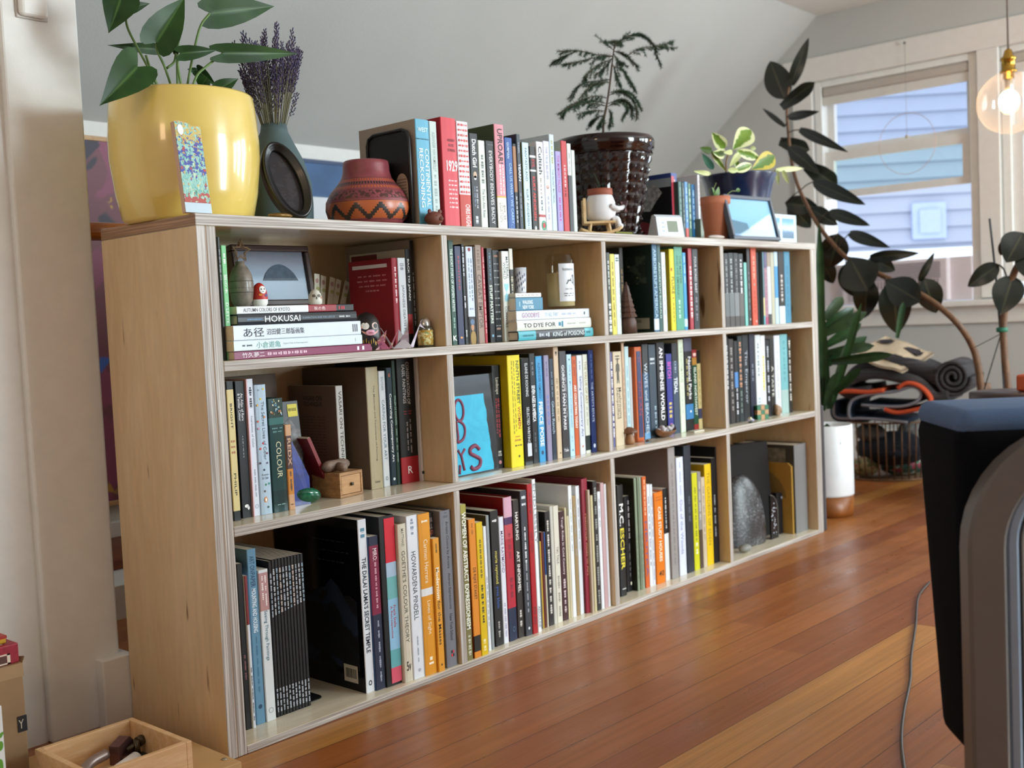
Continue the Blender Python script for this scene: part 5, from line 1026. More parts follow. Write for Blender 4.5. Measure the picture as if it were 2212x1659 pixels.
# ---- B1 right: stack, glass, candle
z = FLOORZ[1] + .0002; g = 'books stacked flat beside the candle'
def zl(py, px, y): return z_on(py, x_on(px, y, .7), y)
z = flat_book(1120, 1281, 734, 716, .022, '2c2f35', 'dark book titled KING of POISONS, lowest under the candle', [('KING of POISONS', 'd8e0e4', .44, .87, .5), ('~2', 'b0b8c0', .26, .4, .5), ('~1', '1f6a78', .05, .19, .2), ('~1', '1f6a78', .9, .96, .3)], [(0, .22, '4fb4c4'), (.88, 1, '5ab8c4')], zb=z, d=.15, hb=1, group=g)
z = flat_book(1117, 1276.5, 715, 692.5, .024, 'dfe0d8', 'white book titled TO DYE FOR, middle of the stack under the candle', [('TO DYE FOR', '23262a', .08, .5, .42, 0, 'b'), ('~2', 'b0b4ac', .66, .92, .22), ('~1', '2a7a98', .54, .61, .62)], zb=z, d=.15, hb=1, group=g)
z = flat_book(1116, 1273, 692, 671.5, .026, 'd5dbe6', 'white book titled GOODBYE directly under the candle', [('GOODBYE', 'a06a8a', .07, .3, .5), ('TO ALL THAT', 'a8bcc8', .37, .56, .45), ('~3', 'b8c0d0', .6, .8, .3), ('~1', '3a4450', .92, .94, .45)], zb=z, d=.15, group=g)
ZC = z
z2 = flat_book(1115, 1173, 671, 643, .03, '2f87ac', 'small blue book titled WALKING NEW YORK', [('WALKING', 'e8f4f8', .24, .62, .3, .14, 'b'), ('NEW YORK', 'e8f4f8', .24, .66, .3, -.24, 'b'), ('~1', 'a8d0e0', .12, .16, .7)], zb=ZC, d=.1, group=g)
z2 = flat_book(1114, 1169, 643, 633, .032, 'e0e0da', 'thin white booklet on the small blue book', [('~6', '9a9a94', .05, .9, .2)], zb=z2, d=.095, group=g)
cx = x_on(1128, .06, z2); zt = z_on(577.5, cx, .045)
cup = thing('shot_glass', 'white printed tumbler on the thin white booklet', 'glass', (cx, .065, z2 + .0003)); hh = zt - z2
lathe('body', [(.001, 0), (.0125, 0), (.0135, .004), (.0158, hh), (.0148, hh), (.0128, .005), (.001, .004)], mat('cfd2da', .15, coat=.3), cup, 28)
for k in range(16):
    a = -3.2 + k * .11; zz = hh * (.15 + .7 * ((k * 7) % 10) / 10); r = .0135 + .0023 * zz / hh + .0004
    mesh('print', [(r * math.cos(a + s * .07), r * math.sin(a + s * .07), zz + q) for s, q in ((-1, -.004), (1, -.002), (1, .004), (-1, .003))], [(0, 1, 2, 3)], mat('3a4866', .5), cup)
cdx = x_on(1216, .062, ZC); cr = .0335; zt = z_on(548, cdx, .04); hh = min(zt, .876) - ZC
CA = thing('candle', 'cream jar candle with a white label standing on the GOODBYE book', 'candle', (cdx, .066, ZC + .0003))
lathe('jar', [(.001, 0), (cr * .9, 0), (cr, .005), (cr, hh - .012), (cr * .88, hh - .004), (cr * .88, hh), (cr * .84, hh), (cr * .84, hh - .005), (cr * .95, hh - .013), (cr * .95, .007), (.001, .006)], glass_mat('candle_glass', 'f7f5f0', .7), CA, 40)
lathe('wax', [(.001, .0065), (cr * .94, .0075), (cr * .94, hh * .66), (.001, hh * .66)], mat('e6dcb0', .5), CA, 40)
tube('wick', [(0, 0, hh * .66), (.001, 0, hh * .74)], .0008, K_, CA)
def curved(name, R, a0, a1, z0, z1, m, o, n=10, lift=.0004):
    vs = [(math.sin(a0 + (a1 - a0) * k / n) * (R + lift), -math.cos(a0 + (a1 - a0) * k / n) * (R + lift), zz) for zz in (z0, z1) for k in range(n + 1)]
    return mesh(name, vs, [(k, k + 1, k + n + 2, k + n + 1) for k in range(n)], m, o, True)
A0, A1 = -.98, .34
curved('label', cr, A0, A1, hh * .14, hh * .82, mat('dfe3ea', .5), CA, 12, .0006)
def wrap_pts(name, pts, m, o, R, lift):
    vs = [(math.sin(a) * (R + lift), -math.cos(a) * (R + lift), zz) for a, zz in pts]; return mesh(name, vs, [tuple(range(len(vs)))], m, o)
wrap_pts('label_shape', [(A0 + (A1 - A0) * u, hh * v) for u, v in ((.36, .45), (.45, .50), (.46, .53), (.62, .53), (.72, .58), (.78, .62), (.88, .62), (.88, .47), (.92, .42), (.93, .40), (.86, .44), (.8, .46), (.4, .45))], K_, CA, cr, .001)
for s, zc_, hgt, ln in (('homesick', .72, .0075, .030), ('NEW YORK', .36, .0035, .02), ('~3', .28, .0022, .028), ('~3', .24, .0022, .026)):
    am = (A0 + A1) / 2 + .06
    vs, fs = (glyphs(s)[0], glyphs(s)[1]) if s[0] != '~' else bars(s, (0, 0, 0), (1, 0, 0), (0, 1, 0), 1.0, .1)
    x0 = min(v.x for v in vs); x1 = max(v.x for v in vs); y0 = min(v.y for v in vs); y1 = max(v.y for v in vs); k = ln / (x1 - x0); ky = hgt / max(1e-5, (y1 - y0))
    mesh('label_print', [(math.sin(am + (v.x - (x0 + x1) / 2) * k / cr) * (cr + .001), -math.cos(am + (v.x - (x0 + x1) / 2) * k / cr) * (cr + .001), hh * zc_ + (v.y - (y0 + y1) / 2) * ky) for v in vs], fs, ink('5a5a5c'), CA)

# ---- B2 turquoise painting in a clear frame
zf = FLOORZ[2] + .0003; x0 = DX[0] + T_ / 2 + .001; x1 = x_on(1069.5, .062, zf); zt = z_on(806, x_on(1050, .062, .5), .062)
tp = thing('lettered_painting', 'turquoise hand-lettered painting in a clear black-backed stand', 'picture', (x0, .042, zf)); tp.rotation_euler = (-.06, 0, 0)
w, h = x1 - x0, zt - zf
box('backing', (0, .008, 0), (w, .012, h), mat('121314', .25), tp, .001); box('clear_front', (0, .0, 0), (w, .003, h), PANE, tp)
pwid = x_on(1057, .06, zf + .02) - x0; rgt = [(pwid * (1 + _rb.uniform(-.012, .012)) - .012 * (k / 14), .0045, .004 + (h * .80 - .004) * k / 14) for k in range(15)]
prism('painted_sheet', [(0, .0045, .003)] + rgt + [(0, .0045, h * .80)], (0, .003, 0), marbled('turquoise_paint', '17bede', '2fd0ea', '0f9fc4', 25, .5, .66), tp)
MAU = mat('8a3350', .6)
def stroke(pts, r=.0032): return tube_data([(x, .0046, zz) for x, zz in pts], r, 8)
off = x_on(984, .05, zf + .1) - x0; u = pwid - off
O1 = [(u * .16 + .022 * math.sin(a) * .6, h * .66 + .022 * math.cos(a)) for a in [k * PI / 10 for k in range(21)]]
D1_ = [(u * .06, h * .53), (u * .07, h * .40), (u * .05, h * .345), (u * .2, h * .37), (u * .27, h * .44), (u * .25, h * .51), (u * .12, h * .555), (u * .04, h * .54)]
Y1_ = [(u * .03, h * .27), (u * .1, h * .21), (u * .22, h * .27)]; Y2_ = [(u * .11, h * .21), (u * .16, h * .06)]; A_ = [(-.0 + u * .02, h * .03), (u * .05, h * .12)]
S1_ = [(u * .62, h * .245), (u * .52, h * .285), (u * .38, h * .265), (u * .36, h * .22), (u * .5, h * .18), (u * .62, h * .14), (u * .58, h * .075), (u * .42, h * .055), (u * .34, h * .085)]
def sh(P): return [(a + off, b) for a, b in P]
O1, D1_, Y1_, Y2_, A_, S1_ = map(sh, (O1, D1_, Y1_, Y2_, A_, S1_))
multi('painted_letters', [stroke(O1)] + [stroke(spline([(a, 0, b) for a, b in D1_], 4) and [(p.x, p.z) for p in spline([(a, 0, b) for a, b in D1_], 4)])] + [stroke(Y1_), stroke(Y2_), stroke(A_), stroke([(p.x, p.z) for p in spline([(a, 0, b) for a, b in S1_], 5)], .0046)], MAU, tp)

# ---- C1 carved cone tree
zf = FLOORZ[1] + .0003; tx = x_on(1362, .03, zf); tr = .0235; th = z_on(609, tx, .03) - zf
CT = thing('carved_tree', 'dark brown carved wooden conical tree in front of the books', 'ornament', (tx, .038, zf))
CTM = wood('carved_wood', '3a2116', '5c3828', (40, 40, 6), .55)
lathe('trunk', [(.001, 0), (tr, 0), (tr * .95, .03), (tr * .75, .04), (.002, th), (.0005, th + .001)], CTM, CT, 18)
for k in range(6):
    f = k / 6; zz = .04 + f * (th - .05); r0 = tr * (1.08 - f * .85)
    lathe('scale_tier', [(r0 * .7, zz + (th - .05) / 6 * 1.1), (r0 * 1.0, zz + .003), (r0 * .97, zz), (r0 * .7, zz + .002)], CTM, CT, 9, closed=True, smooth=False)

# ---- C2: mushroom, leaf bowl with shells, moss
z = FLOORZ[2] + .0003; p = at(1360, 957, 'z', z); 
MU = thing('wooden_mushroom', 'turned wooden mushroom at the front edge of the shelf', 'mushroom', (x_on(1360, .045, z), .045, z))
WM = wood('mushroom_wood', '7d5030', 'a87850', (30, 30, 8), .5); WM2 = wood('mushroom_cap_wood', '4d2f20', '7d5236', (30, 30, 30), .5)
lathe('stem', [(.001, 0), (.0115, 0), (.0135, .006), (.0125, .016), (.0098, .024), (.009, .03)], WM, MU, 26)
lathe('cap', [(.008, .0285), (.0205, .0285), (.0215, .031), (.0195, .0345), (.013, .039), (.006, .0425), (.0005, .0435)], WM2, MU, 28)
p = at(1438, 944, 'z', z); LB = thing('leaf_bowl', 'leaf-shaped brown wooden bowl in front of the books', 'bowl', (x_on(1438, .05, z), .05, z)); LB.rotation_euler[2] = .1
vs, fs = [], []; nu, nv = 24, 10
for i in range(nu + 1):
    t_ = -1 + 2 * i / nu; wd = .022 * (1 - abs(t_) ** 2.2) ** .8 + .0006
    for j in range(nv + 1):
        s = -1 + 2 * j / nv; vs.append((t_ * .047, s * wd, .002 + .014 * abs(t_) ** 2.4 + .016 * s * s * (1 - .4 * abs(t_))))
n0 = len(vs); vs += [(x, y * 1.03, zz - .0025) for x, y, zz in vs]
fs = [(i * (nv + 1) + j, (i + 1) * (nv + 1) + j, (i + 1) * (nv + 1) + j + 1, i * (nv + 1) + j + 1) for i in range(nu) for j in range(nv)]
fs += [tuple(n0 + q for q in reversed(f)) for f in fs]
edge = [i * (nv + 1) for i in range(nu + 1)] + [nu * (nv + 1) + j for j in range(1, nv + 1)] + [i * (nv + 1) + nv for i in range(nu - 1, -1, -1)] + [j for j in range(nv - 1, 0, -1)]
fs += [(edge[k], edge[(k + 1) % len(edge)], edge[(k + 1) % len(edge)] + n0, edge[k] + n0) for k in range(len(edge))]
o = mesh('bowl', vs, fs, wood('bowl_wood', '5a3620', '8c5c38', (30, 10, 30), .35), LB, True); bm = bmesh.new(); bm.from_mesh(o.data); bmesh.ops.recalc_face_normals(bm, faces=bm.faces); bm.to_mesh(o.data); bm.free()
for v in o.data.vertices: pass
SHL = mat('c9c2c4', .35, mottle=.45, mscale=220)
words = ['leftmost', 'second', 'third', 'fourth', 'fifth', 'sixth', 'seventh', 'rightmost']
for k in range(8):
    bx_ = -.03 + k * .0085; r = _rb.uniform(.007, .0095)
    s = ball('shell', (0, 0, 0), r, SHL, None, 2, (1, .8, .7), .25, 20 + k); s.location = (LB.location.x + bx_, LB.location.y + _rb.uniform(-.004, .004), z + .014 + .006 * (k % 2) + .004 * abs(bx_ / .03)); s.rotation_euler = (k, k * .7, k * 1.3)
    tag(s, f'white and grey seashell, {words[k]} of those in the leaf bowl', 'shell', 'seashells in the leaf bowl')
p = at(1406, 944, 'z', z); mo = thing('dried_moss', 'tuft of dried grey moss beside the leaf bowl', 'moss', (x_on(1404, .022, z), .022, z)); mo['kind'] = 'stuff'
multi('strand', [tube_data(spline([(_rb.uniform(-.015, .015), _rb.uniform(-.006, .006), _rb.uniform(.001, .008)) for _ in range(4)], 3), .0006, 4) for _ in range(40)], mat('86786a', .8), mo)
zf2 = z
rec = thing('paper_slip', 'pale slip of card lying right of the leaf bowl', 'card', (x_on(1500, .03, z), .03, z)); box('card', (0, 0, 0), (.05, .02, .0035), mat('cfc8b4', .6), rec, .0004)

# ---- D2: chequered cube, stone, trinket
z = FLOORZ[2] + .0003; p = at(1656, 905, 'z', z)
PC = thing('puzzle_cube', 'green and natural wood chequered puzzle cube', 'puzzle cube', (x_on(1657, .024, z), .024, z)); PC.rotation_euler[2] = -.42
cs = .0135; gm = mat('1e6a48', .5); nm = wood('cube_wood', 'a97c50', 'cda273', (30, 30, 60), .5)
for i in range(3):
    for j in range(3):
        for k in range(3):
            if i == j == k == 1: continue
            box('cubelet', ((i - 2.5) * cs, j * cs, k * cs), ((i - 1.5) * cs, (j + 1) * cs, (k + 1) * cs), gm if (i + j + k) % 2 == 0 else nm, PC, .0008)
stone('rough_crystal', 'rough tan stone right of the chequered cube', (x_on(1679, .045, z), .045, z), .017, (.75, .7, 1.15), mat('a98a6c', .6, mottle=.5, mscale=120, bump=.5, bscale=200), .22, 9, sub=3, flat=.75)
p = at(1578, 912, 'z', z)
tk = thing('white_blossom', 'little white and lilac trinket at the front left of the shelf', 'ornament', (p.x + .001, .013, z))
for k in range(5): ball('petal', (.0055 * math.cos(k * 1.257), .0045 * math.sin(k * 1.257), .008 + .003 * (k % 2)), .0055, mat('d8dcc8' if k % 2 else 'b8b4dc', .5), tk, 2, (1, 1, .7), .1, k)
ball('centre', (0, 0, .013), .004, mat('c8c090', .5), tk, 2); lathe('foot', [(.001, 0), (.007, 0), (.003, .006), (.001, .007)], mat('3a4a3a', .5), tk, 10)

# ---- D3
z = TB_ + .0003
sb = thing('slate_panel', 'dark charcoal square board leaning behind the speckled stone', 'board', (DX[2] + T_ / 2 + .02, .208, z)); sb.rotation_euler = (-.06, 0, -.33)
bwid = (x_on(1668, .09, z) - (DX[2] + T_ / 2 + .02)) / math.cos(.33)
box('panel', (0, 0, 0), (bwid, .02, z_on(951, x_on(1660, .1, .3), .1) - z), mat('211d1c', .75, mottle=.1, mscale=30, spec=.2), sb, .0015)
GR = NT('granite'); f = GR.noise(GR.tc.outputs['Object'], 160, 3, .7); f2 = GR.noise(GR.tc.outputs['Object'], 18, 4); c = GR.mix(GR.ramp(f2, [(.4, 0.0), (.65, .8)]), GR.ramp(f, [(.3, '1a191a'), (.52, '3c3c3e'), (.68, '8c8e92')]), '26201e'); GR.bump(f, .4, .002); GRM = GR.out(c, .3)
gxx = x_on(1604, .09, z); GS = stone('granite_stone', 'large speckled grey dome-shaped stone in the bottom right cubby', (gxx, .092, z), .19, (.47, .19, .96), GRM, .03, 3, sub=4, flat=.16, rz=-.33)
pks = x_on(1605, .042, z); stone('pebble', 'flat grey pebble in front of the speckled stone', (pks, .035, z), .026, (1.05, .62, .42), mat('87857d', .55, mottle=.25, mscale=150), .03, 2)
gx0 = x_on(1721, .03, z); gb = thing('photo_book', 'thick grey spined photo book standing at the right', 'book', (gx0, .03, z))
gw = min(x_on(1746, .03, z), L_ - TL_ - .009) - gx0; gh = z_on(962, gx0, .03) - z
book_mesh(gb, gw, gh, .21, '8e8d8e', '55534c', [], 1)
for k in range(2): box('cover_photo', (-.0004, .03 + k * .085, gh * .80), (-.0001, .105 + k * .085, gh * .96), mat('8a877a', .5, mottle=.7, mscale=40), gb)
gp = thing('board_book', 'gold board book standing before the grey photo book', 'book', (gx0 - .0012, .036, z)); gp.rotation_euler = (0, 0, PI / 2)
hgt = gh * .8
prism('cover', [(0, 0, 0), (.15, 0, 0), (.15, 0, hgt), (.012, 0, hgt), (0, 0, hgt * .95)], (0, .01, 0), mat('b28a3c', .4, mottle=.1, mscale=30), gp)
prism('cover_arch', [(.15 - .13 * math.sin(k * PI / 16), .0101, hgt * (.5 + .46 * math.cos(k * PI / 16))) for k in range(0, 9)] + [(.15, .0101, hgt * .5)], (0, .0005, 0), mat('8c6e34', .8, mottle=.3, mscale=300), gp)
bt = thing('black_carton', 'black carton with a pale strip leaning on the gold board', 'box', (x_on(1678, .075, z), .072, z)); bt.rotation_euler = (0, 0, -.1)
prism('carton', [(0, 0, 0), (.05, 0, 0), (.058, 0, .122), (0, 0, .128)], (0, .018, 0), mat('17171c', .4), bt); box('pale_strip', (.024, -.0006, .108), (.052, -.0001, .114), mat('a9adb8', .5), bt)
ar = thing('arched_stand', 'clear arched stand with a white mosaic print', 'ornament', (x_on(1663, .058, z), .052, z)); 
arc = [(.0, 0, 0), (.042, 0, 0)] + [(.042 * math.cos(k * PI / 16), 0, .085 + .048 * math.sin(k * PI / 16)) for k in range(0, 9)]
prism('clear_plate', arc, (0, .005, 0), mat('17181c', .15), ar); multi('rim', [tube_data([(x, .0, zz) for x, _, zz in arc[1:]], .0012, 6)], mat('8a8a84', .2, .5), ar)
ms = []
for k in range(26):
    a, b = _rb.uniform(.004, .032), _rb.uniform(.01, .11); s = _rb.uniform(.001, .0028); ms.append(([(a - s, -.0006, b - s), (a + s, -.0006, b - s * .6), (a + s * .7, -.0006, b + s), (a - s, -.0006, b + s * .7)], [(0, 1, 2, 3)]))
multi('mosaic', ms, mat('c8ccd4', .5), ar, False)
tn = thing('maroon_book', 'thin maroon book between the grey photo book and the side panel', 'book', (L_ - TL_ - .0085, .034, z)); book_mesh(tn, .0075, gh * .97, .2, '6a4a50', None, [], 0)
# ================================================================== LEAVES
def leaf(p0, p1, width, shape='ovate', hint=None, fold=.25, bow=.12, name='leaf', m=None, parent=None, nu=12, nv=6, curl=0.0, thick=.0004):
    p0, p1 = V3(p0), V3(p1); a = p1 - p0; L = a.length; an = a / L
    hint = V3(hint) if hint is not None else (CP - (p0 + p1) / 2)
    s = an.cross(hint); s = s.normalized() if s.length > 1e-5 else an.orthogonal().normalized(); n = s.cross(an)
    vs, fs, us = [], [], []
    if shape == 'heart':
        OUT = [(.0, .0), (-.09, .10), (-.17, .22), (-.18, .35), (-.10, .45), (.04, .50), (.22, .48), (.42, .40), (.62, .28), (.82, .13), (.93, .045), (1, 0)]
        MID = [0, .01, .03, .06, .11, .19, .31, .46, .63, .81, .92, 1.0]; nu = len(OUT) - 1
        for i in range(nu + 1):
            for j in range(nv + 1):
                u = -1 + 2 * j / nv; au = abs(u); al = MID[i] + (OUT[i][0] - MID[i]) * au; hw = OUT[i][1] * au * width * (1 if u > 0 else -1)
                vs.append(p0 + an * (al * L) + s * hw + n * (bow * L * math.sin(PI * max(0, al)) * .6 + fold * abs(hw) - curl * L * max(0, al) ** 2)); us.append(au)
    for i in range(nu + 1 if shape != 'heart' else 0):
        t = i / nu
        if shape == 'ovate': wd = math.sin(PI * min(1, t ** .8)) ** .75
        elif shape == 'obovate': wd = math.sin(PI * t ** 1.35) ** .7
        elif shape == 'lance': wd = math.sin(PI * (0.06 + .94 * t) ** .75) ** .8 if t < 1 else 0
        elif shape == 'strap': wd = min(1, .55 + t) * (1 - max(0, (t - .72) / .28) ** 2) if t < 1 else 0
        else: wd = (1 - t) ** .75 * (1 + .25 * math.sin(PI * t)) * min(1, .75 + 2 * t)           # heart
        wd = max(wd, 0.0) * width / 2
        for j in range(nv + 1):
            u = -1 + 2 * j / nv; au = abs(u); tt = t
            if shape == 'heart': tt = t - .30 * (1 - t) ** 3 * math.sin(PI * min(au, 1) ** 1.1 * .75)
            w2 = wd * (1 - .18 * (au ** 2) * (1 - t) if shape == 'heart' else 1)
            q = p0 + an * (tt * L) + s * (u * w2) + n * (bow * L * math.sin(PI * t) * .6 + fold * au * w2 - curl * L * t * t)
            vs.append(q); us.append(au)
    k = nv + 1
    for i in range(nu):
        for j in range(nv): fs.append((i * k + j, i * k + j + 1, (i + 1) * k + j + 1, (i + 1) * k + j))
    nrm = n * thick
    N = len(vs); vs += [v - nrm for v in vs]; us += us; fs += [tuple(N + q for q in reversed(f)) for f in fs]
    ob = mesh(name, vs, fs, m, parent, True)
    at_ = ob.data.attributes.new('across', 'FLOAT', 'POINT'); at_.data.foreach_set('value', us)
    return ob
def leaf_mat(name, c0, c1, rough=.3, vein=None, edge=None, spec=.3):
    t = NT(name); at_ = t.n('Attribute'); at_.attribute_name = 'across'; u = at_.outputs['Fac']
    f = t.noise(t.tc.outputs['Object'], 14, 3); col = t.ramp(f, [(.35, c0), (.65, c1)])
    if vein: col = t.mix(t.ramp(u, [(0.0, .75), (.10, 0.0)]), col, vein)
    if edge:
        g = t.math('ADD', u, t.math('MULTIPLY', t.math('SUBTRACT', t.noise(t.tc.outputs['Object'], 60, 3), .5), .9)); col = t.mix(t.ramp(g, [(.5, 0.0), (.62, 1.0)]), col, edge)
    return t.out(col, rough, spec)
def relocal(root, loc):                     # parts were built at world places: shift them below the root
    loc = V3(loc)
    for c in root.children:
        for v in c.data.vertices: v.co -= loc
    root.location = loc
ZT_ = H_ + .0004
ANTH = leaf_mat('anthurium_leaf', '14320f', '28481a', .42, '4c6a34')
GSTEM = mat('5c7a3a', .5, name='green_stem')
# ------------------------------------------------------------------ yellow pot
px_, py_ = x_on(402, .163, 1.0), .163
zt = z_on(192, px_, py_ - .1) ; ph_ = zt - ZT_
YP = thing('potted_plant', 'green leafy plant in a big glossy yellow pot on the left end', 'potted plant')
YM = mat('dfc46a', .22, coat=.6, name='yellow_glaze', mottle=.03)
R_ = .1265
lathe('pot', [(.001, 0), (R_ * .82, 0), (R_ * .88, .006), (R_ * .955, ph_ * .22), (R_ * 1.012, ph_ * .5), (R_ * 1.015, ph_ * .65), (R_ * .985, ph_ * .9), (R_ * .965, ph_ * .985), (R_ * .955, ph_), (R_ * .925, ph_ - .003), (R_ * .93, ph_ * .86), (.001, ph_ * .86)], YM, YP, 72, (px_, py_, ZT_))
lathe('soil', [(.001, ph_ * .9), (R_ * .92, ph_ * .88), (R_ * .92, ph_ * .86)], mat('33251c', .9, bump=1.0, bscale=80), YP, 40, (px_, py_, ZT_))
def U(x, y, ox, oy, sc): return ox + x / sc, oy + y / sc
AN = [(((355, -10), (272, 222), 250), .20, 'heart', .3), (((365, 66), (560, 22), 95), .22, 'heart', .2), (((600, 290), (800, -25), 250), .14, 'heart', .35), (((975, 92), (1425, 42), 215), .17, 'heart', .2),
      (((770, 368), (1022, 346), 105), .12, 'heart', .3), (((1060, 366), (1588, 370), 135), .11, 'heart', .3), (((592, 338), (268, 312), 80), .22, 'heart', .2), (((470, 460), (214, 722), 285), .10, 'heart', .25),
      (((885, 488), (1012, 588), 85), .20, 'heart', .3), (((905, 600), (950, 530), 100), .14, 'ovate', .2), (((1025, 612), (1168, 540), 105), .13, 'heart', .3), (((885, 490), (818, 478), 40), .21, 'ovate', .2), (((720, 375), (760, 320), 40), .16, 'ovate', .2)]
for (b0, b1, wd), yy, sh, fo in AN:
    q0 = at(*U(*b0, 150, 0, 3.191), 'y', yy); q1 = at(*U(*b1, 150, 0, 3.191), 'y', yy - .015); pxm = (q0 - CP).dot(FW) / FPX
    leaf(q0, q1, wd / 3.191 * pxm, sh, fold=fo, bow=.08, m=ANTH, parent=YP, nu=14, nv=8, curl=.04)
for pts, yy in ((((385, 70), (400, 190), (480, 350), (560, 500), (615, 612)), .20), (((600, 290), (605, 350), (655, 460), (705, 605)), .15), (((770, 90), (752, 280), (742, 420), (745, 605)), .17), (((965, 95), (900, 190), (848, 400), (810, 605)), .16),
                (((1060, 366), (930, 470), (880, 520), (845, 605)), .12), (((770, 370), (745, 430), (772, 605)), .13), (((462, 460), (540, 530), (600, 610)), .11), (((670, 470), (720, 430), (735, 370)), .15), (((525, 380), (560, 480), (610, 600)), .2)):
    q = [at(*U(*p, 150, 0, 3.191), 'y', yy) for p in pts]; tube('stem', spline(q, 6), .0022, GSTEM, YP, 7)
relocal(YP, (px_, py_, ZT_))

# painted tile leaning on the pot (generic flower painting)
tx0, tx1 = x_on(400, .012, ZT_), x_on(459, .012, ZT_); thh = z_on(264, x_on(380, .03, 1.0), .03) - ZT_ + .003
tl = thing('painted_tile', 'narrow painted tile of blue flowers leaning on the yellow pot', 'tile', (tx0, .010, ZT_ + .0015)); tl.rotation_euler = (-.12, 0, .06)
tw_ = tx1 - tx0
FL = NT('flower_paint'); 
v = FL.mapping((1, 1, .45), (0, .35, 0)); c = FL.ramp(FL.noise(v, 210, 4, .6, 1.5), [(.34, '2f7a70'), (.45, '7fb8b0'), (.55, '8fc0b8'), (.66, 'c8d8b0')])
sp = FL.n('SeparateXYZ'); FL.l(FL.tc.outputs['Object'], sp.inputs[0]); zf_ = FL.math('DIVIDE', sp.outputs[2], thh)
nb = FL.noise(FL.tc.outputs['Object'], 125, 3, .6); band = FL.ramp(zf_, [(.35, 0.0), (.45, .14), (.8, .14), (.9, .02)])
c = FL.mix(FL.ramp(FL.math('ADD', nb, band), [(.62, 0.0), (.66, 1.0)]), c, '33409a')
c = FL.mix(FL.ramp(FL.math('ADD', FL.noise(FL.tc.outputs['Object'], 190, 3), FL.ramp(zf_, [(.68, 0.0), (.85, .16)])), [(.60, 0.0), (.66, .9)]), c, 'c8a848')
c = FL.mix(FL.ramp(FL.math('ADD', FL.noise(FL.tc.outputs['Object'], 120, 3), FL.ramp(zf_, [(.12, .2), (.26, 0.0)])), [(.62, 0.0), (.66, 1.0)]), c, 'a83a34')
c = FL.mix(FL.ramp(FL.noise(FL.mapping((1, 1, 1), (2, 1, 3)), 170, 3), [(.66, 0.0), (.70, 1.0)]), c, '4f7a3a')
prism('tile', [(0, 0, 0), (tw_, 0, 0), (tw_, 0, thh * .965), (tw_ * .7, 0, thh * .955), (tw_ * .5, 0, thh * .985), (tw_ * .2, 0, thh * 1.0), (0, 0, thh * .985)], (0, .009, 0), mat('c9a58c', .7), tl)
prism('painted_face', [(.0006, -.0008, thh * .11), (tw_ - .0006, -.0008, thh * .11), (tw_ - .0006, -.0008, thh * .96), (tw_ * .7, -.0008, thh * .95), (tw_ * .5, -.0008, thh * .98), (tw_ * .2, -.0008, thh * .993), (.0006, -.0008, thh * .98)], (0, .0006, 0), FL.out(c, .5), tl)
disc(tl, 'white_flower', tw_ * .2, -.0009, thh * .9, .006, .009, 'e6e8ec', 9)
box('bottom_strip', (0, -.0008, 0), (tw_, 0, thh * .108), mat('b9cbd8', .5), tl)

# vase and lavender
vx, vy = x_on(598, .205, 1.0), .205; vzt = z_on(270, vx, vy); vh = vzt - ZT_
VM = mat('4d5f62', .55, name='slate_vase', mottle=.05)
vs_ = thing('vase', 'matte slate green bottle vase behind the oval frame', 'vase', (vx, vy, ZT_))
lathe('body', [(.001, 0), (.058, 0), (.066, .01), (.0675, .05), (.0655, vh * .45), (.053, vh * .66), (.036, vh * .83), (.0265, vh * .93), (.0245, vh), (.021, vh), (.0215, vh * .93), (.02, vh * .8), (.001, vh * .78)], VM, vs_, 56)
lav = thing('lavender_bunch', 'bunch of dried purple lavender in the slate green vase', 'flowers', (vx, vy, vzt - .035))
LVM = [mat('4c4468', .8), mat('3c3654', .8), mat('6a5f80', .8), mat('54483e', .8)]; LST = mat('6e6a50', .8)
rl = random.Random(5); protos = []
for k in range(6):
    bm = bmesh.new()
    for q in range(30):
        f = q / 30; a = q * 2.4; r = .0032 * (1 - .5 * f) + .0008
        z0 = .055 * f; M = Matrix.Translation((r * math.cos(a) * rl.uniform(.6, 1.3), r * math.sin(a) * rl.uniform(.6, 1.3), z0)) @ Matrix.Rotation(a, 4, 'Z') @ Matrix.Rotation(.5, 4, 'Y') @ Matrix.Diagonal((.0014, .0014, .0030, 1))
        bmesh.ops.create_icosphere(bm, subdivisions=1, radius=1.0, matrix=M)
    for f_ in bm.faces: f_.material_index = rl.choice((0, 0, 1, 1, 2, 3))
    me = bpy.data.meshes.new('flower_spike'); bm.to_mesh(me); bm.free(); [me.materials.append(x) for x in LVM]; protos.append(me)
lo_, hi_ = at(515, 250, 'y', .20).x - vx, at(652, 250, 'y', .20).x - vx
for k in range(88):
    a = rl.uniform(0, 2 * PI); sp_ = math.sqrt(rl.random()); hgt = rl.uniform(.045, .15) if k % 3 else rl.uniform(.13, .185)
    ex = (lo_ + hi_) / 2 + (hi_ - lo_) / 2 * sp_ * math.cos(a) * .95; ey = .05 * sp_ * math.sin(a) - .01
    bpt, tip = V3((.014 * sp_ * math.cos(a), .014 * sp_ * math.sin(a), 0)), V3((ex * (.45 + hgt * 3.2), ey, .035 + hgt * .8))
    vs0, fs0 = tube_data([bpt, bpt.lerp(tip, .5) + V3((0, 0, .006)), tip], .0007, 4); 
    s_ = mesh('stalk', vs0, fs0, LST, lav)
    fl = bpy.data.objects.new('flower_spike', protos[k % 6]); link(fl, s_)
    d = (tip - bpt).normalized(); fl.location = tip - d * .028; fl.rotation_euler = d.to_track_quat('Z', 'Y').to_euler(); fl.scale = (1, 1, rl.uniform(.8, 1.35))

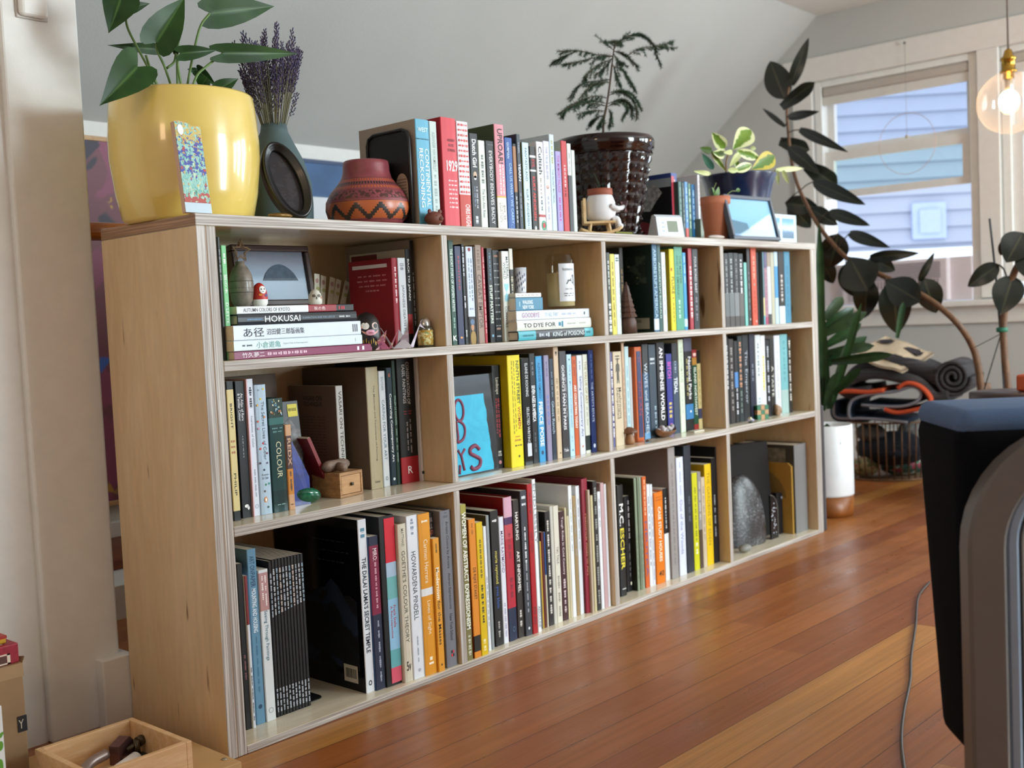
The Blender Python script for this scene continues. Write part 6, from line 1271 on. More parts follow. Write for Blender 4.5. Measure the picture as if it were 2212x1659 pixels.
# oval frame
oc = at(620, 394, 'y', .07); of = thing('oval_picture', 'black oval picture frame tilted against the slate green vase', 'picture frame', oc)
rx_, rz_ = .034, .071
def oval_ring(prof, m, name):
    vs, n = [], 56
    for dr, y in prof:
        for k in range(n):
            a = 2 * PI * k / n; vs.append(((rx_ + dr) * math.cos(a), y, (rz_ + dr) * math.sin(a)))
    fs = [(i * n + k, ((i + 1) % len(prof)) * n + k, ((i + 1) % len(prof)) * n + (k + 1) % n, i * n + (k + 1) % n) for i in range(len(prof)) for k in range(n)]
    o = mesh(name, vs, fs, m, of, True); bm = bmesh.new(); bm.from_mesh(o.data); bmesh.ops.recalc_face_normals(bm, faces=bm.faces); bm.to_mesh(o.data); bm.free()
BLK = mat('0d0e10', .35, coat=.1, name='black_lacquer')
oval_ring([(-.012, .004), (-.010, -.002), (-.007, -.002), (-.006, -.005), (-.003, -.005), (-.002, -.008), (.002, -.008), (.004, -.004), (.004, .016), (-.012, .016)], BLK, 'frame')
n = 40
mesh('picture', [((rx_ - .011) * math.cos(2 * PI * k / n), .007, (rz_ - .011) * math.sin(2 * PI * k / n)) for k in range(n)], [tuple(range(n - 1, -1, -1))], blob_mat('starry_print', '332b2c', [('d8b070', .70, 1.0), ('3f3638', .5, .2)], 150, 3), of)
mesh('glazing', [((rx_ - .009) * math.cos(2 * PI * k / n), .004, (rz_ - .009) * math.sin(2 * PI * k / n)) for k in range(n)], [tuple(range(n - 1, -1, -1))], PANE, of)
of.rotation_mode = 'QUATERNION'; of.rotation_quaternion = (Matrix.Rotation(-.35, 3, 'Z') @ Matrix.Rotation(-.25, 3, 'X') @ Matrix.Rotation(-.28, 3, 'Y')).to_quaternion()
bpy.context.view_layer.update()
lowz = min((of.matrix_world @ v.co).z for v in of.children[0].data.vertices); of.location.z += ZT_ - lowz
gs = stone('gold_pebble', 'flat glossy brown stone in front of the oval frame', (x_on(600, .03, ZT_), .022, ZT_), .024, (1, .6, .2), mat('8a6a34', .25, .4, mottle=.3, mscale=80), .04, 1)

# clay pottery with bands
cpx, cpy = x_on(795, .135, .95), .135; cz = z_on(346, cpx, cpy - .02) - ZT_
PM = NT('carved_clay'); sp = PM.n('SeparateXYZ'); PM.l(PM.tc.outputs['Object'], sp.inputs[0])
ang = PM.math('ARCTAN2', sp.outputs[1], sp.outputs[0]); zz = PM.math('DIVIDE', sp.outputs[2], cz)
CLAY, ORN, BLKC = '8a4048', 'b0582c', '2a211e'
def zband(a, b): return PM.math('MULTIPLY', PM.math('GREATER_THAN', zz, a), PM.math('LESS_THAN', zz, b))
u = PM.math('MULTIPLY', ang, 11 / PI); tri = PM.math('PINGPONG', u, 1.0)
col = PM.ramp(PM.noise(PM.tc.outputs['Object'], 40, 4), [(.3, '7e3840'), (.7, '94474e')])
st_ = PM.math('FLOOR', PM.math('MULTIPLY', tri, 6.0)); stq = PM.math('DIVIDE', st_, 6.0)
zrel = PM.math('DIVIDE', PM.math('SUBTRACT', zz, .12), .26)
dlt = PM.math('SUBTRACT', zrel, PM.math('MULTIPLY', stq, .75))
m1 = zband(.10, .37)
col = PM.mix(m1, col, ORN)
zig = PM.math('MULTIPLY', PM.math('GREATER_THAN', dlt, -.12), PM.math('LESS_THAN', dlt, .22)); col = PM.mix(PM.math('MULTIPLY', m1, zig), col, BLKC)
cl2 = PM.math('MULTIPLY', PM.math('LESS_THAN', dlt, -.12), PM.math('LESS_THAN', zrel, .0)); col = PM.mix(PM.math('MULTIPLY', m1, cl2), col, CLAY)
m2 = zband(.41, .52); f3 = PM.noise(PM.tc.outputs['Object'], 160, 3); col = PM.mix(PM.math('MULTIPLY', m2, PM.ramp(f3, [(.5, 0.0), (.52, 1.0)])), col, '4a2420')
u2 = PM.math('FRACT', PM.math('MULTIPLY', ang, 34 / PI)); 
m3 = zband(.56, .60); col = PM.mix(PM.math('MULTIPLY', m3, PM.math('GREATER_THAN', u2, .4)), col, ORN)
m4 = zband(.62, .66); col = PM.mix(PM.math('MULTIPLY', m4, PM.math('GREATER_THAN', u2, .35)), col, BLKC)
m5 = zband(.665, .71); col = PM.mix(PM.math('MULTIPLY', m5, PM.math('GREATER_THAN', u2, .5)), col, ORN)
for zl_ in (.105, .372, .405, .535, .61, .72): col = PM.mix(PM.math('MULTIPLY', zband(zl_ - .006, zl_ + .004), .7), col, '5a2a28')
PM.bump(f3, .15, .001); PM.b.inputs['Coat Weight'].default_value = .25; PM.b.inputs['Coat Roughness'].default_value = .2
cp = thing('clay_pot', 'round red clay pot carved with orange and black zigzag bands', 'pot', (cpx, cpy, ZT_)); k = .0853
lathe('body', [(.001, 0), (k * .62, 0), (k * .80, cz * .06), (k * .95, cz * .17), (k, cz * .28), (k * .985, cz * .40), (k * .88, cz * .53), (k * .72, cz * .64), (k * .60, cz * .74), (k * .555, cz * .84), (k * .55, cz * .93), (k * .53, cz * .985), (k * .50, cz), (k * .47, cz * .985), (k * .49, cz * .85), (.001, cz * .8)], PM.out(col, .4), cp, 84)
# black bookend
bex = x_on(905.5, .045, ZT_) - .006
bo = thing('bookend', 'black plastic bookend with a round notch holding the long top row', 'bookend', (bex, .055, ZT_))
hb_ = z_on(281, bex, .08) - ZT_; dp = .125
ol = [(0, 0), (0, hb_ - .02), (.006, hb_ - .006), (.02, hb_), (dp - .02, hb_), (dp - .006, hb_ - .006), (dp, hb_ - .02), (dp, 0)]
inn = [(.012, 0), (.012, hb_ - .024), (.024, hb_ - .012), (dp - .024, hb_ - .012), (dp - .012, hb_ - .024), (dp - .012, 0)]
prism('plate', [(0, y, zz_) for y, zz_ in ol], (.0025, 0, 0), mat('121315', .5), bo)
multi('rim', [tube_data([(-.001, y, zz_) for y, zz_ in ol], .0035, 8)], mat('1a1b1d', .35), bo)
prism('foot', [(-.016, .01, .0), (-.004, .0, .0), (-.004, dp, .0), (-.016, dp - .01, .0)], (0, 0, .002), mat('121315', .5), bo)
wv = [(-.0012, .026 + .017 * math.cos(a), .085 + .024 * math.sin(a)) for a in [k_ * PI / 12 for k_ in range(13)]] + [(-.0012, .009, .05), (-.0012, .043, .05)]
prism('notch_print', wv, (.001, 0, 0), mat('a89684', .6), bo)
for k_ in range(7): box('notch_text', (-.0016, .013, .06 + k_ * .006), (-.0011, .039, .0615 + k_ * .006), ink('6a5a4c'), bo)
# pig
pgx = x_on(941, .022, ZT_); pg = thing('pig_figurine', 'little brown clay pig in front of the light blue hardback', 'figurine', (pgx, .026, ZT_)); pg.rotation_euler[2] = -.15
PGM = mat('6e3a2c', .6, mottle=.15, mscale=90)
ball('body', (0, 0, .0148), .018, PGM, pg, 3, (1.08, .95, .82))
ball('snout', (.006, -.0165, .0135), .0052, PGM, pg, 2, (1.1, .7, .85))
for s in (-1, 1):
    ball('ear', (s * .0125, -.004, .0285), .0058, PGM, pg, 2, (.8, .5, .9)); ball('eye', (s * .007 + .003, -.0155, .019), .0011, K_, pg, 1); ball('nostril', (.006 + s * .0018, -.0202, .0142), .0009, K_, pg, 1)

# ------------------------------------------------------------------ quilted brown pot and pine
qx, qy = x_on(1311, .165, 1.0), .165
sc_ = (V3((qx, qy, 1.0)) - CP).dot(FW) / FPX
qt = z_on(292, qx, qy - .09); qh = qt - ZT_ - .012
QM = mat('1c0807', .07, coat=.25, name='brown_glaze')
PP = thing('potted_plant', 'small pine seedling in a glossy dark brown quilted pot', 'potted plant')
lathe('saucer', [(.001, 0), (.08, 0), (.098, .016), (.094, .017), (.078, .004), (.001, .004)], glass_mat('saucer_plastic', 'cfc8bc', .8), PP, 40, (qx, qy, ZT_))
NA, NR = 26, 8; vs, fs = [], []
def rad(f): return (.078 + .040 * f)
for i in range(NR * 4 + 1):
    f = i / (NR * 4); zz_ = .012 + f * qh * .82
    for k_ in range(NA * 4):
        a = 2 * PI * k_ / (NA * 4); fi = abs(((i / 4) % 1) - .5) * 2; fk = abs(((k_ / 4) % 1) - .5) * 2
        r = rad(f) + .0062 * (1 - max(fi, fk)) if i % (NR * 4) else rad(f)
        vs.append((qx + r * math.cos(a), qy + r * math.sin(a), ZT_ + zz_))
n = NA * 4; fs = [(i * n + k_, i * n + (k_ + 1) % n, (i + 1) * n + (k_ + 1) % n, (i + 1) * n + k_) for i in range(NR * 4) for k_ in range(n)] + [tuple(range(n - 1, -1, -1))]
mesh('pot', vs, fs, QM, PP)
r1 = rad(1)
lathe('rim', [(r1 * .96, .012 + qh * .82), (r1 + .006, .014 + qh * .82), (r1 + .004, .012 + qh * .86), (r1 + .010, .012 + qh * .88), (r1 + .011, .012 + qh * .96), (r1 + .007, .012 + qh), (r1 - .004, .012 + qh), (r1 - .008, .012 + qh * .9), (r1 - .008, .012 + qh * .82)], QM, PP, 64, (qx, qy, ZT_), closed=True)
lathe('soil', [(.001, qh * .9), (r1 - .007, qh * .9), (r1 - .007, qh * .85)], mat('33251c', .9, bump=1.0, bscale=80), PP, 30, (qx, qy, ZT_))
NEED = mat('24401f', .6, name='pine_needle', mottle=.3, mscale=30); TWG = mat('4a3a28', .7)
rn = random.Random(3)
def PX(p, y): return at(1180 + p[0] / 3.456, 50 + p[1] / 3.456, 'y', y)
tube('trunk', spline([PX(p, .165) for p in ((425, 830), (430, 720), (452, 610), (478, 430), (492, 300), (508, 180), (520, 140))], 6), [.0032] * 12 + [.0026] * 12 + [.0018] * 13, TWG, PP, 8)
BR = [((510, 190), (560, 125), (650, 85), (725, 92), (800, 165), (855, 330)), ((600, 245), (700, 190), (830, 175), (970, 185)), ((820, 175), (880, 155), (945, 135)), ((500, 245), (380, 235), (230, 205), (85, 212)), ((500, 250), (380, 255), (230, 290), (118, 310)),
      ((220, 215), (130, 250), (62, 285)), ((490, 270), (390, 310), (310, 380), (270, 440)), ((490, 320), (570, 350), (620, 420), (658, 500)), ((480, 420), (400, 430), (260, 455), (165, 565)), ((478, 440), (400, 445), (330, 470), (250, 560)),
      ((470, 520), (560, 500), (655, 545), (710, 650)), ((465, 540), (560, 510), (650, 580), (680, 705)), ((455, 620), (340, 600), (200, 612), (88, 680)), ((450, 600), (340, 580), (190, 610), (110, 705)), ((458, 560), (360, 545), (250, 580), (150, 640)), ((440, 655), (340, 655), (235, 680)),
      ((455, 625), (540, 585), (605, 620), (582, 700)), ((460, 600), (560, 570), (625, 610), (640, 690)), ((430, 690), (370, 710), (345, 740)), ((465, 640), (488, 690), (465, 770)), ((430, 680), (410, 730), (390, 770)), ((500, 200), (450, 150), (520, 135), (560, 150)), ((505, 230), (540, 290), (575, 300)), ((500, 250), (440, 330), (360, 390)), ((495, 300), (530, 400), (550, 460)), ((505, 210), (580, 230), (690, 330))]
def spray(path, L, seed):
    rs = random.Random(seed); vs, fs = [], []
    tot = len(path)
    for i, p in enumerate(path):
        t = (path[min(i + 1, tot - 1)] - path[max(0, i - 1)]).normalized(); u = t.orthogonal().normalized(); w = t.cross(u)
        for q in range(10):
            a = rs.uniform(0, 2 * PI); d = (u * math.cos(a) + w * math.sin(a) + t * rs.uniform(.5, 1.3)).normalized(); ln = L * rs.uniform(.7, 1.2)
            s = d.cross(t).normalized() * .00042; o = p + t * rs.uniform(-.002, .002); k_ = len(vs)
            vs += [o - s, o + s, o + d * ln, o + t * .0008 * 1]; fs += [(k_, k_ + 1, k_ + 2), (k_ + 1, k_ + 3, k_ + 2), (k_ + 3, k_, k_ + 2)]
    return vs, fs
for bi, b in enumerate(BR):
    yy = .165 + (-.07 + .14 * ((bi * 37) % 11) / 10)
    pa = [PX(p, .165 + (yy - .165) * i / (len(b) - 1)) for i, p in enumerate(b)]; path = spline(pa, 9)
    o = tube('branch', path, .0011, TWG, PP, 5)
    L = sum((path[i + 1] - path[i]).length for i in range(len(path) - 1)); step = max(1, int(len(path) / max(4, L / .0045)))
    lumps = [spray(path[2:], .0115, bi)]
    for i in range(4, len(path) - 2, 2):
        t = (path[i + 1] - path[i - 1]).normalized(); sd = V3((0, 0, -1)).lerp(V3((rn.uniform(-1, 1), rn.uniform(-.6, .6), rn.uniform(-.5, .4))), .6)
        e = path[i] + (t * .7 + sd * .6).normalized() * rn.uniform(.02, .042) * (1.1 - i / len(path) * .6)
        lumps.append(spray([path[i].lerp(e, q / 7) for q in range(1, 8)], .0095, bi * 50 + i))
    multi('needles', lumps, NEED, o, False)
for br in PP.children:
    for c in br.children:
        for v in c.data.vertices: v.co -= V3((qx, qy, ZT_))
relocal(PP, (qx, qy, ZT_))

# ------------------------------------------------------------------ rocking chair with the little planter
LW = wood('pale_wood', 'd2ac78', 'e6c898', (30, 30, 30), .5)
rcx = x_on(1296, .055, ZT_); RC = thing('rocking_chair', 'toy pale wood rocking chair before the dark brown pot', 'rocking chair', (rcx, .055, ZT_)); RC.rotation_euler[2] = -.85
wv = .027
for s in (-1, 1):
    pts = [V3((-.048 + .1 * k / 14, s * wv, .003 + .013 * ((k / 7 - 1) ** 2))) for k in range(15)]
    tube('rocker', pts, .0034, LW, RC, 8)
    for x in (-.026, .024): tube('leg', [(x, s * wv, .006), (x * .85, s * wv * .95, .028)], .0032, LW, RC, 8)
    box('back_post', (-.040, s * wv - .003, .028), (-.033, s * wv + .003, .088), LW, RC, .001)
box('seat', (-.036, -.03, .027), (.036, .03, .0325), LW, RC, .001)
for k in range(3): box('back_slat', (-.0385, -wv + .002, .046 + k * .0145), (-.0345, wv - .002, .056 + k * .0145), LW, RC, .0008)
FG = thing('figure_planter', 'white smiling planter figure reading a book on the rocking chair', 'planter', (rcx + .004, .053, ZT_ + .0329)); FG.rotation_euler[2] = -.85
WH = mat('dfdfe2', .6, name='white_clay')
lathe('body', [(.001, 0), (.022, 0), (.033, .008), (.0375, .024), (.0365, .042), (.031, .058), (.0285, .063)], WH, FG, 40)
lathe('terracotta_collar', [(.0285, .062), (.0305, .064), (.030, .078), (.026, .078), (.025, .066), (.001, .066)], mat('95503a', .7), FG, 36)
for s in (-1, 1):
    multi('arm', [tube_data(spline([(.022, s * .03, .034), (.038, s * .026, .028), (.052, s * .013, .030)], 6), [.0062] * 7 + [.0056] * 6, 10)], WH, FG)
    ball('hand', (.054, s * .012, .031), .0062, WH, FG, 2); multi('leg', [tube_data(spline([(.026, s * .012, .006), (.038, s * .012, .004), (.042, s * .012, -.010)], 5), .0068, 10)], WH, FG); ball('foot', (.044, s * .012, -.013), .0078, WH, FG, 2, (1.15, .9, .9))
for s in (-1, 1):
    b_ = box('book_page', (.0, 0, -.013), (.0012, .020, .013), mat('4a1f24', .5), FG); b_.location = (.052, 0, .034); b_.rotation_euler = (0, -.35, -s * .5 + (0 if s > 0 else PI))
for s in (-1, 1): ball('eye', (.0352, s * .010 - .006, .040), .0014, K_, FG, 2); ball('cheek', (.0355, s * .015 - .006, .034), .0026, mat('dda8aa', .6), FG, 2, (.4, 1, 1))
multi('mouth', [tube_data(spline([(.0368, -.009, .0362), (.0375, -.006, .0348), (.0368, -.003, .0362)], 5), .0005, 5)], K_, FG)
SUC = leaf_mat('succulent_leaf', '1f3a22', '3a5a34', .4)
for k in range(7):
    a = k * .9; leaf((.004 * math.cos(a), .004 * math.sin(a), .07), (.012 * math.cos(a), .012 * math.sin(a), .098 + .012 * math.sin(k * 2)), .007, 'lance', (1, 0, .3), m=SUC, parent=FG, nu=6, nv=2, name='plant_leaf')
tube('plant_stem', [(0, 0, .066), (.001, 0, .085), (-.012, .004, .118), (-.02, .0, .108)], .001, mat('2e4a2a', .6), FG, 6)
br_ = thing('bristle_brush', 'yellow green bristly strip lying under the rocking chair', 'brush', (x_on(1349, .012, ZT_), .014, ZT_)); bv = []
for k in range(160):
    x = rn.uniform(-.033, .033); a = rn.uniform(0, 2 * PI); bv.append(([(x - .0005, 0, .004), (x + .0005, 0, .004), (x, .0045 * math.cos(a), .004 + .004 * math.sin(a))], [(0, 1, 2)]))
multi('bristles', bv + [tube_data([(-.034, 0, .004), (.034, 0, .004)], .0022, 6)], mat('7a7a34', .8), br_, False)

# clock
ckx = x_on(1444, .03, ZT_); ck = thing('digital_clock', 'small white digital clock on the front edge', 'clock', (ckx, .03, ZT_)); ck.rotation_euler[2] = -.22
bm = bmesh.new(); prof = [(-.012, 0), (.028, 0), (.028, .006), (.012, .056), (.004, .058), (-.004, .052)]
cw = .046
prism('housing', [(-cw, y, zz_) for y, zz_ in prof], (2 * cw, 0, 0), mat('c9cfd8', .35), ck)
def ckp(u, v): # point on sloping front
    a, b = V3((0, -.012, 0)), V3((0, -.004, .052)); d = b - a; nn = V3((0, -d.z, d.y)).normalized() * .0006
    return V3((u, 0, 0)) + a + d * v + nn
prism('bezel', [ckp(-.038, .1), ckp(.040, .1), ckp(.040, .93), ckp(-.038, .93)], (0, .0004, 0), mat('e2e6ec', .3), ck)
prism('screen', [p + V3((0, -.0006, 0)) for p in (ckp(-.010, .24), ckp(.026, .24), ckp(.026, .80), ckp(-.010, .80))], (0, .0004, 0), mat('7f8878', .2), ck)
for k in range(3): prism('button', [p + V3((0, -.0006, 0)) for p in (ckp(-.03, .25 + k * .2), ckp(-.02, .25 + k * .2), ckp(-.02, .34 + k * .2), ckp(-.03, .34 + k * .2))], (0, .0004, 0), mat('a9b4c8', .4), ck)

# ------------------------------------------------------------------ right end: terracotta, blue pot, frames
TCM = mat('b06a4c', .75, name='terracotta', mottle=.08)
t1x = x_on(1546, .085, .95); tc_ = thing('potted_plant', 'trailing seedling in a small terracotta pot behind the grey photo frame', 'potted plant', (t1x, .085, ZT_)); tz = z_on(424, t1x, .06) - ZT_
lathe('pot', [(.001, 0), (.031, 0), (.040, tz * .82), (.043, tz * .83), (.044, tz), (.040, tz), (.036, tz * .8), (.001, tz * .78)], TCM, tc_, 36)
VINE = leaf_mat('vine_leaf', '3a5a2c', '6a8a4a', .4)
for p in (((0, 0, .1), (-.012, 0, .135), (-.006, -.01, .165)), ((0, 0, .1), (.008, -.02, .12), (.03, -.035, .14), (.05, -.04, .142)), ((0, 0, .1), (-.02, 0, .13), (-.026, 0, .15))): tube('stem', spline(p, 5), .0011, mat('7a8a4a', .6), tc_, 5)
for a, b, wd in (((-.01, 0, .12), (-.03, -.01, .152), .018), ((-.012, 0, .115), (.004, -.012, .155), .02), ((0, 0, .11), (-.018, -.02, .128), .016), ((.05, -.04, .142), (.064, -.045, .147), .012), ((-.004, 0, .11), (.012, -.01, .13), .014)): leaf(a, b, wd, 'ovate', (0, -1, .4), m=VINE, parent=tc_, nu=7, nv=4)
bpx, bpy_ = x_on(1597, .18, 1.0), .18; bz = z_on(373, bpx, bpy_ - .08) - ZT_
BP = thing('potted_plant', 'cream-edged leafy plant in a ribbed dark blue pot', 'potted plant')
n = 120; prof = [(.001, 0), (.066, 0), (.075, .01), (.084, bz * .35), (.094, bz * .65), (.106, bz * .88), (.117, bz * .985), (.117, bz), (.110, bz), (.098, bz * .85), (.001, bz * .84)]
vs, fs = lathe_data(prof, n, (bpx, bpy_, ZT_))
for i in range(1, 6):
    for k_ in range(n):
        if k_ % 2: d = vs[i * n + k_] - V3((bpx, bpy_, vs[i * n + k_].z)); vs[i * n + k_] -= d.normalized() * .0016
mesh('pot', vs, fs, mat('1c2848', .25, coat=.4, name='blue_glaze', mottle=.2, mscale=60), BP, True)
VAR = leaf_mat('variegated_leaf', '4d6a20', '6f8a34', .35, None, 'd3d6a4'); PAL = leaf_mat('pale_leaf', 'a8b070', 'c8cc98', .4, '8a9a54')
def Q(p, y): return at(1380 + p[0] / 5.53, 260 + p[1] / 5.53, 'y', y)
for a, b, wd, y_, m_, sh in (((1030, 335), (885, 158), 130, .17, VAR, 'ovate'), ((1120, 352), (1325, 132), 215, .16, VAR, 'obovate'), ((870, 372), (738, 330), 75, .18, leaf_mat('dark_edge_leaf', '3a5420', '5a7030', .4), 'ovate'), ((1030, 405), (895, 385), 105, .14, VAR, 'ovate'), ((1165, 360), (1422, 448), 105, .13, VAR, 'ovate'),
                             ((1340, 590), (1600, 440), 190, .12, leaf_mat('round_leaf', '4a6a34', '5c7a3e', .4, None, 'b8a848'), 'obovate'), ((1140, 598), (1335, 535), 100, .1, VAR, 'ovate'), ((870, 375), (1030, 590), 60, .15, VAR, 'lance'), ((1200, 400), (1092, 545), 70, .12, PAL, 'lance'), ((890, 585), (765, 408), 75, .12, leaf_mat('teal_leaf', '2c5248', '3f6a56', .35), 'ovate'),
                             ((1190, 560), (1150, 460), 70, .15, VAR, 'ovate'), ((1640, 590), (1935, 575), 55, .12, PAL, 'lance'), ((1650, 600), (1668, 760), 45, .11, PAL, 'lance'), ((1720, 600), (1785, 745), 50, .11, PAL, 'lance'), ((860, 640), (670, 610), 50, .1, PAL, 'ovate'), ((1120, 380), (1020, 385), 55, .12, PAL, 'ovate'), ((1330, 330), (1395, 335), 45, .15, PAL, 'ovate'), ((1060, 590), (1180, 600), 60, .1, PAL, 'ovate')):
    q0, q1 = Q(a, y_), Q(b, y_ - .01); leaf(q0, q0.lerp(q1, 1.08), 1.15 * wd / 5.53 * (q0 - CP).dot(FW) / FPX, sh, fold=.2, bow=.08, m=m_, parent=BP)
tube('stem', spline([Q(p, .16) for p in ((1040, 620), (1042, 500), (1062, 420), (1080, 360))], 5), .0026, mat('8a6a4a', .7), BP, 7)
tube('stem', spline([Q(p, .13) for p in ((1600, 620), (1650, 590), (1760, 580), (1900, 590))], 5), .0016, mat('a8a868', .7), BP, 6)
relocal(BP, (bpx, bpy_, ZT_))
fx0 = x_on(1583, .022, ZT_); fx1 = x_on(1672, .022, ZT_); fh = (z_on(425, x_on(1600, .05, 1.0), .05) - ZT_) * 1.03
GF = framed_picture('framed_picture', 'dark grey framed photo of blue sky leaning at the right end', (fx0, .016, ZT_ + .003), fx1 - fx0, fh, .24, .0105, mat('4b5360', .45), sky_picture('sky_photo', [(.0, '8aa8b8'), (.2, '5f90b8'), (.32, '8cc4e0'), (.6, '9cd0ec'), (1.0, 'a8d4ee')], .13), rz=-.08)
w = fx1 - fx0; prism('photo_hill', [(.011, .0064, .02), (w * .42, .0064, .02), (w * .38, .0064, .05), (.011, .0064, .06)], (0, .0006, 0), mat('5c8496', .6), GF)
ax0 = x_on(1663, .028, ZT_) + .012; ax1 = x_on(1725, .04, ZT_); ah = z_on(465, ax1, .04) - ZT_
AB = thing('acrylic_block', 'clear block with two small photos beside the dark grey frame', 'photo block', (ax0, .045, ZT_)); w = ax1 - ax0
box('block', (0, 0, 0), (w, .018, ah), mat('cfe0e8', .12), AB, .002)
for k in range(2):
    a0_ = w * (.06 + k * .46); box('photo', (a0_, -.0006, ah * .18), (a0_ + w * .38, -.0001, ah * .86), sky_picture('cloud_photo', [(.0, '4a5a68'), (.4, '5a7a98'), (.55, 'c8d8e4'), (.75, '6fa4cc'), (1.0, '4f88bc')], .085), AB)
GRS = thing('green_slab', 'grey green stone slab leaning between white book and terracotta pot', 'stone', (x_on(1515.9, .04, ZT_) + .0006, .042, ZT_))
prism('slab', [(0, 0, 0), (.012, 0, 0), (.016, 0, .02), (.004, 0, .052), (0, 0, .056)], (0, .07, 0), mat('6a7460', .4, mottle=.2, mscale=40), GRS)
dwx = x_on(1548, .012, ZT_); ob = stone('pale_driftwood', 'flat pale driftwood piece at the front edge by the terracotta pot', (dwx, .014, ZT_), .04, (1, .26, .13), mat('b9ada6', .7, mottle=.15, mscale=60), .06, 6, 'driftwood')
# ================================================================== RUBBER PLANTS BY THE WINDOW
RUB = leaf_mat('rubber_leaf', '121812', '1c2418', .26, '4a4a34', spec=.6); BARK = wood('bark', '4f3524', '7a5638', (60, 60, 20), .6); BARKD = mat('3a2a20', .7)
def A1_(p, x): return at(1620 + p[0] / 2.963, p[1] / 2.963, 'x', x)
def A2_(p, x): return at(1740 + p[0] / 2.477, 480 + p[1] / 2.477, 'x', x)
RP = thing('rubber_plant', 'tall dark rubber plant whose stem arches up beside the left window', 'potted plant')
xr = 2.95
sp_pts = [A2_((945, 930), xr + .1), A2_((925, 780), xr + .08), A2_((895, 670), xr + .06), A2_((820, 550), xr), A2_((700, 440), xr), A2_((560, 355), xr), A2_((440, 300), xr), A2_((360, 262), xr), A2_((250, 215), xr), A2_((150, 120), xr),
          A1_((430, 1430), xr), A1_((345, 1275), xr), A1_((292, 1140), xr), A1_((262, 1000), xr), A1_((246, 850), xr), A1_((235, 690), xr), A1_((248, 560), xr)]
base = sp_pts[0].copy()
sp_pts = [V3((base.x + .02, base.y - .02, .28)), V3((base.x + .02, base.y - .01, .4))] + sp_pts
tube('trunk', spline(sp_pts, 5), [.014 - .0098 * k / (len(sp_pts) * 5) for k in range((len(sp_pts) - 1) * 5 + 1)], BARK, RP, 10)
RL = [(A1_, (222, 636), (128, 388), 170, 0, 'ovate'), (A1_, (262, 545), (377, 238), 82, .03, 'lance'), (A1_, (203, 687), (412, 528), 88, -.05, 'strap'), (A1_, (246, 750), (442, 714), 58, -.04, 'lance'), (A1_, (225, 810), (76, 690), 34, .05, 'lance'), (A1_, (318, 830), (625, 972), 66, -.05, 'lance'),
      (A1_, (190, 905), (382, 960), 95, .06, 'strap'), (A1_, (245, 940), (445, 1110), 95, -.03, 'ovate'), (A1_, (360, 1060), (560, 1190), 120, .08, 'strap'), (A1_, (398, 1165), (735, 1308), 95, -.06, 'ovate'), (A1_, (225, 1300), (440, 1330), 120, .08, 'ovate'), (A1_, (385, 1335), (560, 1440), 100, .03, 'ovate'), (A1_, (500, 1352), (765, 1442), 80, -.05, 'ovate'),
      (A1_, (250, 1300), (390, 1460), 130, .1, 'ovate'), (A2_, (175, 60), (130, 245), 150, .05, 'ovate'), (A2_, (235, 60), (450, 135), 66, -.05, 'lance'), (A2_, (345, 190), (610, 165), 62, .04, 'lance'), (A2_, (235, 185), (330, 365), 205, -.06, 'obovate'), (A2_, (330, 300), (315, 515), 135, .03, 'ovate'),
      (A2_, (425, 312), (612, 425), 165, -.07, 'obovate'), (A2_, (470, 310), (490, 600), 170, .03, 'ovate'), (A2_, (632, 300), (700, 488), 140, .05, 'ovate'), (A2_, (610, 315), (690, 160), 42, .02, 'lance'), (A2_, (215, 220), (260, 400), 120, .08, 'ovate'), (A2_, (350, 190), (480, 260), 90, .06, 'ovate'), (A2_, (90, 200), (150, 330), 90, .1, 'ovate')]
def petiole(parent, a, n_from):
    tube('petiole', [n_from, n_from.lerp(a, .5) + V3((0, 0, .004)), a], .0022, BARKD, parent, 6)
tr_pts = spline(sp_pts, 5)
for fn, a, b, wd, dx, sh in RL:
    q0 = fn(a, xr + dx * .4); q1 = fn(b, xr + dx); s = 2.963 if fn is A1_ else 2.477
    near = min(tr_pts, key=lambda t: (t - q0).length)
    leaf(q0, q1, wd / s * (q0 - CP).dot(FW) / FPX, sh, fold=.12, bow=.1, m=RUB, parent=RP, nu=12, nv=6, curl=.03)
    if .006 < (near - q0).length < .16: petiole(RP, q0, near)
lathe('pot', [(.001, 0), (.11, 0), (.14, .28), (.145, .30), (.13, .30), (.12, .24), (.001, .24)], mat('3a3438', .6), RP, 36, (base.x + .02, base.y - .02, .0005))
relocal(RP, (base.x + .02, base.y - .02, .0005))
RP2 = thing('rubber_plant', 'upright staked rubber plant behind the armchair in front of the lamp window', 'potted plant')
xb = 2.8
bp = A2_((1085, 920), xb); b0 = V3((bp.x, bp.y, .26))
tube('trunk', spline([b0, bp, A2_((1065, 700), xb), A2_((1062, 500), xb), A2_((1110, 290), xb), A2_((1160, 190), xb), A2_((1200, 60), xb)], 6), .0115, BARK, RP2, 10)
for a, b, wd, dx, sh in (((1165, 55), (1075, 215), 165, -.05, 'ovate'), ((1035, 225), (868, 345), 105, -.04, 'ovate'), ((1110, 285), (1045, 492), 160, -.05, 'ovate'), ((1100, 80), (1040, 180), 70, .05, 'ovate'), ((1180, 120), (1260, 330), 170, .0, 'ovate'), ((1190, 40), (1300, 100), 120, .03, 'ovate')):
    q0 = A2_(a, xb); q1 = A2_(b, xb + dx); leaf(q0, q1, wd / 2.477 * (q0 - CP).dot(FW) / FPX, sh, fold=.12, bow=.1, m=RUB, parent=RP2, nu=12, nv=6, curl=.03)
tube('petiole', spline([A2_((1035, 228), xb), A2_((1060, 250), xb), A2_((1075, 290), xb), A2_((1080, 330), xb)], 4), .003, BARKD, RP2, 6)
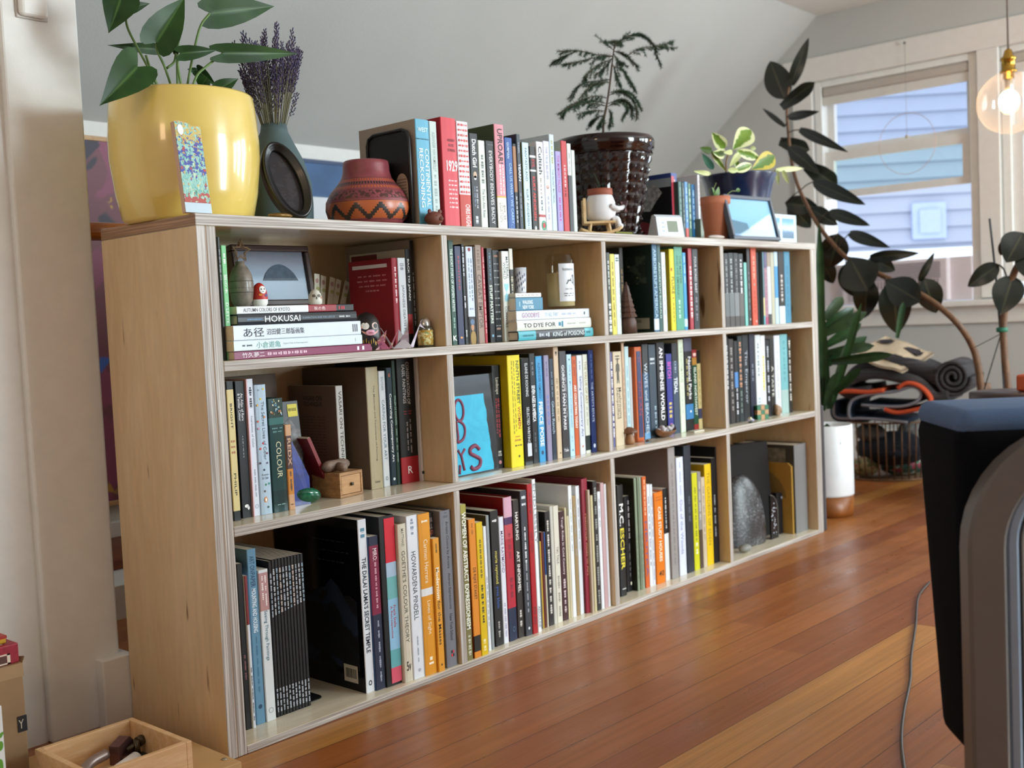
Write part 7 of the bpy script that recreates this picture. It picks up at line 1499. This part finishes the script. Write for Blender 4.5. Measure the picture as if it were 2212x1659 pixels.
tube('stake', [A2_((985, -20), xb - .02), A2_((1020, 300), xb), A2_((1045, 620), xb), V3((b0.x - .02, b0.y, .26))], .0035, mat('3a3c40', .6), RP2, 6)
tube('string', [A2_((905, 670), xb), A2_((1040, 600), xb)], .0014, mat('4a4448', .7), RP2, 5); tube('string', [A2_((1045, 600), xb), A2_((950, 915), xb)], .002, mat('2e2c30', .7), RP2, 5)
lathe('tie', [(.015, -.008), (.018, -.006), (.018, .006), (.015, .008)], mat('1f6a52', .6), RP2, 14, A2_((1052, 575), xb), closed=True)
lathe('pot', [(.001, 0), (.11, 0), (.13, .26), (.135, .28), (.12, .28), (.11, .22), (.001, .22)], mat('8a8078', .6), RP2, 36, (b0.x, b0.y, .0005))
relocal(RP2, (b0.x, b0.y, .0005))

# ------------------------------------------------------------------ white planter with strap leaves
plx, ply = x_on(1786, .12, .2), .12; pr = (x_on(1841, .10, .2) - plx) * .83
sc_ = (V3((plx, ply, .2)) - CP).dot(FW) / FPX; pr = (1841 - 1786) * sc_
ptz = z_on(917, plx, ply - .03); pmz = z_on(1064, plx + pr * .7, ply - pr * .7)
SN = thing('potted_plant', 'strap-leaved plant in a white planter on a wooden foot', 'potted plant')
lathe('planter', [(.001, pmz), (pr * .985, pmz), (pr, pmz + .006), (pr, ptz - .003), (pr * .985, ptz), (pr * .93, ptz), (pr * .93, ptz - .05), (.001, ptz - .05)], mat('e2e4e6', .45, name='white_planter'), SN, 48, (plx, ply, 0))
lathe('wooden_foot', [(.001, .0006), (pr * .93, .0006), (pr * .97, .02), (pr * .97, pmz), (.001, pmz)], wood('foot_wood', '7a4418', '9c5a22', (10, 10, 10), .4), SN, 40, (plx, ply, 0))
lathe('soil', [(.001, ptz - .035), (pr * .92, ptz - .04), (pr * .9, ptz - .048)], mat('2c211a', .9), SN, 24, (plx, ply, 0))
SNK = leaf_mat('strap_leaf', '16301a', '2c4a26', .3, '3a5a34'); SNK2 = leaf_mat('dark_strap_leaf', '1c2c18', '34482a', .35)
xs_ = plx + .05
for a, b, wd, dx, m_, bw in (((95, 1010), (72, -10), 42, 0, SNK, .02), ((120, 1000), (60, 360), 60, .03, SNK2, .04), ((150, 960), (300, 430), 40, -.02, SNK, .03), ((140, 750), (470, 706), 52, -.05, SNK, .10), ((150, 920), (298, 778), 46, -.05, SNK, .05), ((105, 1085), (188, 1190), 46, -.07, SNK, .1),
                         ((110, 980), (175, 800), 60, 0, SNK2, .03), ((115, 900), (60, 560), 70, .06, SNK2, .03), ((490, 620), (525, 425), 34, .2, SNK, .03), ((130, 1000), (235, 620), 46, .04, SNK2, .05)):
    q0 = A2_(a, xs_ + dx); q1 = A2_(b, xs_ + dx * 1.4); leaf(q0, q1, wd / 2.477 * (q0 - CP).dot(FW) / FPX, 'strap', fold=.35, bow=bw, m=m_, parent=SN, nu=12, nv=4)
for k, (a, b, wd) in enumerate((((120, 760), (330, 610), 60), ((110, 700), (370, 660), 55), ((110, 660), (300, 540), 60), ((100, 600), (330, 480), 60), ((100, 560), (260, 460), 55), ((100, 520), (200, 400), 60), ((110, 720), (240, 700), 50))):
    q0 = A2_(a, xs_ + .15); q1 = A2_(b, xs_ + .22); leaf(q0, q1, wd / 2.477 * (q0 - CP).dot(FW) / FPX, 'strap', fold=.2, bow=.12, m=SNK2 if k % 2 else SNK, parent=SN, nu=10, nv=4)
relocal(SN, (plx, ply, 0))

# ------------------------------------------------------------------ wire basket of textiles and the blankets on it
bkx, bky = 3.37, .285; br_ = .175; bkz = at(1905, 908, 'x', bkx - .165).z - .010; BW = mat('7a5c44', .45, .5, name='copper_wire')
BK = thing('wire_basket', 'round copper wire basket full of cloth below the window', 'basket', (bkx, bky, .0006))
lathe('rim', [(br_ - .003, bkz - .006), (br_ + .003, bkz - .006), (br_ + .003, bkz), (br_ - .003, bkz)], BW, BK, 48, closed=True)
lathe('rim', [(br_ * .93 - .003, 0), (br_ * .93 + .003, 0), (br_ * .93 + .003, .006), (br_ * .93 - .003, .006)], BW, BK, 48, closed=True)
lathe('base', [(.001, .001), (br_ * .93, .001), (br_ * .93, .003), (.001, .003)], BW, BK, 30)
vw = tube_data([(br_ * .93, 0, .004), (br_ * .98, 0, bkz * .5), (br_, 0, bkz - .003)], .0028, 6)
w0 = mesh('wire', vw[0], vw[1], BW, BK, True)
for k in range(1, 36):
    c = w0.copy(); COL.objects.link(c); c.parent = BK; c.rotation_euler[2] = 2 * PI * k / 36
def cloth_lump(label, x, y, z, r, sq, m, seed):
    o = ball('cloth', (0, 0, 0), r, m, None, 4, sq, .10, seed); o.location = (bkx + x, bky + y, z); return tag(o, label, 'cloth', 'cloths in the wire basket')
cloth_lump('dark navy cloth filling the middle of the wire basket', -.015, -.02, bkz * .48, .135, (1, 1, .52), mat('141824', .9, bump=.5, bscale=60), 1)
cloth_lump('grey knitted cloth at the upper right of the wire basket', .075, -.07, bkz * .80, .07, (.85, .75, .6), mat('8a8886', .95, mottle=.5, mscale=120, bump=1.0, bscale=200), 2)
cloth_lump('grey cloth at the upper left of the wire basket', -.095, .035, bkz * .80, .055, (.9, 1, .7), mat('5a5654', .9, bump=.5), 3)
FLO = patterned('floral_cloth', '2a4a40', [('8a2a3c', .5), ('d8d8c8', .58), ('3a8a6a', .6)], 26)
cloth_lump('flowered red and green cloth at the bottom of the wire basket', .04, -.05, .046, .10, (.95, .95, .40), FLO, 4)
cloth_lump('cream flowered cloth at the lower left of the wire basket', -.105, .055, .048, .055, (.9, 1, .75), patterned('cream_cloth', 'a8a078', [('5a6a4a', .52), ('8a4a3a', .6)], 30), 5)
def A3_(p, x): return at(1740 + p[0] / 2.477, 480 + p[1] / 2.477, 'x', x)
def ribbon(name, path, th, dvec, m, parent, n=5, edge_m=None, er=.006):
    """a folded sheet: path in a vertical plane, carried back along dvec"""
    P = spline(path, n); d = V3(dvec); vs, fs = [], []; pl = d.normalized()
    for i, p in enumerate(P):
        t = (P[min(i + 1, len(P) - 1)] - P[max(i - 1, 0)]).normalized(); nn = pl.cross(t).normalized() * th / 2
        vs += [p - nn, p + nn, p + nn + d, p - nn + d]
    for i in range(len(P) - 1):
        for k in range(4): fs.append((i * 4 + k, i * 4 + (k + 1) % 4, i * 4 + 4 + (k + 1) % 4, i * 4 + 4 + k))
    fs += [(3, 2, 1, 0), tuple(len(P) * 4 - 4 + k for k in range(4))]
    o = mesh(name, vs, fs, m, parent, True)
    if edge_m is not None: multi('trim', [tube_data(P, er, 8)], edge_m, o)
    return o
yb_ = bkx - .165
BL = thing('folded_blanket', 'folded navy and orange blanket with grey binding on the wire basket', 'blanket')
GT = mat('8a8a92', .8); NV = mat('1c2c40', .9, bump=.6, bscale=150, mottle=.2, mscale=60); OR = mat('d8562e', .85, bump=.4, bscale=120)
dv = (.30, .05, 0)
ribbon('navy_side', [A3_(p, yb_) for p in ((545, 1072), (400, 1056), (290, 1050), (236, 1045), (245, 960), (330, 925), (480, 905), (570, 880), (618, 910), (600, 955), (520, 985), (400, 985), (300, 978))], .012, dv, NV, BL, 5, GT)
ribbon('orange_side', [A3_(p, yb_ - .012) for p in ((420, 1000), (480, 1020), (560, 1010), (650, 985), (665, 940), (610, 880), (540, 862), (490, 890))], .014, dv, OR, BL, 5)
ribbon('navy_side', [A3_(p, yb_ + .03) for p in ((150, 960), (160, 1040), (240, 1052), (330, 1050))], .03, (.28, .05, 0), NV, BL, 5, GT)
ribbon('orange_side', [A3_(p, yb_ - .006) for p in ((130, 912), (230, 905), (330, 910), (420, 900))], .016, (.28, .05, 0), OR, BL, 5)
relocal_children = [c for c in BL.children]
def relocal2(root, loc):
    loc = V3(loc)
    for c in root.children_recursive:
        for v in c.data.vertices: v.co -= loc
    root.location = loc
pz = A3_((400, 1056), yb_); relocal2(BL, pz)
DG = NT('grey_rug'); f = DG.noise(DG.mapping((3, 3, 90)), 1.2, 3); DG.bump(f, .6, .004); DGM = DG.out(DG.ramp(f, [(.3, '2c2a2c'), (.7, '4a4648')]), .95)
RG = thing('rolled_rug', 'dark grey ribbed rug folded and rolled on top of the blanket', 'rug')
yr = bkx - .15; c0 = A3_((785, 830), yr); cc = []
for k in range(60):
    a = k * .33 - .6; r = .010 + .062 * k / 60; cc.append(c0 + V3((0, -r * math.cos(a), r * math.sin(a))))
ribbon('roll', cc, .013, (.30, .06, 0), DGM, RG, 2)
ribbon('fold', [A3_(p, yr) for p in ((770, 930), (690, 940), (600, 860), (500, 830), (380, 810), (260, 830), (190, 880), (240, 915), (350, 905))], .045, (.30, .06, 0), DGM, RG, 5)
ribbon('fold', [A3_(p, yr + .02) for p in ((720, 850), (640, 800), (520, 760), (400, 760), (290, 790), (230, 850))], .05, (.28, .06, 0), DGM, RG, 5)
relocal2(RG, A3_((400, 905), yr))
TH = thing('woven_throw', 'cream woven throw with dark motifs lying over the rolled rug', 'throw')
def quad_sheet(name, corners, m, parent, th, sag=.02, nx=14, ny=10):
    a, b, c, d = [V3(q) for q in corners]; vs = []
    for i in range(nx + 1):
        for j in range(ny + 1):
            u, v = i / nx, j / ny; p = a.lerp(b, u).lerp(d.lerp(c, u), v); p = p + V3((0, 0, sag * math.sin(PI * u) * math.sin(PI * v) + .004 * math.sin(9 * u + 4 * v))); vs.append(p)
    k = ny + 1; fs = [(i * k + j, (i + 1) * k + j, (i + 1) * k + j + 1, i * k + j + 1) for i in range(nx) for j in range(ny)]; N = len(vs)
    vs += [v - V3((0, -.3, 1)).normalized() * th for v in vs]; fs += [tuple(N + q for q in reversed(f)) for f in fs]
    bd = [i * k for i in range(nx + 1)] + [nx * k + j for j in range(1, k)] + [i * k + ny for i in range(nx - 1, -1, -1)] + [j for j in range(ny - 1, 0, -1)]
    fs += [(bd[q], bd[(q + 1) % len(bd)], bd[(q + 1) % len(bd)] + N, bd[q] + N) for q in range(len(bd))]
    return mesh(name, vs, fs, m, parent, True)
cor = [A3_((255, 715), yr - .01), A3_((520, 800), yr - .02), A3_((690, 700), yr + .20), A3_((430, 605), yr + .22)]
quad_sheet('sheet', cor, NT('throw_weave').m if False else mat('bba78c', .9, bump=.6, bscale=160, mottle=.12, mscale=40), TH, .008)
for (u0, v0, u1, v1) in ((.52, .12, .9, .34), (.05, .62, .30, .82), (.62, .6, .9, .8)):
    def W2(u, v): return cor[0].lerp(cor[1], u).lerp(cor[3].lerp(cor[2], u), v) + V3((0, -.003, .006 + .02 * math.sin(PI * u) * math.sin(PI * v)))
    quad_sheet('motif', [W2(u0, v0), W2(u1, v0), W2(u1, v1), W2(u0 + .1, v1)], mat('2c2226', .9), TH, .002, .002, 4, 3)
relocal2(TH, cor[0])

# ------------------------------------------------------------------ pendant lamp
gx_ = 3.0; gc = at(2180, 222, 'x', gx_); gr = 66 * (gc - CP).dot(FW) / FPX
PL = thing('pendant_lamp', 'glass globe pendant lamp with a brass socket and glowing bulb', 'lamp', gc)
BR_ = mat('b08a3c', .25, 1.0, name='brass')
ft = NT('globe_glass'); ft.t.nodes.remove(ft.b)
_tr = ft.n('BsdfTransparent'); _tl = ft.n('BsdfTranslucent'); _df = ft.n('BsdfDiffuse'); _gl = ft.n('BsdfGlossy'); _gl.inputs['Roughness'].default_value = .05; _lw = ft.n('LayerWeight'); _lw.inputs[0].default_value = .25
for q_ in (_tl, _df): q_.inputs[0].default_value = lin('fbf3ea') + [1]
_m0 = ft.n('MixShader'); _m0.inputs[0].default_value = .5; ft.l(_tl.outputs[0], _m0.inputs[1]); ft.l(_df.outputs[0], _m0.inputs[2])
_m1 = ft.n('MixShader'); ft.l(ft.math('ADD', .014, ft.math('MULTIPLY', _lw.outputs['Facing'], .16)), _m1.inputs[0]); ft.l(_tr.outputs[0], _m1.inputs[1]); ft.l(_m0.outputs[0], _m1.inputs[2])
_m2 = ft.n('MixShader'); _m2.inputs[0].default_value = .04; ft.l(_m1.outputs[0], _m2.inputs[1]); ft.l(_gl.outputs[0], _m2.inputs[2])
ft.l(_m2.outputs[0], [q_ for q_ in ft.t.nodes if q_.type == 'OUTPUT_MATERIAL'][0].inputs[0]); frosted = ft.m
prof = [(gr * math.sin(a), gr * math.cos(a)) for a in [PI - .001 - k * (PI - .24) / 30 for k in range(31)]]
lathe('globe', [(max(r, .0005), zz_) for r, zz_ in prof], frosted, PL, 48)
zs_ = gr * math.cos(.24)
lathe('socket', [(.001, zs_ - .02), (.018, zs_ - .02), (.018, zs_), (gr * .27, zs_), (gr * .27, zs_ + .006), (.022, zs_ + .008), (.022, zs_ + .04), (.026, zs_ + .042), (.026, zs_ + .05), (.018, zs_ + .055), (.012, zs_ + .075), (.006, zs_ + .08), (.001, zs_ + .08)], BR_, PL, 30)
tube('cord', [(0, 0, zs_ + .075), (0, 0, 2.03 - gc.z)], .0032, mat('6a5a50', .7), PL, 8)
lathe('canopy', [(.001, 2.005 - gc.z), (.05, 2.015 - gc.z), (.052, 2.0295 - gc.z), (.001, 2.0295 - gc.z)], BR_, PL, 24)
ball('bulb', (0, 0, .005), .033, mat('ffc27a', .3, emit=28, name='bulb_glow'), PL, 3, (1, 1, 1.15)); lathe('bulb_cap', [(.001, .03), (.013, .03), (.013, zs_ - .02), (.001, zs_ - .02)], mat('c8c0b0', .3, .8), PL, 18)
pl = bpy.data.lights.new('bulb_light', 'POINT'); pl.energy = 20; pl.color = (1.0, .62, .30); pl.shadow_soft_size = .03
plo = bpy.data.objects.new('bulb_light', pl); link(plo, PL); plo.location = (0, 0, .005)
# sun catcher hanging in the left window
sc0 = at(1959, 295, 'x', XG - .03); SCT = thing('sun_catcher', 'fine wire sun catcher ring with a bead hanging in the window', 'ornament', sc0)
tube('thread', [(0, 0, 0), (0, 0, .40)], .0007, mat('8a8684', .6), SCT, 4); ball('bead', (0, 0, 0), .008, mat('b8a890', .3, .5), SCT, 2); ball('hook', (0, 0, .40), .006, mat('6a6460', .5), SCT, 2)
rr = 62 * (sc0 - CP).dot(FW) / FPX
tube('ring', [(0, rr * math.cos(k * PI / 20), rr * 1.05 * math.sin(k * PI / 20) - .03) for k in range(41)], .0012, mat('d8b8b0', .3, .5), SCT, 5)

# ------------------------------------------------------------------ armchair at the right edge
def PD(px, py, d): return CP + ray(px, py) * d
n2 = V3((-.62, .79, 0)).normalized(); n1 = V3((-.79, -.62, 0)).normalized(); uu = -n2; ww = -n1      # uu along the side, ww into the chair
AC0 = PD(2076, 1100, 1.27); AC0.z = 0
ztop = PD(2076, 897, 1.27).z; zbot = PD(2090, 1640, 1.27).z - .012
AR = thing('armchair', 'black upholstered armchair with a bent grey wooden arm loop', 'armchair', (AC0.x, AC0.y, 0))
AR.rotation_euler[2] = math.atan2(uu.y, uu.x)
# local frame: x = along the side, y = outwards normal side is -y ... (uu, ww, z)
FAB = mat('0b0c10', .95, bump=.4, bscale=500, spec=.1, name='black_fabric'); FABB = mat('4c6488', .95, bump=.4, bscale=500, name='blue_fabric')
flip = 1 if uu.cross(ww).z > 0 else -1
def ab(name, a, b, m, bev, seg=4): return box(name, (a[0], min(a[1] * flip, b[1] * flip), a[2]), (b[0], max(a[1] * flip, b[1] * flip), b[2]), m, AR, bev, seg, True)
acu = ab('arm_cushion', (.003, .012, zbot), (.62, .19, ztop - .012), FAB, .022)
for v in acu.data.vertices: f_ = (ztop - v.co.z) / (ztop - zbot); v.co.y = .012 * flip + (v.co.y - .012 * flip) * (1 - .52 * f_)
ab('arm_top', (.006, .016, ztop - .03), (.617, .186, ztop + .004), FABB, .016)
ab('seat_cushion', (.27, .195, zbot + .02), (.655, .50, ztop - .2), FAB, .05)
ab('back_cushion', (.66, .02, zbot + .02), (.78, .50, ztop), FAB, .05)
GRW = mat('5c5551', .42, name='grey_stained_wood', mottle=.06, mscale=20); BLG = mat('8492a4', .35, .3)
def loop(x0, x1, z0, z1, r, y0, y1, wdt, m, name, n=10, parent=AR):
    def rr_(x0, x1, z0, z1, r):
        out = []
        for cx, cz, a0 in ((x1 - r, z1 - r, 0), (x0 + r, z1 - r, PI / 2), (x0 + r, z0 + r, PI), (x1 - r, z0 + r, 1.5 * PI)):
            out += [(cx + r * math.cos(a0 + PI / 2 * k / n), cz + r * math.sin(a0 + PI / 2 * k / n)) for k in range(n + 1)]
        return out
    o_, i_ = rr_(x0, x1, z0, z1, r), rr_(x0 + wdt, x1 - wdt, z0 + wdt, z1 - wdt, max(.01, r - wdt)); e = .004
    o2, i2 = rr_(x0 + e, x1 - e, z0 + e, z1 - e, r - e), rr_(x0 + wdt - e, x1 - wdt + e, z0 + wdt - e, z1 - wdt + e, max(.012, r - wdt + e))
    rings = [[(x, (y0 + e) * flip, z) for x, z in o_], [(x, y0 * flip, z) for x, z in o2], [(x, y0 * flip, z) for x, z in i2], [(x, (y0 + e) * flip, z) for x, z in i_], [(x, y1 * flip, z) for x, z in i_], [(x, y1 * flip, z) for x, z in o_]]
    N = len(o_); vs = [p for rg_ in rings for p in rg_]; fs = [(a * N + k, a * N + (k + 1) % N, ((a + 1) % 6) * N + (k + 1) % N, ((a + 1) % 6) * N + k) for a in range(6) for k in range(N)]
    ob = mesh(name, vs, fs, m, parent); bm = bmesh.new(); bm.from_mesh(ob.data); bmesh.ops.recalc_face_normals(bm, faces=bm.faces); bm.to_mesh(ob.data); bm.free()
    for p in ob.data.polygons: p.use_smooth = True
    try: ob.data.set_sharp_from_angle(angle=math.radians(35))
    except Exception: pass
    return ob
for yo, s in ((0, 1),):
    y0, y1 = (yo - .022, yo + .008) if s == 1 else (yo - .008, yo + .022)
    loop(0.0, .66, .002, ztop - .012, .14, y0, y1, .043, GRW, 'arm_loop')
    if s == 1:
        loop(.045, .615, .047, ztop - .057, .09, y0 + .010, y1, .016, BLG, 'inner_trim'); loop(.066, .594, .068, ztop - .078, .072, y0 + .016, y1, .004, mat('9a9894', .5), 'piping')
bpy.context.view_layer.update()
cbp = [at(px, py, 'z', .0032) for px, py in ((1996, 1258), (1984, 1290), (1978, 1350), (1968, 1420), (1966, 1470), (1952, 1540), (1947, 1600), (1953, 1659), (1960, 1720))]
cbp[0] += V3((.01, -.01, 0))
cab = thing('power_cable', 'thin brown cable running along the floor to the armchair', 'cable', cbp[4])
tube('cord', [p - cbp[4] for p in spline(cbp, 6)], .0027, mat('3e3430', .5), cab, 8)
cx_ = cbp[0]

# ------------------------------------------------------------------ front left corner: flat carton, tray, boxes
KR = mat('c29a66', .75, mottle=.05, mscale=20, name='kraft_card')
FC = thing('flat_carton', 'flat tan cardboard carton on the floor by the bookcase end', 'box', (-.03, .0, .0005)); FC.rotation_euler[2] = -.02
box('carton', (-.62, -.085, 0), (.0, .222, .03), KR, FC, .0015)
for x, y in ((-.012, -.055), (-.02, .17)): lathe('clasp', [(.001, .03), (.005, .03), (.004, .0315), (.001, .032)], mat('b0a898', .3, .8), FC, 12, (x, y, 0))
tz0 = .0312; TRW = wood('tray_wood', 'd0a06c', 'e4bf92', (5, 40, 40), .5)
TR = thing('wooden_tray', 'open pale pine tray of small hardware on the flat carton', 'tray', (-.106, .108, tz0)); TR.rotation_euler[2] = .0
tw, td, th_ = .163, .175, .053
bm = bmesh.new(); t_ = .0095
for a, b in (((-tw, -td, 0), (0, 0, .005)), ((-tw, -td, .005), (-tw + t_, 0, th_)), ((-t_, -td, .005), (0, 0, th_)), ((-tw + t_, -t_, .005), (-t_, 0, th_)), ((-tw + t_, -td, .005), (-t_, -td + t_, th_))): bm_box(bm, a, b, .001)
from_bm('tray', bm, TRW, TR)
PKM = mat('7a5a58', .35, .7); 
cl = thing('metal_clasp', 'pinkish metal bracket lying in the pine tray', 'hardware', (TR.location.x - .058, TR.location.y - .06, tz0 + .0055)); cl.rotation_euler[2] = .5
prism('plate', [(0, 0, 0), (.04, 0, 0), (.045, 0, .022), (.03, 0, .036), (.0, 0, .03)], (0, .018, 0), PKM, cl); prism('tab', [(.004, -.012, .01), (.03, -.012, .006), (.03, 0, .006), (.004, 0, .01)], (0, 0, .003), PKM, cl)
sr = thing('shoehorn', 'curved grey metal handle lying in the pine tray', 'hardware', (TR.location.x - .105, TR.location.y - .085, tz0 + .0055))
multi('handle', [tube_data(spline([(-.03, -.02, .008), (-.024, .006, .014), (.0, .026, .02), (.03, .034, .022)], 6), .0085, 10)], mat('9a8a86', .35, .6), sr)
wc = thing('plastic_cylinder', 'white plastic cylinder lying in the pine tray', 'hardware', (TR.location.x - .07, TR.location.y - .105, tz0 + .017)); 
multi('cylinder', [tube_data([(-.035, -.012, 0), (.022, .012, .004)], .0115, 18)], mat('dcd6d0', .5), wc)
kn = thing('dark_knob', 'dark bronze screw knob in the right corner of the pine tray', 'hardware', (TR.location.x - .026, TR.location.y - .055, tz0 + .0055))
multi('knob', [tube_data([(0, 0, .002), (.0, 0, .03)], [.007, .005], 12), tube_data([(-.02, -.008, .022), (.012, .008, .024)], .0035, 8), tube_data([(.006, .004, .024), (.014, .009, .024)], .0085, 12)], mat('4a4030', .3, .8), kn); prism('foot', [(-.016, -.02, 0), (.01, -.02, 0), (.01, 0, 0), (-.016, 0, 0)], (0, 0, .008), mat('3c4a3a', .3, .6), kn)
cbx = x_on(54, .15, .15)
CB = thing('cardboard_box', 'brown corrugated box with a black label at the left edge', 'box', (cbx, .15, .0312))
hb2 = z_on(1432, cbx, .15) - .0312
box('box', (-.16, 0, 0), (0, .16, hb2), mat('9c7e5c', .8, mottle=.15, mscale=14), CB, .002); box('tape', (-.16, -.0006, hb2 - .02), (.0006, .02, hb2 + .0006), mat('a98c68', .35), CB)
box('label', (-.014, -.0012, hb2 * .40), (.0003, -.0002, hb2 * .54), mat('17171a', .5), CB); text('label_print', 'Y', (-.009, -.0013, hb2 * .47), (1, 0, 0), (0, 0, 1), .008, .014, ink('c8c0a8'), CB)
prism('torn_flap', [(0, .0, hb2), (.008, .01, hb2 + .006), (.012, .04, hb2 - .002), (0, .05, hb2)], (.0, .0, .0015), mat('8a6c4c', .8), CB)
RX = x_on(37, .16, .24); RB2 = thing('red_box', 'small red patterned carton lying on the brown box', 'box', (RX, .156, .0312 + hb2 + .0008)); hr2 = z_on(1388, RX, .156) - RB2.location.z
box('carton', (-.10, 0, 0), (0, .06, hr2), mat('a02438', .5, mottle=.3, mscale=160), RB2, .002)
bm = bmesh.new(); 
for a, b in (((-.1, -.0006, hr2 * .05), (-.014, -.0001, hr2 * .12)), ((-.1, -.0006, hr2 * .5), (-.014, -.0001, hr2 * .57)), ((-.019, -.0006, hr2 * .05), (-.014, -.0001, hr2 * .57))): bm_box(bm, a, b)
from_bm('white_border', bm, mat('e6d8c8', .5), RB2); box('dark_panel', (-.1, -.0007, hr2 * .13), (-.02, -.0002, hr2 * .48), mat('5a3a34', .5), RB2)
box('top_panel', (-.1, .01, hr2 + .0001), (-.02, .05, hr2 + .0006), mat('e0ccb0', .5), RB2)
yt_ = x_on(8, .17, .28); YB = thing('yellow_tin', 'yellow and red packet lying on the red carton', 'packet', (yt_, .165, RB2.location.z + hr2 + .0009)); box('packet', (-.08, 0, 0), (0, .04, .012), mat('c8a028', .5), YB, .003); box('red_stripe', (-.08, -.0006, .008), (.0003, .0406, .0124), mat('a83028', .5), YB)
WBx = x_on(16, .045, .1); WB = thing('white_box', 'white carton printed with green leaves at the bottom left edge', 'box', (WBx, .05, .0312)); hw = z_on(1524, WBx, .05) - .0312
box('carton', (-.08, 0, 0), (0, .075, hw), mat('dfe2e4', .5), WB, .0015)
LG_ = mat('5f9a34', .5)
for (x, zc_, rx2, rz2, tl_) in ((-.004, .72, .012, .0035, .9), (-.006, .62, .014, .007, .3), (-.008, .42, .014, .012, .5), (-.03, .5, .016, .01, -.4), (-.03, .75, .014, .006, .6)):
    vs = [V3((x + rx2 * math.cos(2 * PI * k / 14) * (1 if math.cos(2 * PI * k / 14) < 0 else .3), -.0004, hw * zc_ + rz2 * math.sin(2 * PI * k / 14) + tl_ * .3 * rx2 * math.cos(2 * PI * k / 14))) for k in range(14)]
    mesh('leaf_print', vs, [tuple(range(14))], LG_, WB)
# small planter at the right edge, on a stool behind the armchair
sp0 = at(2214, 845, 'y', -.62)
ST = thing('plant_stool', 'dark wooden stool behind the armchair', 'stool', (sp0.x, sp0.y, 0))
lathe('seat', [(.001, sp0.z - .02), (.14, sp0.z - .02), (.14, sp0.z - .001), (.001, sp0.z - .001)], mat('3a2620', .4), ST, 30)
for k in range(3):
    a = k * 2 * PI / 3 + .4; tube('leg', [(.12 * math.cos(a), .12 * math.sin(a), .0005), (.10 * math.cos(a), .10 * math.sin(a), sp0.z - .02)], .011, mat('3a2620', .4), ST, 10)
OP = thing('potted_plant', 'small orange and cream planter with a pale leaf at the right edge', 'potted plant', (sp0.x + .02, sp0.y - .01, sp0.z))
box('planter', (-.03, -.03, 0), (.03, .03, .045), mat('c4562c', .5), OP, .006); box('front_panel', (-.022, -.0315, .01), (.022, -.0295, .036), mat('d8cbb8', .6), OP, .001)
for k in range(3): leaf((-.012 + .012 * k, 0, .044), (-.03 + .025 * k, -.01, .075), .024, 'ovate', (0, -1, .3), m=leaf_mat('lime_leaf', '7a9a4a', '94b05c', .4), parent=OP, nu=7, nv=4)
